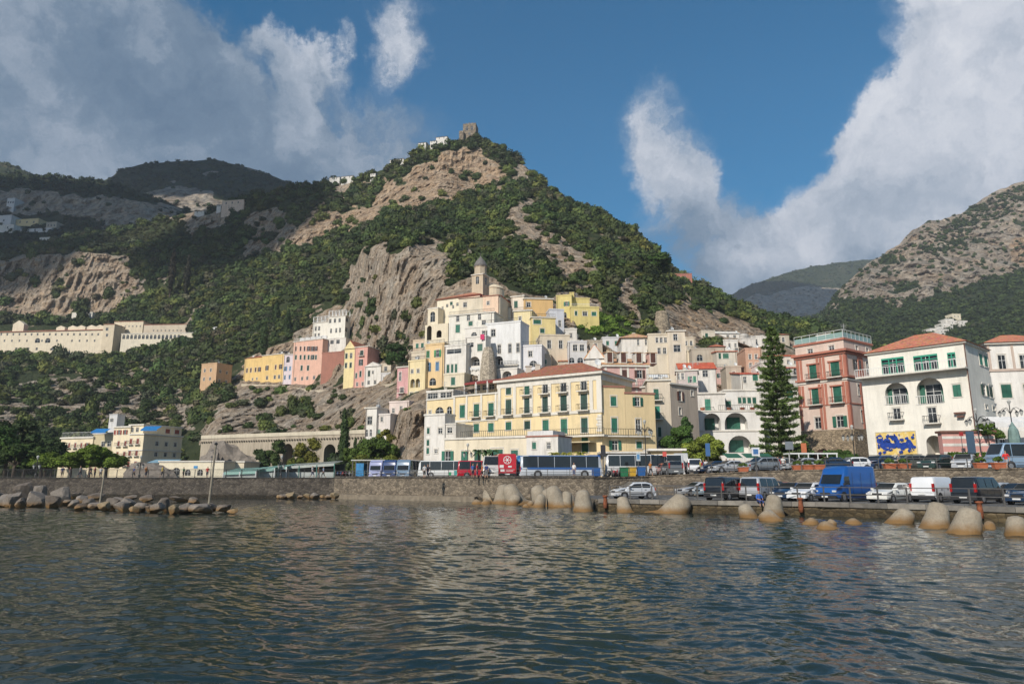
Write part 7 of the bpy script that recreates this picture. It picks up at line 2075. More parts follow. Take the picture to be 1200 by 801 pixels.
def vehicle(name, label, cat, kind, P, head, col, group=None, side_glass=None, rear_glass=True, stripe=None, panel=None, roofrail=False, scale=1.0, rows=None):
 d = KIND[kind]; L = d['L']; w0 = d['W'] / 2
 t = T(None, name, label, cat, group); t.location = P; t.rotation_euler = (0, 0, head); t.scale = (scale,) * 3
 pm = carpaint(col)
 xs = sorted(set([a for a, _ in d['top']] + list(np.linspace(0, L, 16)) + [.03, .12, L - .03, L - .12]))
 mb = MB(); n = 12
 for x in xs:
  w, wt, zb, zt = ring(kind, x); z0 = .24 if .3 < x < L - .3 else .3
  half = [(w * .92, z0), (w, z0 + .14), (w, (z0 + zb) / 2 + .1), (w * .985, zb), (wt, zt - .07), (wt * .88, zt)]
  mb.v += [(x, -y, z) for y, z in half] + [(x, y, z) for y, z in half[::-1]]
 for i in range(len(xs) - 1):
  for q in range(n): a = i * n + q; b = i * n + (q + 1) % n; mb.f.append((a, a + n, b + n, b))
 mb.f.append(tuple(range(n))); mb.f.append(tuple(range((len(xs) - 1) * n, len(xs) * n))[::-1])
 body = mb.mesh('body', pm); body.polygons.foreach_set('use_smooth', [len(f) == 4 for f in mb.f])
 bo = obj('body', body, None, t, (-L / 2, 0, 0))
 def sub(nm, m, mat, par=bo): return m.build(nm, mat, par)
 gt = d.get('gtop')
 if side_glass is not False:
  for a, b in d['side']:
   for s in (-1, 1):
    g_ = MB(); pts = []
    nx = 5
    for q in range(nx + 1):
     x = a + (b - a) * q / nx; w, wt, zb, zt = ring(kind, x); za = d['belt'] + .05; zz = min(zt - .13, gt or 9)
     if zz < za + .05: zz = za + .05
     pts += [(x, s * (sidey(kind, x, za) + .012), za), (x, s * (sidey(kind, x, zz) + .014), zz)]
    for q in range(nx): f = (2 * q, 2 * q + 2, 2 * q + 3, 2 * q + 1); g_.f.append(f if s < 0 else f[::-1])
    g_.v = pts; sub('side_window', g_, CGL())
 def endglass(nm, xa, xb, outw):
  m = MB(); vs = []
  for x in (xa, xb):
   w, wt, zb, zt = ring(kind, x); y = wt * .84
   vs += [(x + outw * .03, -y, zt + .012), (x + outw * .03, y, zt + .012)]
  m.add(vs, [(0, 2, 3, 1)] if outw < 0 else [(0, 1, 3, 2)]); m.f = [m.f[0] if True else m.f[0]]; sub(nm, m, CGL())
 endglass('windscreen', d['ws'][0], d['ws'][1], 1)
 if rear_glass and d['rw']: endglass('rear_window', d['rw'][0], d['rw'][1], -1)
 hr = .8 if d['W'] < 2 else .85
 bz = .5
 for x0, x1 in ((-.05, .2), (L - .2, L + .05)):
  m = MB().box(x0, x1, -w0 * .93, w0 * .93, .28, .52); sub('bumper', m, TRIMB() if kind in ('van', 'bigvan') else pm)
 for s in (-1, 1):
  y = s * w0 * .78; lz = .62 if kind in ('hatch', 'saloon') else .8
  sub('headlight', MB().box(L - .16, L + .012, y - .17, y + .15 if s > 0 else y + .17, lz - .03, lz + .11), LAMPW())
  th = (.75, .98) if kind in ('hatch', 'saloon') else (.85, 1.45)
  sub('taillight', MB().box(-.015, .14, s * w0 * .86 - .1, s * w0 * .86 + .06, *th), LAMPR())
  if kind != 'coach':
   mx = d['ws'][1] - .25; sub('mirror', MB().box(mx, mx + .12, s * (w0 + .02), s * (w0 + .2), d['belt'] + .02, d['belt'] + .18), TRIMB() if kind != 'hatch' else pm)
 sub('number_plate', MB().box(-.075, -.05, -.26, .26, .42 if rear_glass or kind != 'van' else .6, .53 if rear_glass or kind != 'van' else .71), WHITEP()); sub('number_plate', MB().box(L + .05, L + .075, -.26, .26, .36, .47), WHITEP())
 sub('grille', MB().box(L - .1, L + .02, -w0 * .42, w0 * .42, .56, .72), TRIMB())
 if roofrail:
  for s in (-1, 1): sub('roof_rail', MB().tube([(.6, s * w0 * .72, 1.78 if kind == 'suv' else 2.02), (2.6, s * w0 * .72, 1.76 if kind == 'suv' else 2.0)], .025, 5), TRIMB())
 seams = MB(); sm = [a for a, _ in d['side']] + [d['side'][-1][1]] if kind not in ('coach',) else [x_ * 1.7 + .9 for x_ in range(6)]
 for x in sm + ([.9, 2.4, 3.6] if kind == 'bigvan' else []):
  for s in (-1, 1): y = s * (sidey(kind, x, .8) + .004); seams.box(x - .012, x + .012, y - .004, y + .004, .34, d['belt'] + (1.0 if kind == 'bigvan' and x < 3.8 else -.02))
 sub('door_seams', seams, TRIMB())
 if kind not in ('coach', 'minibus'):
  hd_ = MB()
  for x in [b_ - .22 for _, b_ in d['side'][:2]]:
   for s in (-1, 1): y = s * (sidey(kind, x, d['belt'] - .12) + .015); hd_.box(x - .16, x, y - .015, y + .015, d['belt'] - .16, d['belt'] - .11)
  sub('door_handles', hd_, TRIMB())
 ml = MB()
 for s in (-1, 1): y = s * (w0 + .006); ml.box(.9 + d['wh'], d['wx'][-1] - d['wh'] - .15, y - .012, y + .012, .42, .50 if kind != 'bigvan' else .62)
 sub('side_moulding', ml, TRIMB())
 if kind in ('coach', 'minibus'):
  sub('windscreen_wiper', MB().box(L + .01, L + .03, -.6, .6, 1.2, 1.23), TRIMB())
 for wx in d['wx']:
  for s in (-1, 1):
   r = d['wh']; c = (wx - L / 2, s * (w0 - .1), r)
   m = MB().lathe([(r + .07, -.02), (r + .07, .0)], 20); m.build('wheel_arch', TRIMB(), bo, False, (wx, s * (w0 + .003), r + .02), (math.pi / 2, 0, 0))
   m = MB().lathe([(r * .6, -.11), (r * .93, -.115), (r, -.07), (r, .07), (r * .93, .115), (r * .6, .11)], 20)
   wo_ = m.build('wheel', TYRE(), t, True, c, (math.pi / 2, 0, 0))
   MB().lathe([(r * .58, -.125), (r * .64, -.1), (r * .64, .1), (r * .58, .125)], 12).build('rim', RIM(), wo_)
   MB()
 if stripe:
  for (c, z0, z1, a, b) in stripe:
   for s in (-1, 1):
    nx = 8; m = MB()
    for q in range(nx + 1):
     x = a + (b - a) * q / nx; m.v += [(x, s * (sidey(kind, x, z0) + .008), z0), (x, s * (sidey(kind, x, z1) + .008), z1)]
    for q in range(nx): f = (2 * q, 2 * q + 2, 2 * q + 3, 2 * q + 1); m.f.append(f if s < 0 else f[::-1])
    sub('livery_panel', m, carpaint(c, 'livery'))
 return t
def pos(px, Y, z=None):
 x = XY(px, Y, 570); return (x, Y, zroad(x) if z is None else z)
GLQ = 'vehicles parked on the lower quay'; GUR = 'cars parked along the upper road'; GB = 'buses parked on the waterfront'
BLK = (.012, .013, .016); SIL = (.38, .40, .43); WHT = (.72, .73, .74); NAVY = (.012, .03, .07); GRY = (.12, .13, .14)
LQ = [  # kind, px, Y, head(deg), colour, label
 ('van', 852, 60, 46, BLK, 'black people carrier seen from behind, left of the silver one', {}),
 ('van', 893, 60.5, 44, SIL, 'silver people carrier seen from behind beside the black one', {}),
 ('hatch', 917, 66, 60, (.30, .012, .015), 'dark red car half hidden behind the silver people carrier', {}),
 ('hatch', 926, 59, 222, NAVY, 'navy hatchback with headlights towards the water', {}),
 ('hatch', 946, 57.5, 220, WHT, 'white hatchback nosed up to the left of the blue van', {}),
 ('bigvan', 991, 57.5, 213, (.010, .085, .32), 'bright blue high-roofed delivery van', {}),
 ('hatch', 1042, 55, 214, (.74, .73, .68), 'small cream-white car right of the blue van', {}),
 ('saloon', 1062, 61.5, 216, SIL, 'silver saloon half hidden behind the small cream-white car', {}),
 ('van', 1096, 56, 36, WHT, 'white panel van with closed rear doors', {'rear_glass': False, 'side_glass': False}),
 ('van', 1146, 53, 33, (.015, .018, .025), 'glossy black van with tinted windows near the right end', {}),
 ('saloon', 1193, 56, 206, NAVY, 'dark blue saloon just behind the black van', {}),
 ('hatch', 1207, 50, 208, NAVY, 'navy car cut off by the right edge', {}),
 ('saloon', 838, 72, 200, (.20, .27, .32), 'silver-blue saloon behind the black people carrier', {}),
 ('suv', 862, 70, 205, GRY, 'dark grey car behind the people carriers', {}),
 ('hatch', 891, 72, 20, WHT, 'white car whose roof shows behind the silver people carrier', {}),
 ('hatch', 962, 66, 230, WHT, 'white car whose roof shows behind the blue van bonnet', {}),
 ('hatch', 741, 64.5, 196, (.55, .57, .6), 'white and black small car alone at the left of the car park', {}),
]
for kd, px, Y, hd, c, lab, kw in LQ:
 vehicle('delivery_van' if kd in ('van', 'bigvan') else 'parked_car', lab, 'van' if kd in ('van', 'bigvan') else 'car', kd, pos(px, Y, ZL + .004), R(hd), c, GLQ, **kw)
UR = [
 ('hatch', 780, 88, 88, (.42, .06, .02), 'orange-red hatchback seen from behind on the road'),
 ('bigvan', 800, 96, 75, (.45, .45, .44), 'pale grey lorry-like van beside the orange car'),
 ('van', 814, 92, 80, WHT, 'white minivan behind the lamp post on the road'),
 ('suv', 893, 82, 200, (.22, .25, .28), 'silver-grey off-roader behind the planters'),
 ('suv', 912, 88, 190, GRY, 'dark grey car beside the silver-grey off-roader'),
 ('hatch', 882, 92, 190, (.36, .012, .02), 'bright red car roof behind the silver-grey off-roader'),
 ('hatch', 772, 97, 10, WHT, 'white car left of the orange hatchback'),
 ('saloon', 960, 84, 182, WHT, 'white car roof, first right of the white shuttle train'),
 ('saloon', 985, 85, 182, WHT, 'white car roof, second right of the white shuttle train'),
 ('hatch', 1006, 84, 182, SIL, 'silver car roof above the front of the blue van'),
 ('suv', 1031, 78, 205, (.015, .05, .14), 'dark blue sport utility car above the cream-white car'),
 ('suv', 1064, 76, 190, (.10, .11, .10), 'brownish grey estate car under the ceramic panel'),
 ('suv', 1100, 74, 215, (.02, .045, .04), 'dark green car in front of the archway'),
 ('suv', 1134, 73, 228, SIL, 'silver compact car left of the pale blue minibus'),
]
for kd, px, Y, hd, c, lab in UR:
 vehicle('parked_car', lab, 'car', kd, pos(px, Y), R(hd), c, GUR, roofrail=(kd == 'suv'))
for kd, px, Y, hd, c, lab in [('saloon', 868, 64, 45, GRY, 'grey saloon just right of the black people carrier'), ('saloon', 817, 74, 200, SIL, 'silver saloon at the far left of the rear row in the car park'), ('hatch', 1022, 64, 214, (.05, .07, .09), 'dark hatchback whose roof shows right of the blue van'), ('saloon', 1078, 63, 214, WHT, 'white saloon behind the gap left of the white panel van'),
 ('suv', 1128, 61, 30, GRY, 'grey car in the gap between white panel van and black van'), ('hatch', 1172, 61, 30, SIL, 'silver hatchback behind the tail of the black van'), ('suv', 905, 64, 44, (.05, .01, .012), 'maroon car behind the silver people carrier')]:
 vehicle('parked_car', lab, 'car', kd, pos(px, Y, ZL + .004), R(hd), c, GLQ)
for kd, px, Y, hd, c, lab in [('hatch', 838, 84, 190, NAVY, 'navy car on the upper road below the yellow-green tree'), ('saloon', 856, 80, 190, SIL, 'silver saloon just left of the leftmost planter'), ('suv', 788, 84, 90, GRY, 'grey car right behind the orange-red hatchback'), ('saloon', 943, 78, 184, (.3, .32, .34), 'pale grey car partly behind the tourist train'),
 ('saloon', 975, 76, 184, NAVY, 'navy saloon above the bonnet of the blue van'), ('hatch', 1000, 77, 184, WHT, 'white car above the roof of the blue van'), ('hatch', 1085, 80, 200, WHT, 'white hatchback behind the brownish grey estate'), ('saloon', 1117, 80, 214, (.2, .2, .22), 'grey saloon between dark green car and silver compact'), ('hatch', 1015, 82, 190, (.3, .02, .02), 'red hatchback left of the dark blue sport utility car')]:
 vehicle('parked_car', lab, 'car', kd, pos(px, Y), R(hd), c, GUR)
vehicle('minibus', 'pale blue-grey minibus at the right end of the upper road', 'minibus', 'minibus', pos(1203, 71), R(183), (.22, .32, .44), None)
BL = (.015, .10, .33)
vehicle('coach', 'lavender bus facing the water at the left of the bus row', 'bus', 'coach', pos(457, 101), R(252), (.30, .32, .50), GB, stripe=[((.1, .13, .3), .5, 1.0, .6, 10)], scale=.86)
vehicle('coach', 'grey-blue bus facing the water just left of the white coach', 'bus', 'coach', pos(486, 99), R(256), (.16, .24, .34), GB, scale=.86)
vehicle('coach', 'dark navy bus facing the water between the lavender and grey-blue ones', 'bus', 'coach', pos(471.5, 100), R(254), (.03, .06, .17), GB, scale=.86)
vehicle('coach', 'white coach with teal patches and black windows', 'bus', 'coach', pos(527, 94), R(172), (.62, .63, .62), GB, stripe=[((.03, .32, .30), .45, 1.25, 2.6, 4.3), ((.55, .35, .05), .7, 1.2, 1.7, 2.2), ((.03, .30, .12), .5, 1.0, 4.8, 5.3)], scale=.80)
vehicle('coach', 'red bus with people waiting at its open side', 'bus', 'minibus', pos(562, 91.5), R(6), (.45, .012, .03), GB, scale=.82)
vehicle('minibus', 'silver minibus left of the bright red bus', 'minibus', 'minibus', pos(580, 89), R(262), (.45, .44, .42), GB)
vehicle('coach', 'blue and white coach with a long dark window band', 'bus', 'coach', pos(657, 86.5), R(1.5), (.50, .53, .57), GB, stripe=[(BL, 1.05, 1.34, .1, 10.3), (BL, 2.70, 2.83, .2, 10.2), ((.02, .08, .25), .28, 1.05, 9.2, 10.3)], scale=.96)
vehicle('coach', 'white coach parked behind the blue one with dark side windows', 'bus', 'coach', pos(755, 92.5), R(176), (.60, .60, .60), GB, stripe=[((.5, .5, .5), .4, 1.1, 1, 9)], scale=.98)
vehicle('coach', 'second white coach further right under the kiosk roof', 'bus', 'coach', pos(790, 99), R(178), (.55, .56, .58), GB, scale=.9) if False else None
# end-on sightseeing buses: tall bright boxes with emblems
def endbus(label, px, Y, w, h, col, deco, top=None):
 t = T(None, 'sightseeing_bus', label, 'bus', GB); x = XY(px, Y, 545); z = zroad(x); t.location = (x, Y, z); t.rotation_euler = (0, 0, R(8))
 mb = MB(); L = 7.5
 pr = [(-w / 2, .35), (-w / 2, h - .15), (-w / 2 + .12, h), (w / 2 - .12, h), (w / 2, h - .15), (w / 2, .35)]
 vs = [(a, 0, b) for a, b in pr] + [(a, L, b) for a, b in pr]
 mb.add(vs, [(5, 4, 3, 2, 1, 0), (6, 7, 8, 9, 10, 11)] + [(k, (k + 1) % 6, 6 + (k + 1) % 6, 6 + k) for k in range(6)]); mb.f[0] = mb.f[0]
 bo = mb.build('body', carpaint(col), t)
 MB().box(-w / 2 + .05, w / 2 - .05, -.06, .0, .36, .6).build('bumper', TRIMB(), bo)
 for s in (-1, 1): MB().box(s * w / 2 - .2 * (s > 0) , s * w / 2 + .2 * (s < 0), -.03, .0, .75, 1.1).build('taillight', LAMPR(), bo)
 MB().box(-.3, .3, -.08, -.061, .42, .54).build('number_plate', WHITEP(), bo)
 for yy in (1.6, 5.6):
  for s in (-1, 1): MB().lathe([(.25, -.12), (.45, -.12), (.45, .12), (.25, .12)], 16).build('wheel', TYRE(), t, True, (s * (w / 2 - .13), yy, .45), (0, math.pi / 2, 0))
 for s in (-1, 1): MB().box(s * w / 2 + (.005 if s > 0 else -.012), s * w / 2 + (.012 if s > 0 else -.005), .4, L - .4, 1.4, h - .35).build('side_window', CGL(), bo)
 deco(bo, w, h)
 return t
def red_deco(bo, w, h):
 m = MB(); n = 20
 for k in range(n):
  a, b = 2 * math.pi * k / n, 2 * math.pi * (k + 1) / n
  for r0, r1 in ((.42, .5), (.0, .16)):
   m.add([(r0 * math.cos(a) , -.012, h - .75 + r0 * math.sin(a)), (r0 * math.cos(b), -.012, h - .75 + r0 * math.sin(b)), (r1 * math.cos(b), -.012, h - .75 + r1 * math.sin(b)), (r1 * math.cos(a), -.012, h - .75 + r1 * math.sin(a))], [(0, 1, 2, 3)])
 for k in range(6): a = k * math.pi / 3; m.add([(.2 * math.cos(a - .2), -.012, h - .75 + .2 * math.sin(a - .2)), (.38 * math.cos(a - .12), -.012, h - .75 + .38 * math.sin(a - .12)), (.38 * math.cos(a + .12), -.012, h - .75 + .38 * math.sin(a + .12)), (.2 * math.cos(a + .2), -.012, h - .75 + .2 * math.sin(a + .2))], [(0, 1, 2, 3)])
 m.build('emblem', WHITEP(), bo)
 m = MB(); m.box(-.95, -.45, -.014, -.002, 1.25, 1.6); m.box(-.85, -.35, -.014, -.002, .8, 1.1); m.box(-.2, .9, -.014, -.002, 1.0, 1.06); m.box(-.2, .7, -.014, -.002, .85, .91); m.box(.1, .55, -.014, -.002, 1.3, 1.5)
 m.build('white_patches', WHITEP(), bo)
def blue_deco(bo, w, h):
 MB().box(-w / 2 + .08, w / 2 - .08, -.014, -.001, .65, h - 1.05).build('picture_panel', paint('printed_panel', (.45, .42, .36), .4, .5, 1.8), bo)
 m = MB(); n = 18; vs = [(0, -.02, h - .62)] + [(.8 * math.cos(2 * math.pi * k / n), -.02, h - .62 + .38 * math.sin(2 * math.pi * k / n)) for k in range(n)]
 m.add(vs, [(0, 1 + k, 1 + (k + 1) % n) for k in range(n)]); m.build('emblem', paint('light_blue', (.10, .35, .62), .4), bo)
 MB().box(-.55, .5, -.026, -.021, h - .7, h - .58).build('emblem_band', WHITEP(), bo)
endbus('bright red sightseeing bus with a round white emblem on its back', 594.5, 85.5, 2.2, 2.95, (.50, .01, .03), red_deco)
endbus('blue and white bus back with a picture panel beside the red emblem bus', 613.5, 88.5, 1.7, 2.85, (.03, .17, .42), blue_deco)
endbus('blue-liveried bus end with a pale crest right of the long blue coach', 697, 90, 1.6, 2.95, (.015, .08, .28), blue_deco)
# white shuttle train
t = T(None, 'tourist_train', 'white-framed open tourist shuttle train right of the tall conifer', 'shuttle train', None); x0 = XY(926, 80, 545); z = zroad(x0); t.location = (x0, 80, z)
MB().box(0, 5.6, 0, 1.8, 1.95, 2.1).build('roof', WHITEP(), t); MB().box(.05, 5.55, .05, 1.75, .35, .85).build('body', carpaint((.08, .2, .42)), t)
for k in range(6): MB().box(-.05 + k * 1.1, .05 + k * 1.1, .0, .1, .3, 1.95).build('post', WHITEP(), t)
for k in range(2):
 MB().lathe([(.15, -.1), (.3, -.1), (.3, .1), (.15, .1)], 14).build('wheel', TYRE(), t, True, (1.2 + 3.2 * k, .15, .3), (math.pi / 2, 0, 0))
# bus shelter
t = T(None, 'bus_shelter', 'open bus shelter with pale roof left of the parked buses', 'bus shelter', None); x0 = XY(413, 99.5, 548); t.location = (x0, 99.5, 2.86)
Ls = XY(450, 99.5, 548) - x0
MB().box(-.2, Ls + .1, -.2, 1.8, 2.45, 2.6).build('roof', paint('pale_roofing', (.5, .5, .47), .6), t)
for f in (0, .1, .48, .55, .98): MB().box(f * Ls - .06, f * Ls + .06, 0, .12, 0, 2.45).build('post', GIRON, t)
MB().box(.1, Ls - .1, 1.6, 1.66, .3, 2.3).build('glass_back', paint('shelter_glass', (.05, .12, .16), .1), t)
MB().box(.5, 1.6, .02, .12, .2, 2.1).build('poster_panel', paint('poster_blue', (.04, .22, .45), .4, .3), t); MB().box(2.2, Ls - .4, 1.0, 1.4, .42, .5).build('bench', paint('blue_seat', (.02, .06, .2), .5), t)
def scooter(label, px, Y, hd, col):
 t = T(None, 'scooter', label, 'scooter', 'scooters parked on the waterfront'); t.location = pos(px, Y); t.rotation_euler = (0, 0, R(hd))
 MB().tube([(-.75, 0, .55), (-.6, 0, .72), (-.1, 0, .62), (.05, 0, .35), (.35, 0, .35), (.5, 0, .75), (.55, 0, .95)], [.10, .17, .16, .12, .10, .10, .05], 8).build('body', carpaint(col), t, True)
 MB().box(-.65, .0, -.13, .13, .74, .82).build('seat', TRIMB(), t); MB().tube([(.52, -.3, 1.0), (.52, .3, 1.0)], .025, 5).build('handlebar', TRIMB(), t)
 for x in (-.55, .62): MB().lathe([(.12, -.05), (.24, -.05), (.24, .05), (.12, .05)], 14).build('wheel', TYRE(), t, True, (x, 0, .24), (math.pi / 2, 0, 0))
for i, (px, c) in enumerate(((403, (.3, .05, .05)), (407, (.06, .06, .07)), (411, (.4, .4, .4)), (397, (.04, .06, .15)), (716, (.05, .05, .05)), (722, (.35, .03, .03)), (728, (.1, .1, .1)), (735, (.3, .3, .3)))):
 nm = ['dark red', 'black', 'silver', 'navy', 'black', 'bright red', 'charcoal', 'pale grey'][i]
 scooter(nm + (' scooter left of the bus shelter' if i < 4 else ' scooter in front of the white coach'), px, 101.8 + .0 if i < 4 else 84.5, 80 if i < 4 else 60, c)
def leafball(center, r, n, size, flat, seed):
 v, f = crown_proto(seed, n, size / r, ICO2, flat, 6)
 return v * np.array([r, r, r]) + np.array(center), f
def clumps(name, balls, tone, parent, leaf=.28, dens=26, seed=1, core=True):
 Vs, Fs, Ts, off = [], [], [], 0; rr = np.random.default_rng(seed)
 for i, (c, r, flat) in enumerate(balls):
  v, f = leafball(c, r, int(dens * r * r / (leaf * leaf) * .35) + 20, leaf, flat, seed * 100 + i)
  Vs.append(v); Fs.append(f + off); off += len(v); Ts.append(np.tile(np.array(tone) * rr.uniform(.75, 1.3), (len(v), 1)))
 me = np_mesh(name, np.concatenate(Vs), np.concatenate(Fs), LEAF, False, {'tone': ('FLOAT_COLOR', np.concatenate(Ts))})
 return obj(name, me, None, parent)
BARK = paint('bark', (.07, .05, .035), .9, .35, 4, .4)
def tree(name, label, P, h, balls, tone, tr=.18, cat='tree', group=None, leaf=.28, limbs=4, seed=1, dens=26):
 t = T(None, name, label, cat, group); t.location = P; r = random.Random(seed)
 mb = MB(); mb.tube([(0, 0, -.5), (r.uniform(-.1, .1), 0, h * .3), (r.uniform(-.2, .2), r.uniform(-.2, .2), h * .55)], [tr * 1.3, tr, tr * .7], 8)
 for k in range(min(limbs, len(balls))):
  c = balls[k][0]; mb.tube([(0, 0, h * .38), (c[0] * .5, c[1] * .5, (h * .5 + c[2]) / 2), c], [tr * .6, tr * .4, tr * .12], 5)
 mb.build('trunk', BARK, t, True)
 clumps('crown', balls, tone, t, leaf, dens, seed)
 return t
def blobs(n, rx, rz, zc, r0, r1, seed, flat=.85):
 r = random.Random(seed); out = []
 for k in range(n):
  a = r.uniform(0, 6.283); q = math.sqrt(r.random()); z = r.uniform(-1, 1); s = math.sqrt(max(0, 1 - z * z * .8))
  out.append(((rx * q * s * math.cos(a), rx * q * s * math.sin(a), zc + rz * z), r.uniform(r0, r1), flat))
 return out
# the tall conifer (whorled branches)
def conifer():
 Y = 101; x = XY(909, Y, 455); zt = W(908, 384, Y).z; z0 = 3.3; H = zt - z0
 t = T(None, 'araucaria_tree', 'tall tiered conifer in front of the arcade building', 'tree', None); t.location = (x, Y, z0)
 MB().tube([(0, 0, -.5), (0, 0, H * .5), (0, 0, H)], [.34, .2, .04], 10).build('trunk', BARK, t, True)
 r = np.random.default_rng(3); V, Fc, Tn = [], [], []; lim = MB(); off = 0
 z = H * .13; k = 0
 while z < H * .985:
  f = (z / H); R_ = 4.1 * (1 - f) ** .62 * (1.0 if f > .2 else .85 + .75 * f) + .3
  nb = 7 if f < .7 else 5; a0 = r.uniform(0, 6.28)
  for j in range(nb):
   a = a0 + j * 6.283 / nb + r.uniform(-.15, .15); Rb = R_ * r.uniform(.52, 1.15); zz = z + r.uniform(-.15, .15)
   tip = np.array([math.cos(a) * Rb, math.sin(a) * Rb, zz + Rb * .10]); rt = np.array([0, 0, zz]); mid = (tip + rt) / 2 + np.array([0, 0, -Rb * .05])
   lim.tube([rt, mid, tip], [.07, .05, .02], 4, False)
   n = int(230 * Rb / 3) + 30
   s = r.uniform(.18, 1.0, n) ** .8
   c = rt * ((1 - s) ** 2)[:, None] + mid * (2 * s * (1 - s))[:, None] + tip * (s ** 2)[:, None]
   perp = np.array([-math.sin(a), math.cos(a), 0])
   wdt = .10 + .55 * (Rb / 4) * np.sin(np.pi * np.clip(s, 0, 1) ** .8) + .12
   c = c + perp * (r.normal(size=n) * wdt * .55)[:, None]; c[:, 2] += r.normal(size=n) * .13
   d1 = r.normal(size=(n, 3)) * np.array([1, 1, .6]); d1 += np.array([math.cos(a), math.sin(a), .6]); d1 /= np.linalg.norm(d1, axis=1)[:, None]
   d2 = np.cross(d1, r.normal(size=(n, 3))); d2 /= np.linalg.norm(d2, axis=1)[:, None]
   sz = r.uniform(.15, .34, n)[:, None]
   lv = np.stack([c - d2 * sz * .32, c + d2 * sz * .32, c + d1 * sz * 1.5], 1).reshape(-1, 3)
   V.append(lv); Fc.append(np.arange(n * 3).reshape(-1, 3) + off); off += n * 3
   Tn.append(np.tile(np.array((.085, .13, .036)) * r.uniform(.7, 1.5), (n * 3, 1)))
  z += H * .040 * (1.25 - .5 * f); k += 1
 lim.build('branches', BARK, t)
 me = np_mesh('crown', np.concatenate(V), np.concatenate(Fc), LEAF, False, {'tone': ('FLOAT_COLOR', np.concatenate(Tn))}); obj('crown', me, None, t)
conifer()
def P_(px, Y, z=None): x = XY(px, Y, 545); return (x, Y, zroad(x) if z is None else z)
DG, MG, YG = (.035, .06, .018), (.06, .115, .025), (.15, .19, .03)
tree('citrus_tree', 'bushy green tree left of the yellow-green one', P_(797, 104), 6.5, blobs(26, 2.3, 2.5, 4.0, .9, 1.4, 1), MG, leaf=.2, seed=11)
tree('citrus_tree', 'yellow-green round tree in front of the arcade building', P_(827, 102), 5.2, blobs(26, 2.6, 1.9, 3.1, .9, 1.3, 2), YG, leaf=.2, seed=12)
tree('garden_tree', 'slender light green tree with sparse top beside the tall beige house', P_(806, 106), 8, blobs(9, 1.5, 1.6, 6.6, .45, .8, 3), (.05, .10, .03), leaf=.2, seed=13)
tree('garden_tree', 'dark green tree under the right side of the conifer', P_(932, 103), 4, blobs(10, 2.2, 1.1, 2.6, .8, 1.1, 4), DG, leaf=.2, seed=14)
tree('bush', 'purple-brown bush beside the rounded green bush', P_(966, 99), 3, blobs(8, 1.3, .9, 1.9, .5, .8, 5), (.05, .025, .02), leaf=.18, seed=15, cat='bush')
tree('bush', 'rounded green bush before the salmon building', P_(984, 96), 3, blobs(12, 2.2, .8, 1.8, .7, 1.0, 6), MG, leaf=.18, seed=16, cat='bush')
tree('bush', 'dark bush left of the purple-brown one', P_(950, 100), 3, blobs(8, 1.6, .9, 1.9, .6, .9, 7), DG, leaf=.18, seed=17, cat='bush')
tree('garden_tree', 'leafy light green tree behind the hedge by the street lamp', P_(1163, 80), 5, blobs(12, 1.7, .7, 4.4, .5, .8, 8), (.07, .12, .02), leaf=.16, seed=18)
t = T(None, 'hedge', 'clipped green hedge left of the pale blue minibus', 'hedge', None); t.location = P_(1160, 78)
clumps('foliage', [((-4.0 + .55 * k, random.Random(k).uniform(-.3, .3), .7 + .8 * (j)), .75, .9) for k in range(16) for j in (0, 1)], (.06, .11, .015), t, .15, 26, 30)
# shore trees on the left
for i, (px, Y, h, rx, lab) in enumerate([(55, 128, 4.5, 3.4, 'leftmost umbrella pine before the seaside hotel'), (84, 126, 4.3, 3.0, 'second umbrella pine from the left before the hotel'), (106, 124, 5.6, 3.0, 'tallest umbrella pine before the seaside hotel'), (126, 125, 4.3, 3.0, 'umbrella pine right of the tallest one')]):
 tree('umbrella_pine', lab, (XY(px, Y, 540), Y, 2.86), h, blobs(26, rx, .7, h - 1.5, 1.0, 1.5, 40 + i, .6) + blobs(7, rx * .45, .3, h - .5, .8, 1.2, 50 + i, .6), (.12, .18, .025), .2, 'tree', 'umbrella pines along the promenade', .22, 7, 21 + i)
for i, (px, Y, h, rx, tn, lab) in enumerate([(8, 140, 12, 5.5, DG, 'big dark tree at the left edge of the promenade'), (30, 150, 10, 5, (.035, .065, .016), 'broad green tree left of the hotel'), (-14, 135, 10, 5, MG, 'tree cut by the left edge'), (50, 160, 9, 4.5, DG, 'dark tree behind the leftmost umbrella pine'), (18, 128, 6, 4, (.05, .085, .02), 'low light green tree among the left cluster'), (62, 190, 9, 4, DG, 'tree tucked against the left wall of the hotel')]):
 tree('shore_tree', lab, (XY(px, Y, 540), Y, 2.8), h, blobs(20, rx, h * .28, h * .62, 1.1, 1.9, 60 + i), tn, .28, 'tree', 'trees on the left shore', .34, 5, 31 + i)
def cypress(label, px, py0, py1, Y, tone=DG, rw=.17, group='dark cypresses on the slopes'):
 p = W(px, py0, Y); q = W(px, py1, Y); h = q.z - p.z
 t = T(None, 'cypress', label, 'tree', group); t.location = p
 MB().tube([(0, 0, -2), (0, 0, h * .8)], [h * .02, .05], 6).build('trunk', BARK, t)
 rr = random.Random(px); n = 16; bl = []
 for k in range(n):
  f = k / (n - 1); r = h * rw * (math.sin(math.pi * (.12 + .80 * f)) ** .8) * .62 + .1; bl.append(((rr.uniform(-.15, .15) * r, rr.uniform(-.15, .15) * r, h * (.06 + .88 * f)), max(r, h * .03), 1.5))
 clumps('crown', bl, tone, t, .16 if h < 12 else h * .02, 22, int(px))
cypress('tall dark cypress at the right end of the viaduct', 401, 553, 484, 150, rw=.13)
cypress('slim cypress beside the tall dark one', 415, 556, 512, 148, rw=.10)
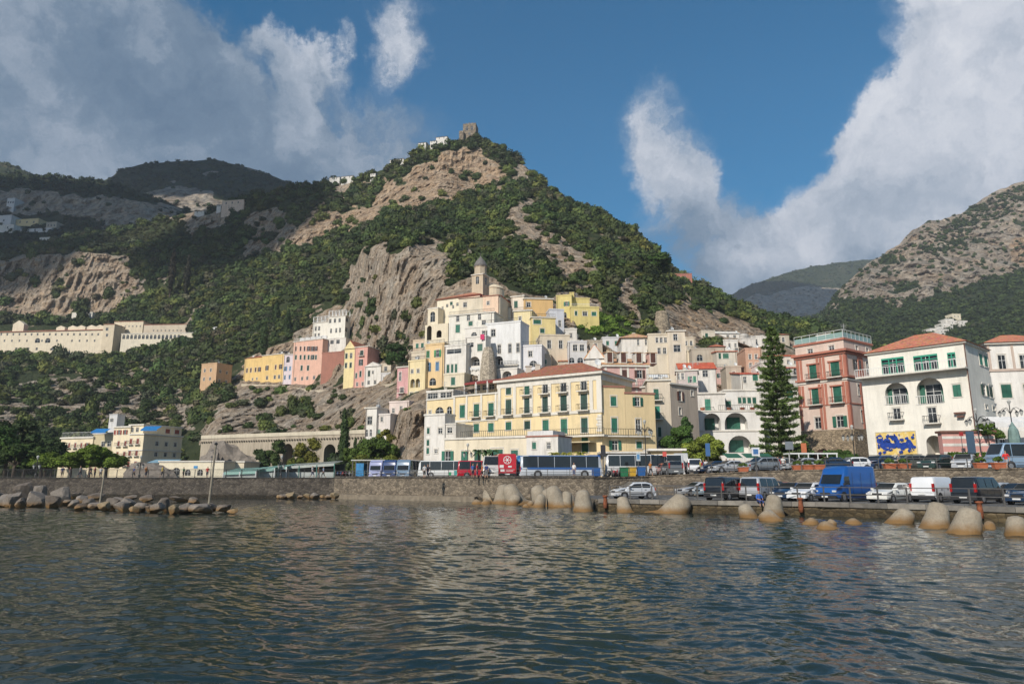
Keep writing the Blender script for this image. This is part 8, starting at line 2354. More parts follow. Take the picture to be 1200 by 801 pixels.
cypress('left of the two slender cypresses on the wooded slope', 199, 345, 290, 405, (.04, .035, .02), .10); cypress('right of the two slender cypresses on the wooded slope', 217, 346, 298, 402, (.03, .03, .018), .10)
cypress('tall dark cypress left of the pink terrace house', 322, 392, 352, 330, DG, .16); cypress('dark cypress above the ochre house', 308, 420, 375, 296, DG, .16); cypress('small cypress among terraces', 336, 398, 362, 320, DG, .16)
cypress('short cypress below the arched retaining wall', 403, 500, 478, 175, DG, .14)
# ivy on the viaduct
for px, y0, y1, w, c, lab in ((322, 519, 549, 3.2, (.05, .08, .02), 'dark green creeper on the left pier of the viaduct'), (362, 517, 549, 4.2, (.12, .12, .02), 'yellow-green creeper between the viaduct arches'), (349, 540, 553, 3.2, (.09, .11, .02), 'bright scrub in the mouth of the left viaduct arch'), (309, 529, 551, 3, DG, 'dark bush left of the viaduct creeper')):
 Y = 164; a, b = W(px, y0, Y), W(px, y1, Y); t = T(None, 'creeper', lab, 'plant', None); t.location = (a.x, Y, 0)
 n = 8; clumps('foliage', [((random.Random(px + k).uniform(-w / 2, w / 2), 0, b.z + (a.z - b.z) * (k + .5) / n), w * .42, 1) for k in range(n)], c, t, .3, 20, px)
# bright scrub below the bare rock and beside it
for px, py, Y, w, h, c, lab in ((424, 535, 122, 4, 3.2, (.07, .11, .02), 'bright green scrub under the perched white house'), (446, 528, 124, 5, 3.5, (.06, .10, .02), 'green scrub left of the bare rock foot'), (440, 545, 112, 5, 2.5, (.10, .12, .02), 'yellowish scrub behind the bus shelter'), (466, 417, 205, 5.5, 5.5, (.035, .07, .02), 'dark bush growing on the cliff above the pink house'), (455, 512, 130, 2, 2, (.12, .12, .02), 'small yellow bush beside the perched house'),
       (480, 484, 138, 2, 1.6, (.06, .10, .02), 'tuft on top of the bare rock')):
 p = W(px, py, Y); t = T(None, 'bush', lab, 'bush', None); t.location = p
 clumps('foliage', blobs(12, w * .8, h * .5, 0, w * .22, w * .4, px), c, t, .24, 22, px + 1)
# large pine on the right ridge
p = W(762, 338, 262); tree('stone_pine', 'large bright round-topped pine standing on the right ridge', p, 15, blobs(24, 8.0, 2.2, 9.5, 2.0, 3.4, 77, .7), (.045, .085, .018), .5, 'tree', None, .6, 6, 78)
# palms on the palazzo terrace
for i, px in enumerate((561, 569, 577, 652 + 28, 660 + 4, 672 - 24)):
 Y = 94.5 - .35 * i if i < 3 else 92; z = (3.6 if i < 3 else 4.6); py = 541
 low = i >= 3
 t = T(None, 'palm' if not low else 'potted_palm', ['left palm before the annex', 'middle palm before the annex', 'right palm before the annex', 'yellowish potted palm right of the white box house', 'yellowish potted palm in the middle of the terrace', 'yellowish potted palm next to the white box house'][i], 'palm', 'palms in front of the palazzo'); t.location = (XY(px, Y, 528), Y, 3.0)
 h = 3.4 if not low else 3.0
 MB().tube([(0, 0, 0), (.08, 0, h * .5), (0, 0, h)], [.16, .12, .12], 7).build('trunk', BARK, t, True)
 fr = MB(); r = random.Random(i)
 for k in range(22):
  a = r.uniform(0, 6.28); e = r.uniform(-.2, 1.1); L = r.uniform(.9, 1.3); pr = None
  for q in range(5):
   s = q / 4; c = Vector((math.cos(a) * L * s * math.cos(e * .5), math.sin(a) * L * s * math.cos(e * .5), h + L * (math.sin(e) * s - .75 * s * s))); w = .13 * math.sin(math.pi * (.15 + .8 * s)); u = Vector((-math.sin(a), math.cos(a), 0)) * w
   cur = (c - u - Vector((0, 0, w * .4)), c + Vector((0, 0, w * .3)), c + u - Vector((0, 0, w * .4)))
   if pr: fr.add([*pr, *cur], [(0, 3, 4, 1), (1, 4, 5, 2)])
   pr = cur
 fr.build('fronds', paint('palm_green' if not low else 'palm_yellow', (.05, .10, .03) if not low else (.25, .24, .03), .6, .3), t)
# planters
GPn = 'terracotta planters along the upper road'
for i, (px, lab) in enumerate([(871, 'terracotta planter left of the sign post'), (935, 'terracotta planter, first right of the conifer'), (947, 'terracotta planter, second right of the conifer'), (960, 'terracotta planter nearest the roof of the blue van'), (1043, 'terracotta planter, first left of the pair under the ceramic panel'), (1060, 'terracotta planter, right one of the pair under the ceramic panel'), (1150, 'terracotta planter behind the woman in pink'), (1171, 'terracotta planter beside the man in red')]):
 x = XY(px, 66.5, 550); y = yedge(x) + 1.2; x = XY(px, y, 550)
 t = T(None, 'planter', lab, 'planter', GPn); t.location = (x, y, zroad(x))
 MB().add([(-.45, -.2, 0), (.45, -.2, 0), (.45, .2, 0), (-.45, .2, 0), (-.56, -.27, .5), (.56, -.27, .5), (.56, .27, .5), (-.56, .27, .5)], [(3, 2, 1, 0), (4, 5, 6, 7), (0, 1, 5, 4), (1, 2, 6, 5), (2, 3, 7, 6), (3, 0, 4, 7)]).box(-.6, .6, -.31, .31, .5, .6).build('pot', paint('terracotta', (.42, .13, .06), .8, .15), t)
 clumps('plant', [((-.25, 0, .8), .26, .9), ((.05, 0, .9), .3, .9), ((.3, 0, .78), .22, .9)], (.07, .12, .02), t, .09, 24, 90 + i)
def rockmesh(seed, angular=.6, cube=0.0, sub=ICO3):
 r = np.random.default_rng(seed); v = sub[0].copy()
 if cube: v = v / (np.abs(v) ** 16).sum(1)[:, None] ** (1 / 16) * .74
 for k in range(int(22 * angular)):
  n = r.normal(size=3); n /= np.linalg.norm(n); h = r.uniform(.48, .86); d = v @ n; v = v - n * np.maximum(0, d - h)[:, None]
 v = v * (1 + .15 * (fbm(v * 1.6 + seed * 7, 4, seed)[:, None] - .5)) ; v = v + (fbm(v * 6 + seed, 3, seed)[:, None] - .5) * .06
 return v, sub[1]
def rockmat(c1, c2, name='rock'):
 m, g, b = newmat(name); v = coords(g, kind='World'); n = noise(g, v, 1.3, 7, .7); n2 = noise(g, v, 9, 5, .7)
 col = ramp(g, n, [(.3, c1), (.7, c2)]); col = mixc(g, .5, col, ramp(g, n2, [(.3, (.55, .55, .55)), (.65, (1.15, 1.15, 1.15))]), 'MULTIPLY')
 ge = g.n('ShaderNodeNewGeometry'); sp = g.n('ShaderNodeSeparateXYZ'); g.l(ge.outputs['Position'], sp.inputs[0])
 z = g.n('ShaderNodeMath', operation='MULTIPLY_ADD'); g.l(n, z.inputs[0]); z.inputs[1].default_value = .5; g.l(sp.outputs[2], z.inputs[2])
 f = g.n('ShaderNodeMapRange'); g.l(z.outputs[0], f.inputs['Value']); f.inputs['From Min'].default_value = .40; f.inputs['From Max'].default_value = .85
 col = mixc(g, f.outputs[0], tuple(a * .7 for a in (.30, .17, .06)), col)      # algae band at the waterline
 g.l(col, b.inputs['Base Color']); b.inputs['Roughness'].default_value = .85; bump(g, b, n2, .6, .05); return m
RK = [rockmat((.09, .07, .055), (.21, .175, .14)), rockmat((.14, .12, .10), (.29, .25, .21)), rockmat((.22, .16, .09), (.36, .28, .17))]
CONC = rockmat((.25, .21, .155), (.37, .32, .245), 'weathered_concrete')
_rm = {}
def put_rock(label, px, py, wpx, hpx, kind=0, mat=0, seed=0, name='boulder', group=None, tilt=None, Y=None, zc=None):
 """py is where the rock meets the water"""
 p = G(px, py, 0) if Y is None else Vector((XY(px, Y, py), Y, zc))
 s = p.y / 800.0 * 1.0
 k = (seed % 6, kind, mat)
 if k not in _rm:
  v, f = rockmesh(seed % 6 + 10 * kind, .8 if not kind else .15, kind); _rm[k] = np_mesh(name, v, f, RK[mat], kind == 0)
  if kind == 0: _rm[k].polygons.foreach_set('use_smooth', [False] * len(_rm[k].polygons))
 w, h = wpx * s / 2, hpx * s
 o = obj(name, _rm[k], None, None, (p.x * (1 + w * .7 / p.y), p.y + w * .7, (h * .42) if Y is None else p.z)); o.scale = (w, w * .9, h * .62); r = random.Random(seed)
 o.rotation_euler = tilt or (r.uniform(-.25, .25), r.uniform(-.25, .25), r.uniform(0, 6.28)); tag(o, label, 'rock', group); return o
GC = 'square concrete blocks at the left end of the breakwater'
for i, (px, py, w, h, lab) in enumerate([(26, 592, 25, 24, 'uppermost concrete cube'), (8, 594, 24, 15, 'concrete block cut by the left edge side'), (16, 594, 20, 16, 'tilted slab below the uppermost cube'), (25, 595, 14, 11, 'small diamond-shaped block at the waterline'), (42, 594, 22, 17, 'pale block left of centre'), (44, 588, 19, 18, 'flat-topped block standing behind the pale one'), (60, 595, 19, 13, 'low wide block at the waterline'), (70, 592, 24, 20, 'large block with a bright left face, rightmost'), (-8, 593, 22, 16, 'block beyond the left edge')]):
 o = put_rock(lab + ' of the square breakwater blocks', px, py, w, h * 1.15, 1, 1 if i % 3 else 0, i, 'concrete_block', GC, (R([8, -12, 25, 40, -6, 5, -8, 12, 0][i]), R([-14, 10, -18, 30, 8, -4, 6, -16, 9][i]), R([35, 10, 50, 45, 20, 8, 15, 40, 0][i]))); o['category'] = 'concrete block'
BR = [(80, 592, 16, 10, 0), (88, 596, 16, 13, 1), (95, 598, 13, 11, 0), (103, 596, 22, 16, 0), (112, 597, 17, 12, 1), (122, 599, 17, 14, 2), (131, 598, 24, 22, 0), (143, 600, 19, 16, 1), (150, 598, 22, 19, 1), (158, 601, 13, 11, 2), (166, 600, 20, 17, 1), (176, 601, 16, 12, 0), (184, 601, 20, 19, 1), (192, 600, 17, 22, 0), (202, 603, 16, 17, 2), (218, 602, 24, 17, 1), (236, 602, 30, 18, 1), (246, 601, 20, 14, 0), (261, 601, 22, 15, 0), (273, 602, 14, 8, 2),
      (86, 584, 20, 9, 0), (110, 585, 22, 9, 0), (150, 587, 20, 8, 0), (172, 588, 22, 9, 0), (208, 588, 24, 10, 0), (228, 590, 18, 9, 0), (96, 589, 20, 11, 1), (138, 590, 16, 10, 1)]
for i, (px, py, w, h, m) in enumerate(BR):
 col = ['dark grey', 'pale grey', 'ochre stained'][m]
 put_rock(('%s boulder of the breakwater, %s from the left' % (col, ordinal(i)) if i < 20 else '%s boulder behind the breakwater ridge, %s from the left there' % (col, ordinal(i - 20))), px, py, w * 1.1, h * .8, 0, m, i, 'boulder', 'boulders of the breakwater')
for i, px in enumerate((327, 333, 341, 352, 361, 370, 379, 386, 392)):
 put_rock('low pale rock at the foot of the dark wall, %s from the left' % ordinal(i), px, 584 + .4 * (i % 3), 10 + 3 * (i % 3), 5 + (i % 3) * 1.6, 0, 1 if i % 2 else 2, i + 3, 'boulder', 'low rocks at the foot of the dark wall')
for i in range(26):
 px = 806 + i * 15.6; x, y = xlow(px) if px < 1199 else (0, 0)
 if not x: continue
 s_ = 1 + .5 * random.Random(i).random()
 put_rock('brown stained stone at the foot of the car park edge, %s from the left' % ordinal(i), px, 560 + 2.85 * 822 / (y - .5), 11 * s_, 6 * s_, 0, 2, i, 'boulder', 'stones at the foot of the car park edge')
# tetrapods
def tetra_mesh():
 v = ICO4[0].copy(); ax = [np.array((0, 0, 1.0))] + [np.array((math.cos(a) * .943, math.sin(a) * .943, -.333)) for a in (0, 2.094, 4.189)]
 rad = np.full(len(v), .40); R0, R1 = .42, .26
 for a in ax:
  c = v @ a; s = np.sqrt(np.maximum(0, 1 - c * c)); kk = (R0 - R1)
  t = np.where(c > 0, R0 / np.maximum(s + kk * c, 1e-6), 0)       # cone side: s r = R0 - k c r
  tip = np.where(c > 0, 1.0 / np.maximum(c, 1e-6), 0)
  q = np.where(c > .3, (np.maximum(t, 1e-6) ** -11 + np.maximum(tip, 1e-6) ** -11) ** (-1 / 11), 0)
  rad = (rad ** 14 + np.maximum(q, 1e-3) ** 14) ** (1 / 14)
 v = v * rad[:, None]
 v *= 1 + (fbm(v * 3, 3, 9)[:, None] - .5) * .12
 me = np_mesh('tetrapod', v, ICO4[1], CONC, True); return me
TM = tetra_mesh()
TP = [(563, 590, 16, 8, .3), (570, 590, 16, 9, 1), (577, 588, 17, 20, 2), (588, 590, 18, 22, .5), (598, 591, 18, 14, 1.4), (608, 591, 19, 25, 2.2), (617, 593, 10, 8, .1), (623, 594, 10, 6, .9), (631, 594, 15, 15, .4), (638, 592, 15, 24, 1.1), (647, 593, 17, 20, 2.4), (656, 594, 18, 25, .8), (661, 594, 16, 18, 1.7), (671, 592, 12, 12, 1.2), (684, 599, 20, 24, .6), (733, 600, 19, 18, 1.9), (747, 600, 22, 12, 1.0), (777, 601, 34, 28, .2), (806, 601, 24, 10, 2.6), (882, 607, 22, 17, .7), (906, 605, 22, 25, 1.3),
      (918, 611, 28, 17, 2.0), (938, 614, 20, 11, .2), (966, 617, 15, 10, 1.5), (988, 620, 28, 15, .9), (1016, 614, 26, 11, 2.3), (1043, 613, 29, 21, .4), (1093, 619, 31, 30, 1.6), (1125, 626, 35, 31, .1), (1146, 621, 20, 14, 1.2), (1158, 620, 16, 11, 2.8), (1192, 628, 28, 22, .6)]
for i, (px, py, w, h, rz) in enumerate(TP):
 h *= .96
 p = G(px, py, 0); s = p.y / 800.0; sz = max(w * s * 1.3, h * s * 1.3); o = obj('tetrapod', TM, None, None, (p.x * (1 + sz * .35 / p.y), p.y + sz * .35, h * s - sz)); o.scale = (sz, sz, sz)
 tl = R(34) if h < w * .8 else R(17); o.rotation_euler = (tl * math.sin(rz * 5), tl * math.cos(rz * 3), rz)
 g_ = 'left cluster' if px < 700 else 'right row'; j = i if px < 700 else i - 15
 tag(o, 'sandy concrete tetrapod, %s from the left in the %s' % (ordinal(j), g_), 'tetrapod', 'concrete tetrapods along the quay')
# legs lying outwards of the biggest one
for px, py, L_, lab in ((752, 601, -1, 'long concrete leg lying to the left of the largest tetrapod'),):
 pass
o = MB().box(-.8, .8, -.6, .6, 0, .9).build('concrete_cube', CONC, None, loc=G(694, 592, 0) + Vector((0, .8, 0))); tag(o, 'small concrete cube beside the tetrapods', 'concrete block')
def lamp(label, px, Y, ytop, n=4, z=None, wide=1.0):
 x = XY(px, Y, 540); z0 = zroad(x) if z is None else z; H = W(px, ytop, Y).z - z0
 t = T(None, 'street_lamp', label, 'street lamp', 'ornate street lamps on the waterfront'); t.location = (x, Y, z0)
 MB().lathe([(.16, 0), (.16, .5), (.08, .7), (.06, H * .6), (.05, H)], 10).build('post', IRON(), t)
 for k in range(n):
  a = k * 2 * math.pi / n + .4; arm = MB(); pts = [(math.cos(a) * wide * s, math.sin(a) * wide * s, H - 1.1 + .75 * math.sin(math.pi * s * .9)) for s in (0, .2, .4, .6, .8, 1)]
  arm.tube(pts, .03, 5).build('arm', IRON(), t); c = Vector(pts[-1])
  l = MB().lathe([(.06, -.5), (.19, -.1), (.2, 0), (.04, .12)], 8, c).build('lantern', paint('lamp_glass', (.45, .45, .42), .2), t); MB().lathe([(.23, .0), (.05, .2), (.02, .3)], 8, c).build('cap', IRON(), l)
 MB().lathe([(.06, 0), (.2, .35), (.2, .45), (.04, .6)], 8, (0, 0, H)).build('lantern', paint('lamp_glass', (.45, .45, .42), .2), t)
lamp('ornate lamp post right of the white coach', 757, 88, 497); lamp('ornate lamp post before the salmon building', 1002, 86, 503, 5, None, 1.1); lamp('ornate lamp post in front of the garden wall', 1151, 77, 484, 4, None, 1.2)
lamp('single small lamp post before the annex', 548, 96, 524, 2, None, .5); lamp('large ornate lamp post at the right edge', 1192, 80, 474, 4, None, 1.2)
def signpost(label, px, Y, ytop, w, h, col, colp=None, z=None, yb=None, cat='sign', back=None):
 x = XY(px, Y, 540); z0 = zroad(x) if z is None else z; H = W(px, ytop, Y).z - z0
 t = T(None, 'road_sign', label, cat, None); t.location = (x, Y, z0)
 MB().tube([(0, 0, 0), (0, 0, H)], .04, 6).build('post', GIRON, t); b = MB().box(-w / 2, w / 2, -.08, -.045, H - h, H).build('panel', paint('sign_face', col, .5, .1), t)
 if colp: MB().box(-w * .32, w * .32, -.088, -.081, H - h * .8, H - h * .2).build('symbol', paint('sign_symbol', colp, .5), b)
 return t
signpost('square white and blue sign on a post among the planters', 886, 66, 524, .75, .8, (.65, .66, .68), (.06, .16, .36), z=ZL)
signpost('grey rectangular sign on a post left of the tourist train', 926, 78, 517, .9, .9, (.18, .2, .22)); signpost('tall narrow dark blue sign before the garden wall', 1140, 76, 505, .9, 2.4, (.06, .10, .15))
signpost('small red round-like sign by the garden wall', 1130, 78, 506, .45, .45, (.35, .03, .03)); signpost('blue sign panel in front of the yellow-green tree', 830, 92, 519, .6, 1.7, (.05, .13, .3))
signpost('light sign post right of the long blue coach', 748, 84, 530, .5, 1.0, (.45, .5, .52), (.1, .25, .45)); signpost('dark information column between the coaches', 707, 84, 521, .6, 1.3, (.03, .03, .035)); signpost('orange and white banner post left of the salmon building', 943, 90, 519, .7, 1.2, (.5, .16, .07)); signpost('small white and red sign at the kiosk corner', 779, 90, 529, .5, .6, (.6, .1, .08))
# folded green parasol at the right edge, long grey sails
t = T(None, 'folded_parasol', 'big folded grey-green parasol at the right edge', 'parasol', None); t.location = P_(1193, 79)
MB().lathe([(.06, 0), (.06, 2.2), (.55, 2.6), (.62, 3.6), (.5, 4.6), (.12, 5.4), (.03, 5.6)], 10).build('canvas', paint('grey_green_canvas', (.16, .24, .22), .8, .2), t)
# posts standing in the breakwater
for px, py, yt, Y, lab in ((246, 592, 521, 58.5, 'tall pale post standing in the breakwater with a lamp head'), (119, 582, 549, 76, 'shorter leaning pale post behind the breakwater')):
 p = Vector((XY(px, Y, 570), Y, -.5)); H = W(px, yt, Y).z + .5; t = T(None, 'mooring_pole', lab, 'pole', None); t.location = p; t.rotation_euler = (0, R(2), 0)
 MB().tube([(0, 0, 0), (0, 0, H)], [.11, .08], 8).build('pole', paint('weathered_pole', (.25, .22, .17), .9, .25, 3), t); MB().lathe([(.12, H), (.16, H + .12), (.05, H + .22)], 8).build('pole_cap', IRON(), t)
signpost('round-topped street light on the left promenade near the pavilion', 248, 103, 534, .3, .25, (.05, .05, .05), z=2.86)
for i, (px, Y) in enumerate(((44, 104), (165, 104), (330, 104))):
 lamp(['slim lamp post at the left end of the promenade', 'slim lamp post below the seaside hotel', 'slim lamp post before the green awnings'][i], px, Y, 538, 2, 2.86, .35)
# rubbish bins (green, yellow, blue) right of the coaches
for px, c, nm in ((700 + 32, (.02, .14, .06), 'green'), (741, (.5, .3, .03), 'yellow'), (752, (.02, .1, .3), 'blue')):
 o = T(None, 'wheeled_bin', nm + ' wheeled bin beside the white coach', 'bin', 'wheeled bins by the coaches'); o.location = pos(px, 83.2)
 MB().add([(-.4, -.3, .12), (.4, -.3, .12), (.4, .3, .12), (-.4, .3, .12), (-.5, -.38, 1.1), (.5, -.38, 1.1), (.5, .38, 1.1), (-.5, .38, 1.1)], [(3, 2, 1, 0), (4, 5, 6, 7), (0, 1, 5, 4), (1, 2, 6, 5), (2, 3, 7, 6), (3, 0, 4, 7)]).build('body', paint('bin_plastic', c, .5), o); MB().box(-.53, .53, -.42, .42, 1.1, 1.2).build('lid', paint('bin_plastic', tuple(a * .8 for a in c), .5), o)
 for s in (-1, 1): MB().lathe([(.05, -.04), (.11, -.04), (.11, .04), (.05, .04)], 10).build('wheel', TYRE(), o, False, (s * .3, .25, .11), (0, math.pi / 2, 0))
def skin_person(pose):
 J = dict(pel=(0, 0, .95), wst=(0, 0, 1.12), chs=(0, -.01, 1.33), nck=(0, 0, 1.5), hd0=(0, -.01, 1.58), hd1=(0, -.015, 1.66), hd2=(0, -.01, 1.745))
 if pose == 'stand': LG = [((.09, 0, .9), (.10, -.01, .5), (.11, .02, .09), (.12, -.13, .04)), ((-.09, 0, .9), (-.10, -.01, .5), (-.11, .02, .09), (-.13, -.13, .04))]; AR = [((.18, 0, 1.43), (.24, .03, 1.15), (.25, -.04, .9), (.25, -.07, .8)), ((-.18, 0, 1.43), (-.24, .03, 1.15), (-.25, -.04, .9), (-.25, -.07, .8))]
 elif pose == 'walk': LG = [((.09, 0, .9), (.09, -.2, .52), (.09, -.24, .1), (.09, -.38, .06)), ((-.09, 0, .9), (-.09, .06, .5), (-.09, .34, .16), (-.09, .27, .04))]; AR = [((.18, 0, 1.43), (.24, .14, 1.17), (.25, .10, .93), (.25, .06, .84)), ((-.18, 0, 1.43), (-.24, -.10, 1.17), (-.24, -.28, .99), (-.24, -.36, .94))]
 else:  # sitting, seat at z=0.45 below pelvis
  for k in J: J[k] = (J[k][0], J[k][1] - .06 * (J[k][2] - .95), J[k][2] - .45)
  LG = [((.1, -.02, .47), (.13, -.42, .50), (.12, -.45, .1), (.12, -.58, .04)), ((-.1, -.02, .47), (-.14, -.40, .52), (-.13, -.38, .1), (-.13, -.50, .04))]; AR = [((.19, -.03, .96), (.26, -.12, .70), (.16, -.34, .62), (.1, -.40, .6)), ((-.19, -.03, .96), (-.26, -.12, .70), (-.16, -.32, .62), (-.1, -.4, .6))]
 V, E, Rr = [], [], []
 def a(p, r): V.append(p); Rr.append(r); return len(V) - 1
 s = a(J['pel'], (.155, .11)); w = a(J['wst'], (.135, .10)); c = a(J['chs'], (.165, .115)); n = a(J['nck'], (.06, .06)); h0 = a(J['hd0'], (.065, .075)); h1 = a(J['hd1'], (.082, .10)); h2 = a(J['hd2'], (.06, .075))
 E += [(s, w), (w, c), (c, n), (n, h0), (h0, h1), (h1, h2)]
 for L in LG:
  pr = s
  for p, r in zip(L, (.09, .062, .042, .035)): q = a(p, (r, r)); E.append((pr, q)); pr = q
 for L in AR:
  pr = c
  for p, r in zip(L, (.058, .042, .03, .032)): q = a(p, (r, r)); E.append((pr, q)); pr = q
  hx = Vector(L[3]); dv = (Vector(L[3]) - Vector(L[2])).normalized()
  for k in range(5):   # fingers and thumb
   off = Vector(((k - 1.5) * .016, 0, 0)) if k < 4 else Vector((-.02 if L[0][0] > 0 else .02, -.03, 0)); l_ = (.07, .08, .075, .06, .045)[k]
   q = a(tuple(hx + dv * l_ + off), (.009, .009)); E.append((pr, q))
 me = bpy.data.meshes.new('p'); me.from_pydata(V, E, []); o = bpy.data.objects.new('p', me); C.objects.link(o)
 m = o.modifiers.new('s', 'SKIN'); m.use_smooth_shade = True; o.modifiers.new('u', 'SUBSURF').levels = 1; o.modifiers['u'].render_levels = 1
 for i, r in enumerate(Rr): me.skin_vertices[0].data[i].radius = r
 me.skin_vertices[0].data[0].use_root = True
 bpy.context.view_layer.update(); ev = o.evaluated_get(bpy.context.evaluated_depsgraph_get()); r = bpy.data.meshes.new_from_object(ev); r.name = 'person'
 bpy.data.objects.remove(o); return r, J
def shell(me, cond, off, name):
 n = len(me.vertices); co = np.empty(n * 3); me.vertices.foreach_get('co', co); co = co.reshape(-1, 3); no = np.empty(n * 3); me.vertex_normals.foreach_get('vector', no); no = no.reshape(-1, 3)
 fs = [tuple(p.vertices) for p in me.polygons if all(cond(co[v]) for v in p.vertices)]
 used = sorted({v for f in fs for v in f}); mp = {v: i for i, v in enumerate(used)}
 r = bpy.data.meshes.new(name); r.from_pydata([tuple(co[v] + no[v] * off) for v in used], [], [tuple(mp[v] for v in f) for f in fs]); r.polygons.foreach_set('use_smooth', [True] * len(r.polygons)); return r
PM = {}
for pose in ('stand', 'walk', 'sit'):
 me, J = skin_person(pose); z0 = J['pel'][2]; zn = J['nck'][2]; zh = J['hd1'][2]
 if pose == 'sit':
  sh = shell(me, lambda c: c[2] > z0 + .04 and c[2] < zn - .02 and c[1] > -.2, .016, 'shirt'); tr_ = shell(me, lambda c: c[2] < z0 + .07 and c[2] > .3 and (c[1] < .2) and not (c[2] > z0 + .07), .014, 'trousers')
 else:
  sh = shell(me, lambda c: z0 < c[2] < zn - .02 and (abs(c[0]) < .21 or c[2] > 1.18), .016, 'shirt'); tr_ = shell(me, lambda c: c[2] < z0 + .06 and c[2] > .42 and abs(c[0]) < .215, .014, 'trousers')
 shoe = shell(me, lambda c: c[2] < .11, .012, 'shoes'); hair = shell(me, lambda c: c[2] > zh - .02 and c[1] > J['hd1'][1] - .045 or c[2] > zh + .075, .012, 'hair')
 face = MB(); fy = J['hd1'][1] - .098
 for s in (-1, 1): face.box(s * .032 - .012, s * .032 + .012, fy - .006, fy + .02, zh - .002, zh + .012)
 face.box(-.022, .022, fy - .004, fy + .02, zh - .062, zh - .052); face.box(-.01, .01, fy - .022, fy + .02, zh - .036, zh - .006)
 PM[pose] = (me, sh, tr_, shoe, hair, face.mesh('face_features'))
SK = paint('skin', (.42, .24, .16), .6)
def person(label, P, pose, rz, shirt, trs, hair=(.03, .02, .015), s=1.0, group=None):
 me, sh, tr_, shoe, hr, fc = PM[pose]; o = obj('person', me, SK, None, P, (0, 0, rz)); o.scale = (s,) * 3; tag(o, label, 'person', group)
 for nm, m, c in (('shirt', sh, shirt), ('trousers', tr_, trs), ('shoes', shoe, (.05, .04, .04)), ('hair', hr, hair), ('face_features', fc, (.12, .04, .03))):
  q = obj(nm, m, None, o)
  if not m.materials: m.materials.append(None)
  q.material_slots[0].link = 'OBJECT'; q.material_slots[0].material = paint('cloth', c, .85)
RDs = (.5, .03, .03)
person('man in a bright red shirt walking on the upper road', P_(1180, 66.5), 'walk', R(-60), (.60, .03, .03), (.3, .3, .32), (.4, .4, .4), 1.02)
person('woman in a pink top walking left of the man in red', P_(1150, 67.5), 'walk', R(60), (.6, .25, .28), (.06, .07, .14), (.08, .04, .02), .97)
x, y = xlow(889); person('person in a blue shirt sitting on the quay edge above the tetrapods', (x, y - .12, ZL - .42), 'sit', R(10), (.04, .12, .42), (.03, .05, .16), (.25, .16, .08), 1.0)
o = MB().lathe([(.02, -.14), (.12, -.08), (.15, 0), (.12, .1), (.03, .14)], 12).build('white_helmet', WHITEP(), None, True, loc=(x + .75, y - .1, ZL + .19)); tag(o, 'round white bag or helmet beside the seated person', 'helmet')
LP = [(82, 'dark maroon', (.14, .02, .03), (.03, .03, .04), 'walking alone at the left of the promenade'), (106, 'black', (.02, .02, .02), (.05, .05, .07), 'beside the red one near the tallest pine'), (111, 'red', (.42, .05, .05), (.04, .04, .06), 'under the tallest umbrella pine'), (94, 'grey', (.25, .25, .25), (.03, .04, .08), 'between the first two umbrella pines'),
      (118, 'white', (.6, .6, .6), (.05, .05, .08), 'near the short leaning post'), (157, 'blue', (.05, .1, .3), (.04, .04, .04), 'by the hotel ground floor'), (171, 'orange', (.45, .16, .03), (.05, .06, .1), 'before the grey boulder'), (190, 'yellow', (.5, .4, .05), (.04, .04, .05), 'at the pavilion left corner'), (215, 'green', (.05, .25, .08), (.06, .05, .04), 'before the pavilion doors'),
      (243, 'scarlet', (.5, .03, .02), (.04, .04, .06), 'beside the tall pale post'), (249, 'lime', (.4, .5, .03), (.05, .05, .08), 'right of the tall pale post'), (366, 'white', (.65, .65, .65), (.05, .06, .12), 'leftmost before the awnings end'), (373, 'brown', (.2, .1, .06), (.1, .1, .1), 'in the middle before the awnings end'), (379, 'pale blue', (.3, .4, .55), (.05, .05, .06), 'rightmost before the awnings end'), (73, 'navy', (.02, .03, .1), (.1, .09, .07), 'strolling at the far left')]
for i, (px, cn, sh, trs, where) in enumerate(LP):
 person('promenade walker in %s, %s' % (cn, where), (XY(px, 103 + (i % 3) * .8, 555), 103 + (i % 3) * .8, 2.86), 'walk' if i % 2 else 'stand', R((-80, 75, 100, -95, 20)[i % 5]), sh, trs, s=.94 + .03 * (i % 4), group='people on the promenade')
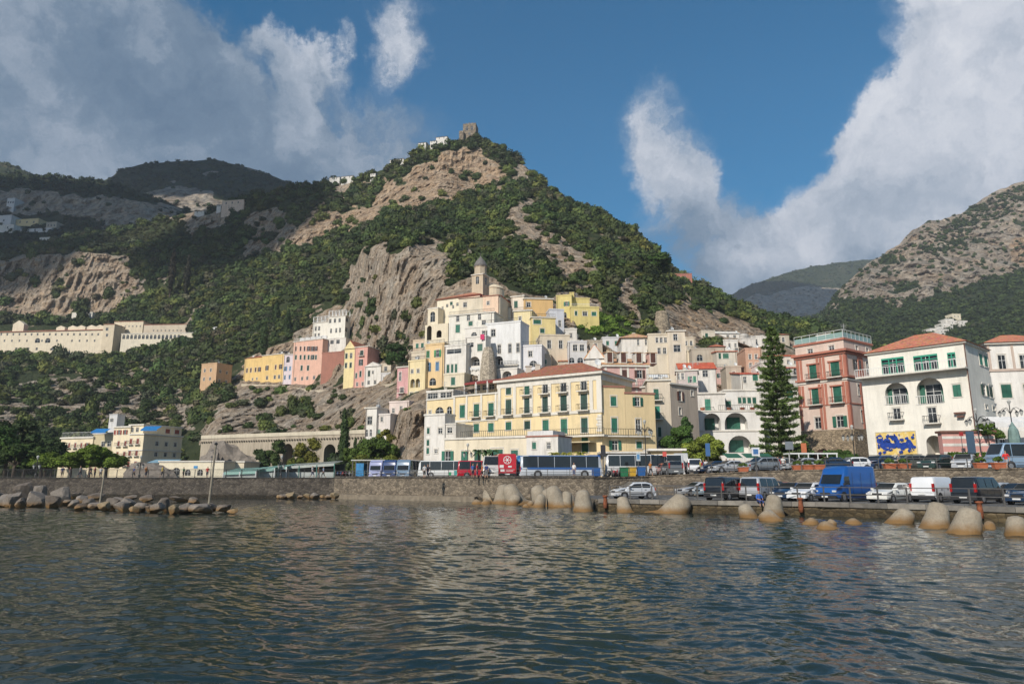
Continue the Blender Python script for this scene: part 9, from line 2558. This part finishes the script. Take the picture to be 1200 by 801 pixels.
BP = [(497, 'black and white clothes by the white coach door', 86.5, (.45, .45, .45), (.03, .03, .03)), (501, 'dark jacket at the white coach', 87, (.04, .04, .05), (.05, .05, .1)), (554, 'blue at the red bus', 85.4, (.05, .12, .35), (.04, .04, .06)), (559, 'red beside the red bus', 85, (.45, .04, .05), (.04, .05, .1)), (565, 'orange before the red bus', 85, (.45, .15, .05), (.03, .03, .03)), (570, 'navy at the right end of the red bus', 85, (.03, .05, .16), (.2, .2, .2)),
      (673, 'white before the long blue coach', 79.8, (.65, .63, .6), (.1, .12, .2)), (763, 'orange vest near the orange hatchback', 84, (.55, .2, .04), (.04, .04, .05)), (822, 'yellow jacket by the minivan', 87, (.45, .42, .05), (.04, .05, .1)), (826, 'dark blue by the minivan', 87, (.02, .04, .12), (.04, .04, .05)), (829, 'white by the blue sign', 86, (.55, .55, .55), (.05, .05, .08)),
      (853, 'peach beside the cafe awnings', 88, (.5, .28, .2), (.2, .2, .25)), (857, 'black near the cafe', 87, (.03, .03, .03), (.03, .03, .04)), (862, 'crimson near the cafe', 88, (.4, .03, .05), (.05, .05, .05)), (914, 'pink left of the tourist train', 84, (.5, .2, .22), (.3, .3, .3)), (920, 'white left of the tourist train', 83, (.6, .6, .58), (.05, .06, .1)), (906, 'red hat and dark coat left of the train', 84, (.08, .05, .05), (.04, .04, .04)), (1057, 'grey behind the pair of planters', 72, (.2, .2, .2), (.05, .05, .06))]
for i, (px, where, Y, sh, trs) in enumerate(BP):
 person('person in ' + where, pos(px, Y), 'walk' if i % 3 == 1 else 'stand', R((170, -40, 30, 80, -100)[i % 5]), sh, trs, (.12, .07, .04) if i % 2 else (.03, .02, .02), .95 + .025 * (i % 4), 'people near the buses and cafe')
for i, (px, Y, a, b_, c_) in enumerate(((258, 175, 9, 4, 8), (286, 172, 8, 4, 5.5), (246, 168, 4, 4, 7))):
 v, f = rockmesh(20 + i, .8, 0, ICO4); v = v * (1 + .55 * (fbm(v * 2.6 + i * 9, 5, 40 + i, True)[:, None] - .6)); o = obj('outcrop', np_mesh('outcrop', v, f, RK[1], False), None, None, (XY(px, Y, 550), Y, 3)); o.scale = (a, b_, c_); tag(o, ['tallest craggy outcrop against the left end of the viaduct', 'craggy outcrop bulging before the viaduct wall', 'narrow outcrop at the very left of the viaduct'][i], 'rock')
# big grey boulder beside the hotel
v, f = rockmesh(3, .8, 0, ICO4); v = v * (1 + .5 * (fbm(v * 2.6, 5, 49, True)[:, None] - .6)); o = obj('outcrop', np_mesh('outcrop', v, f, RK[1], False), None, None, (XY(180, 150, 550), 150, 3.2)); o.scale = (6.5, 4, 3.4); tag(o, 'grey rock outcrop right of the seaside hotel foot', 'rock')
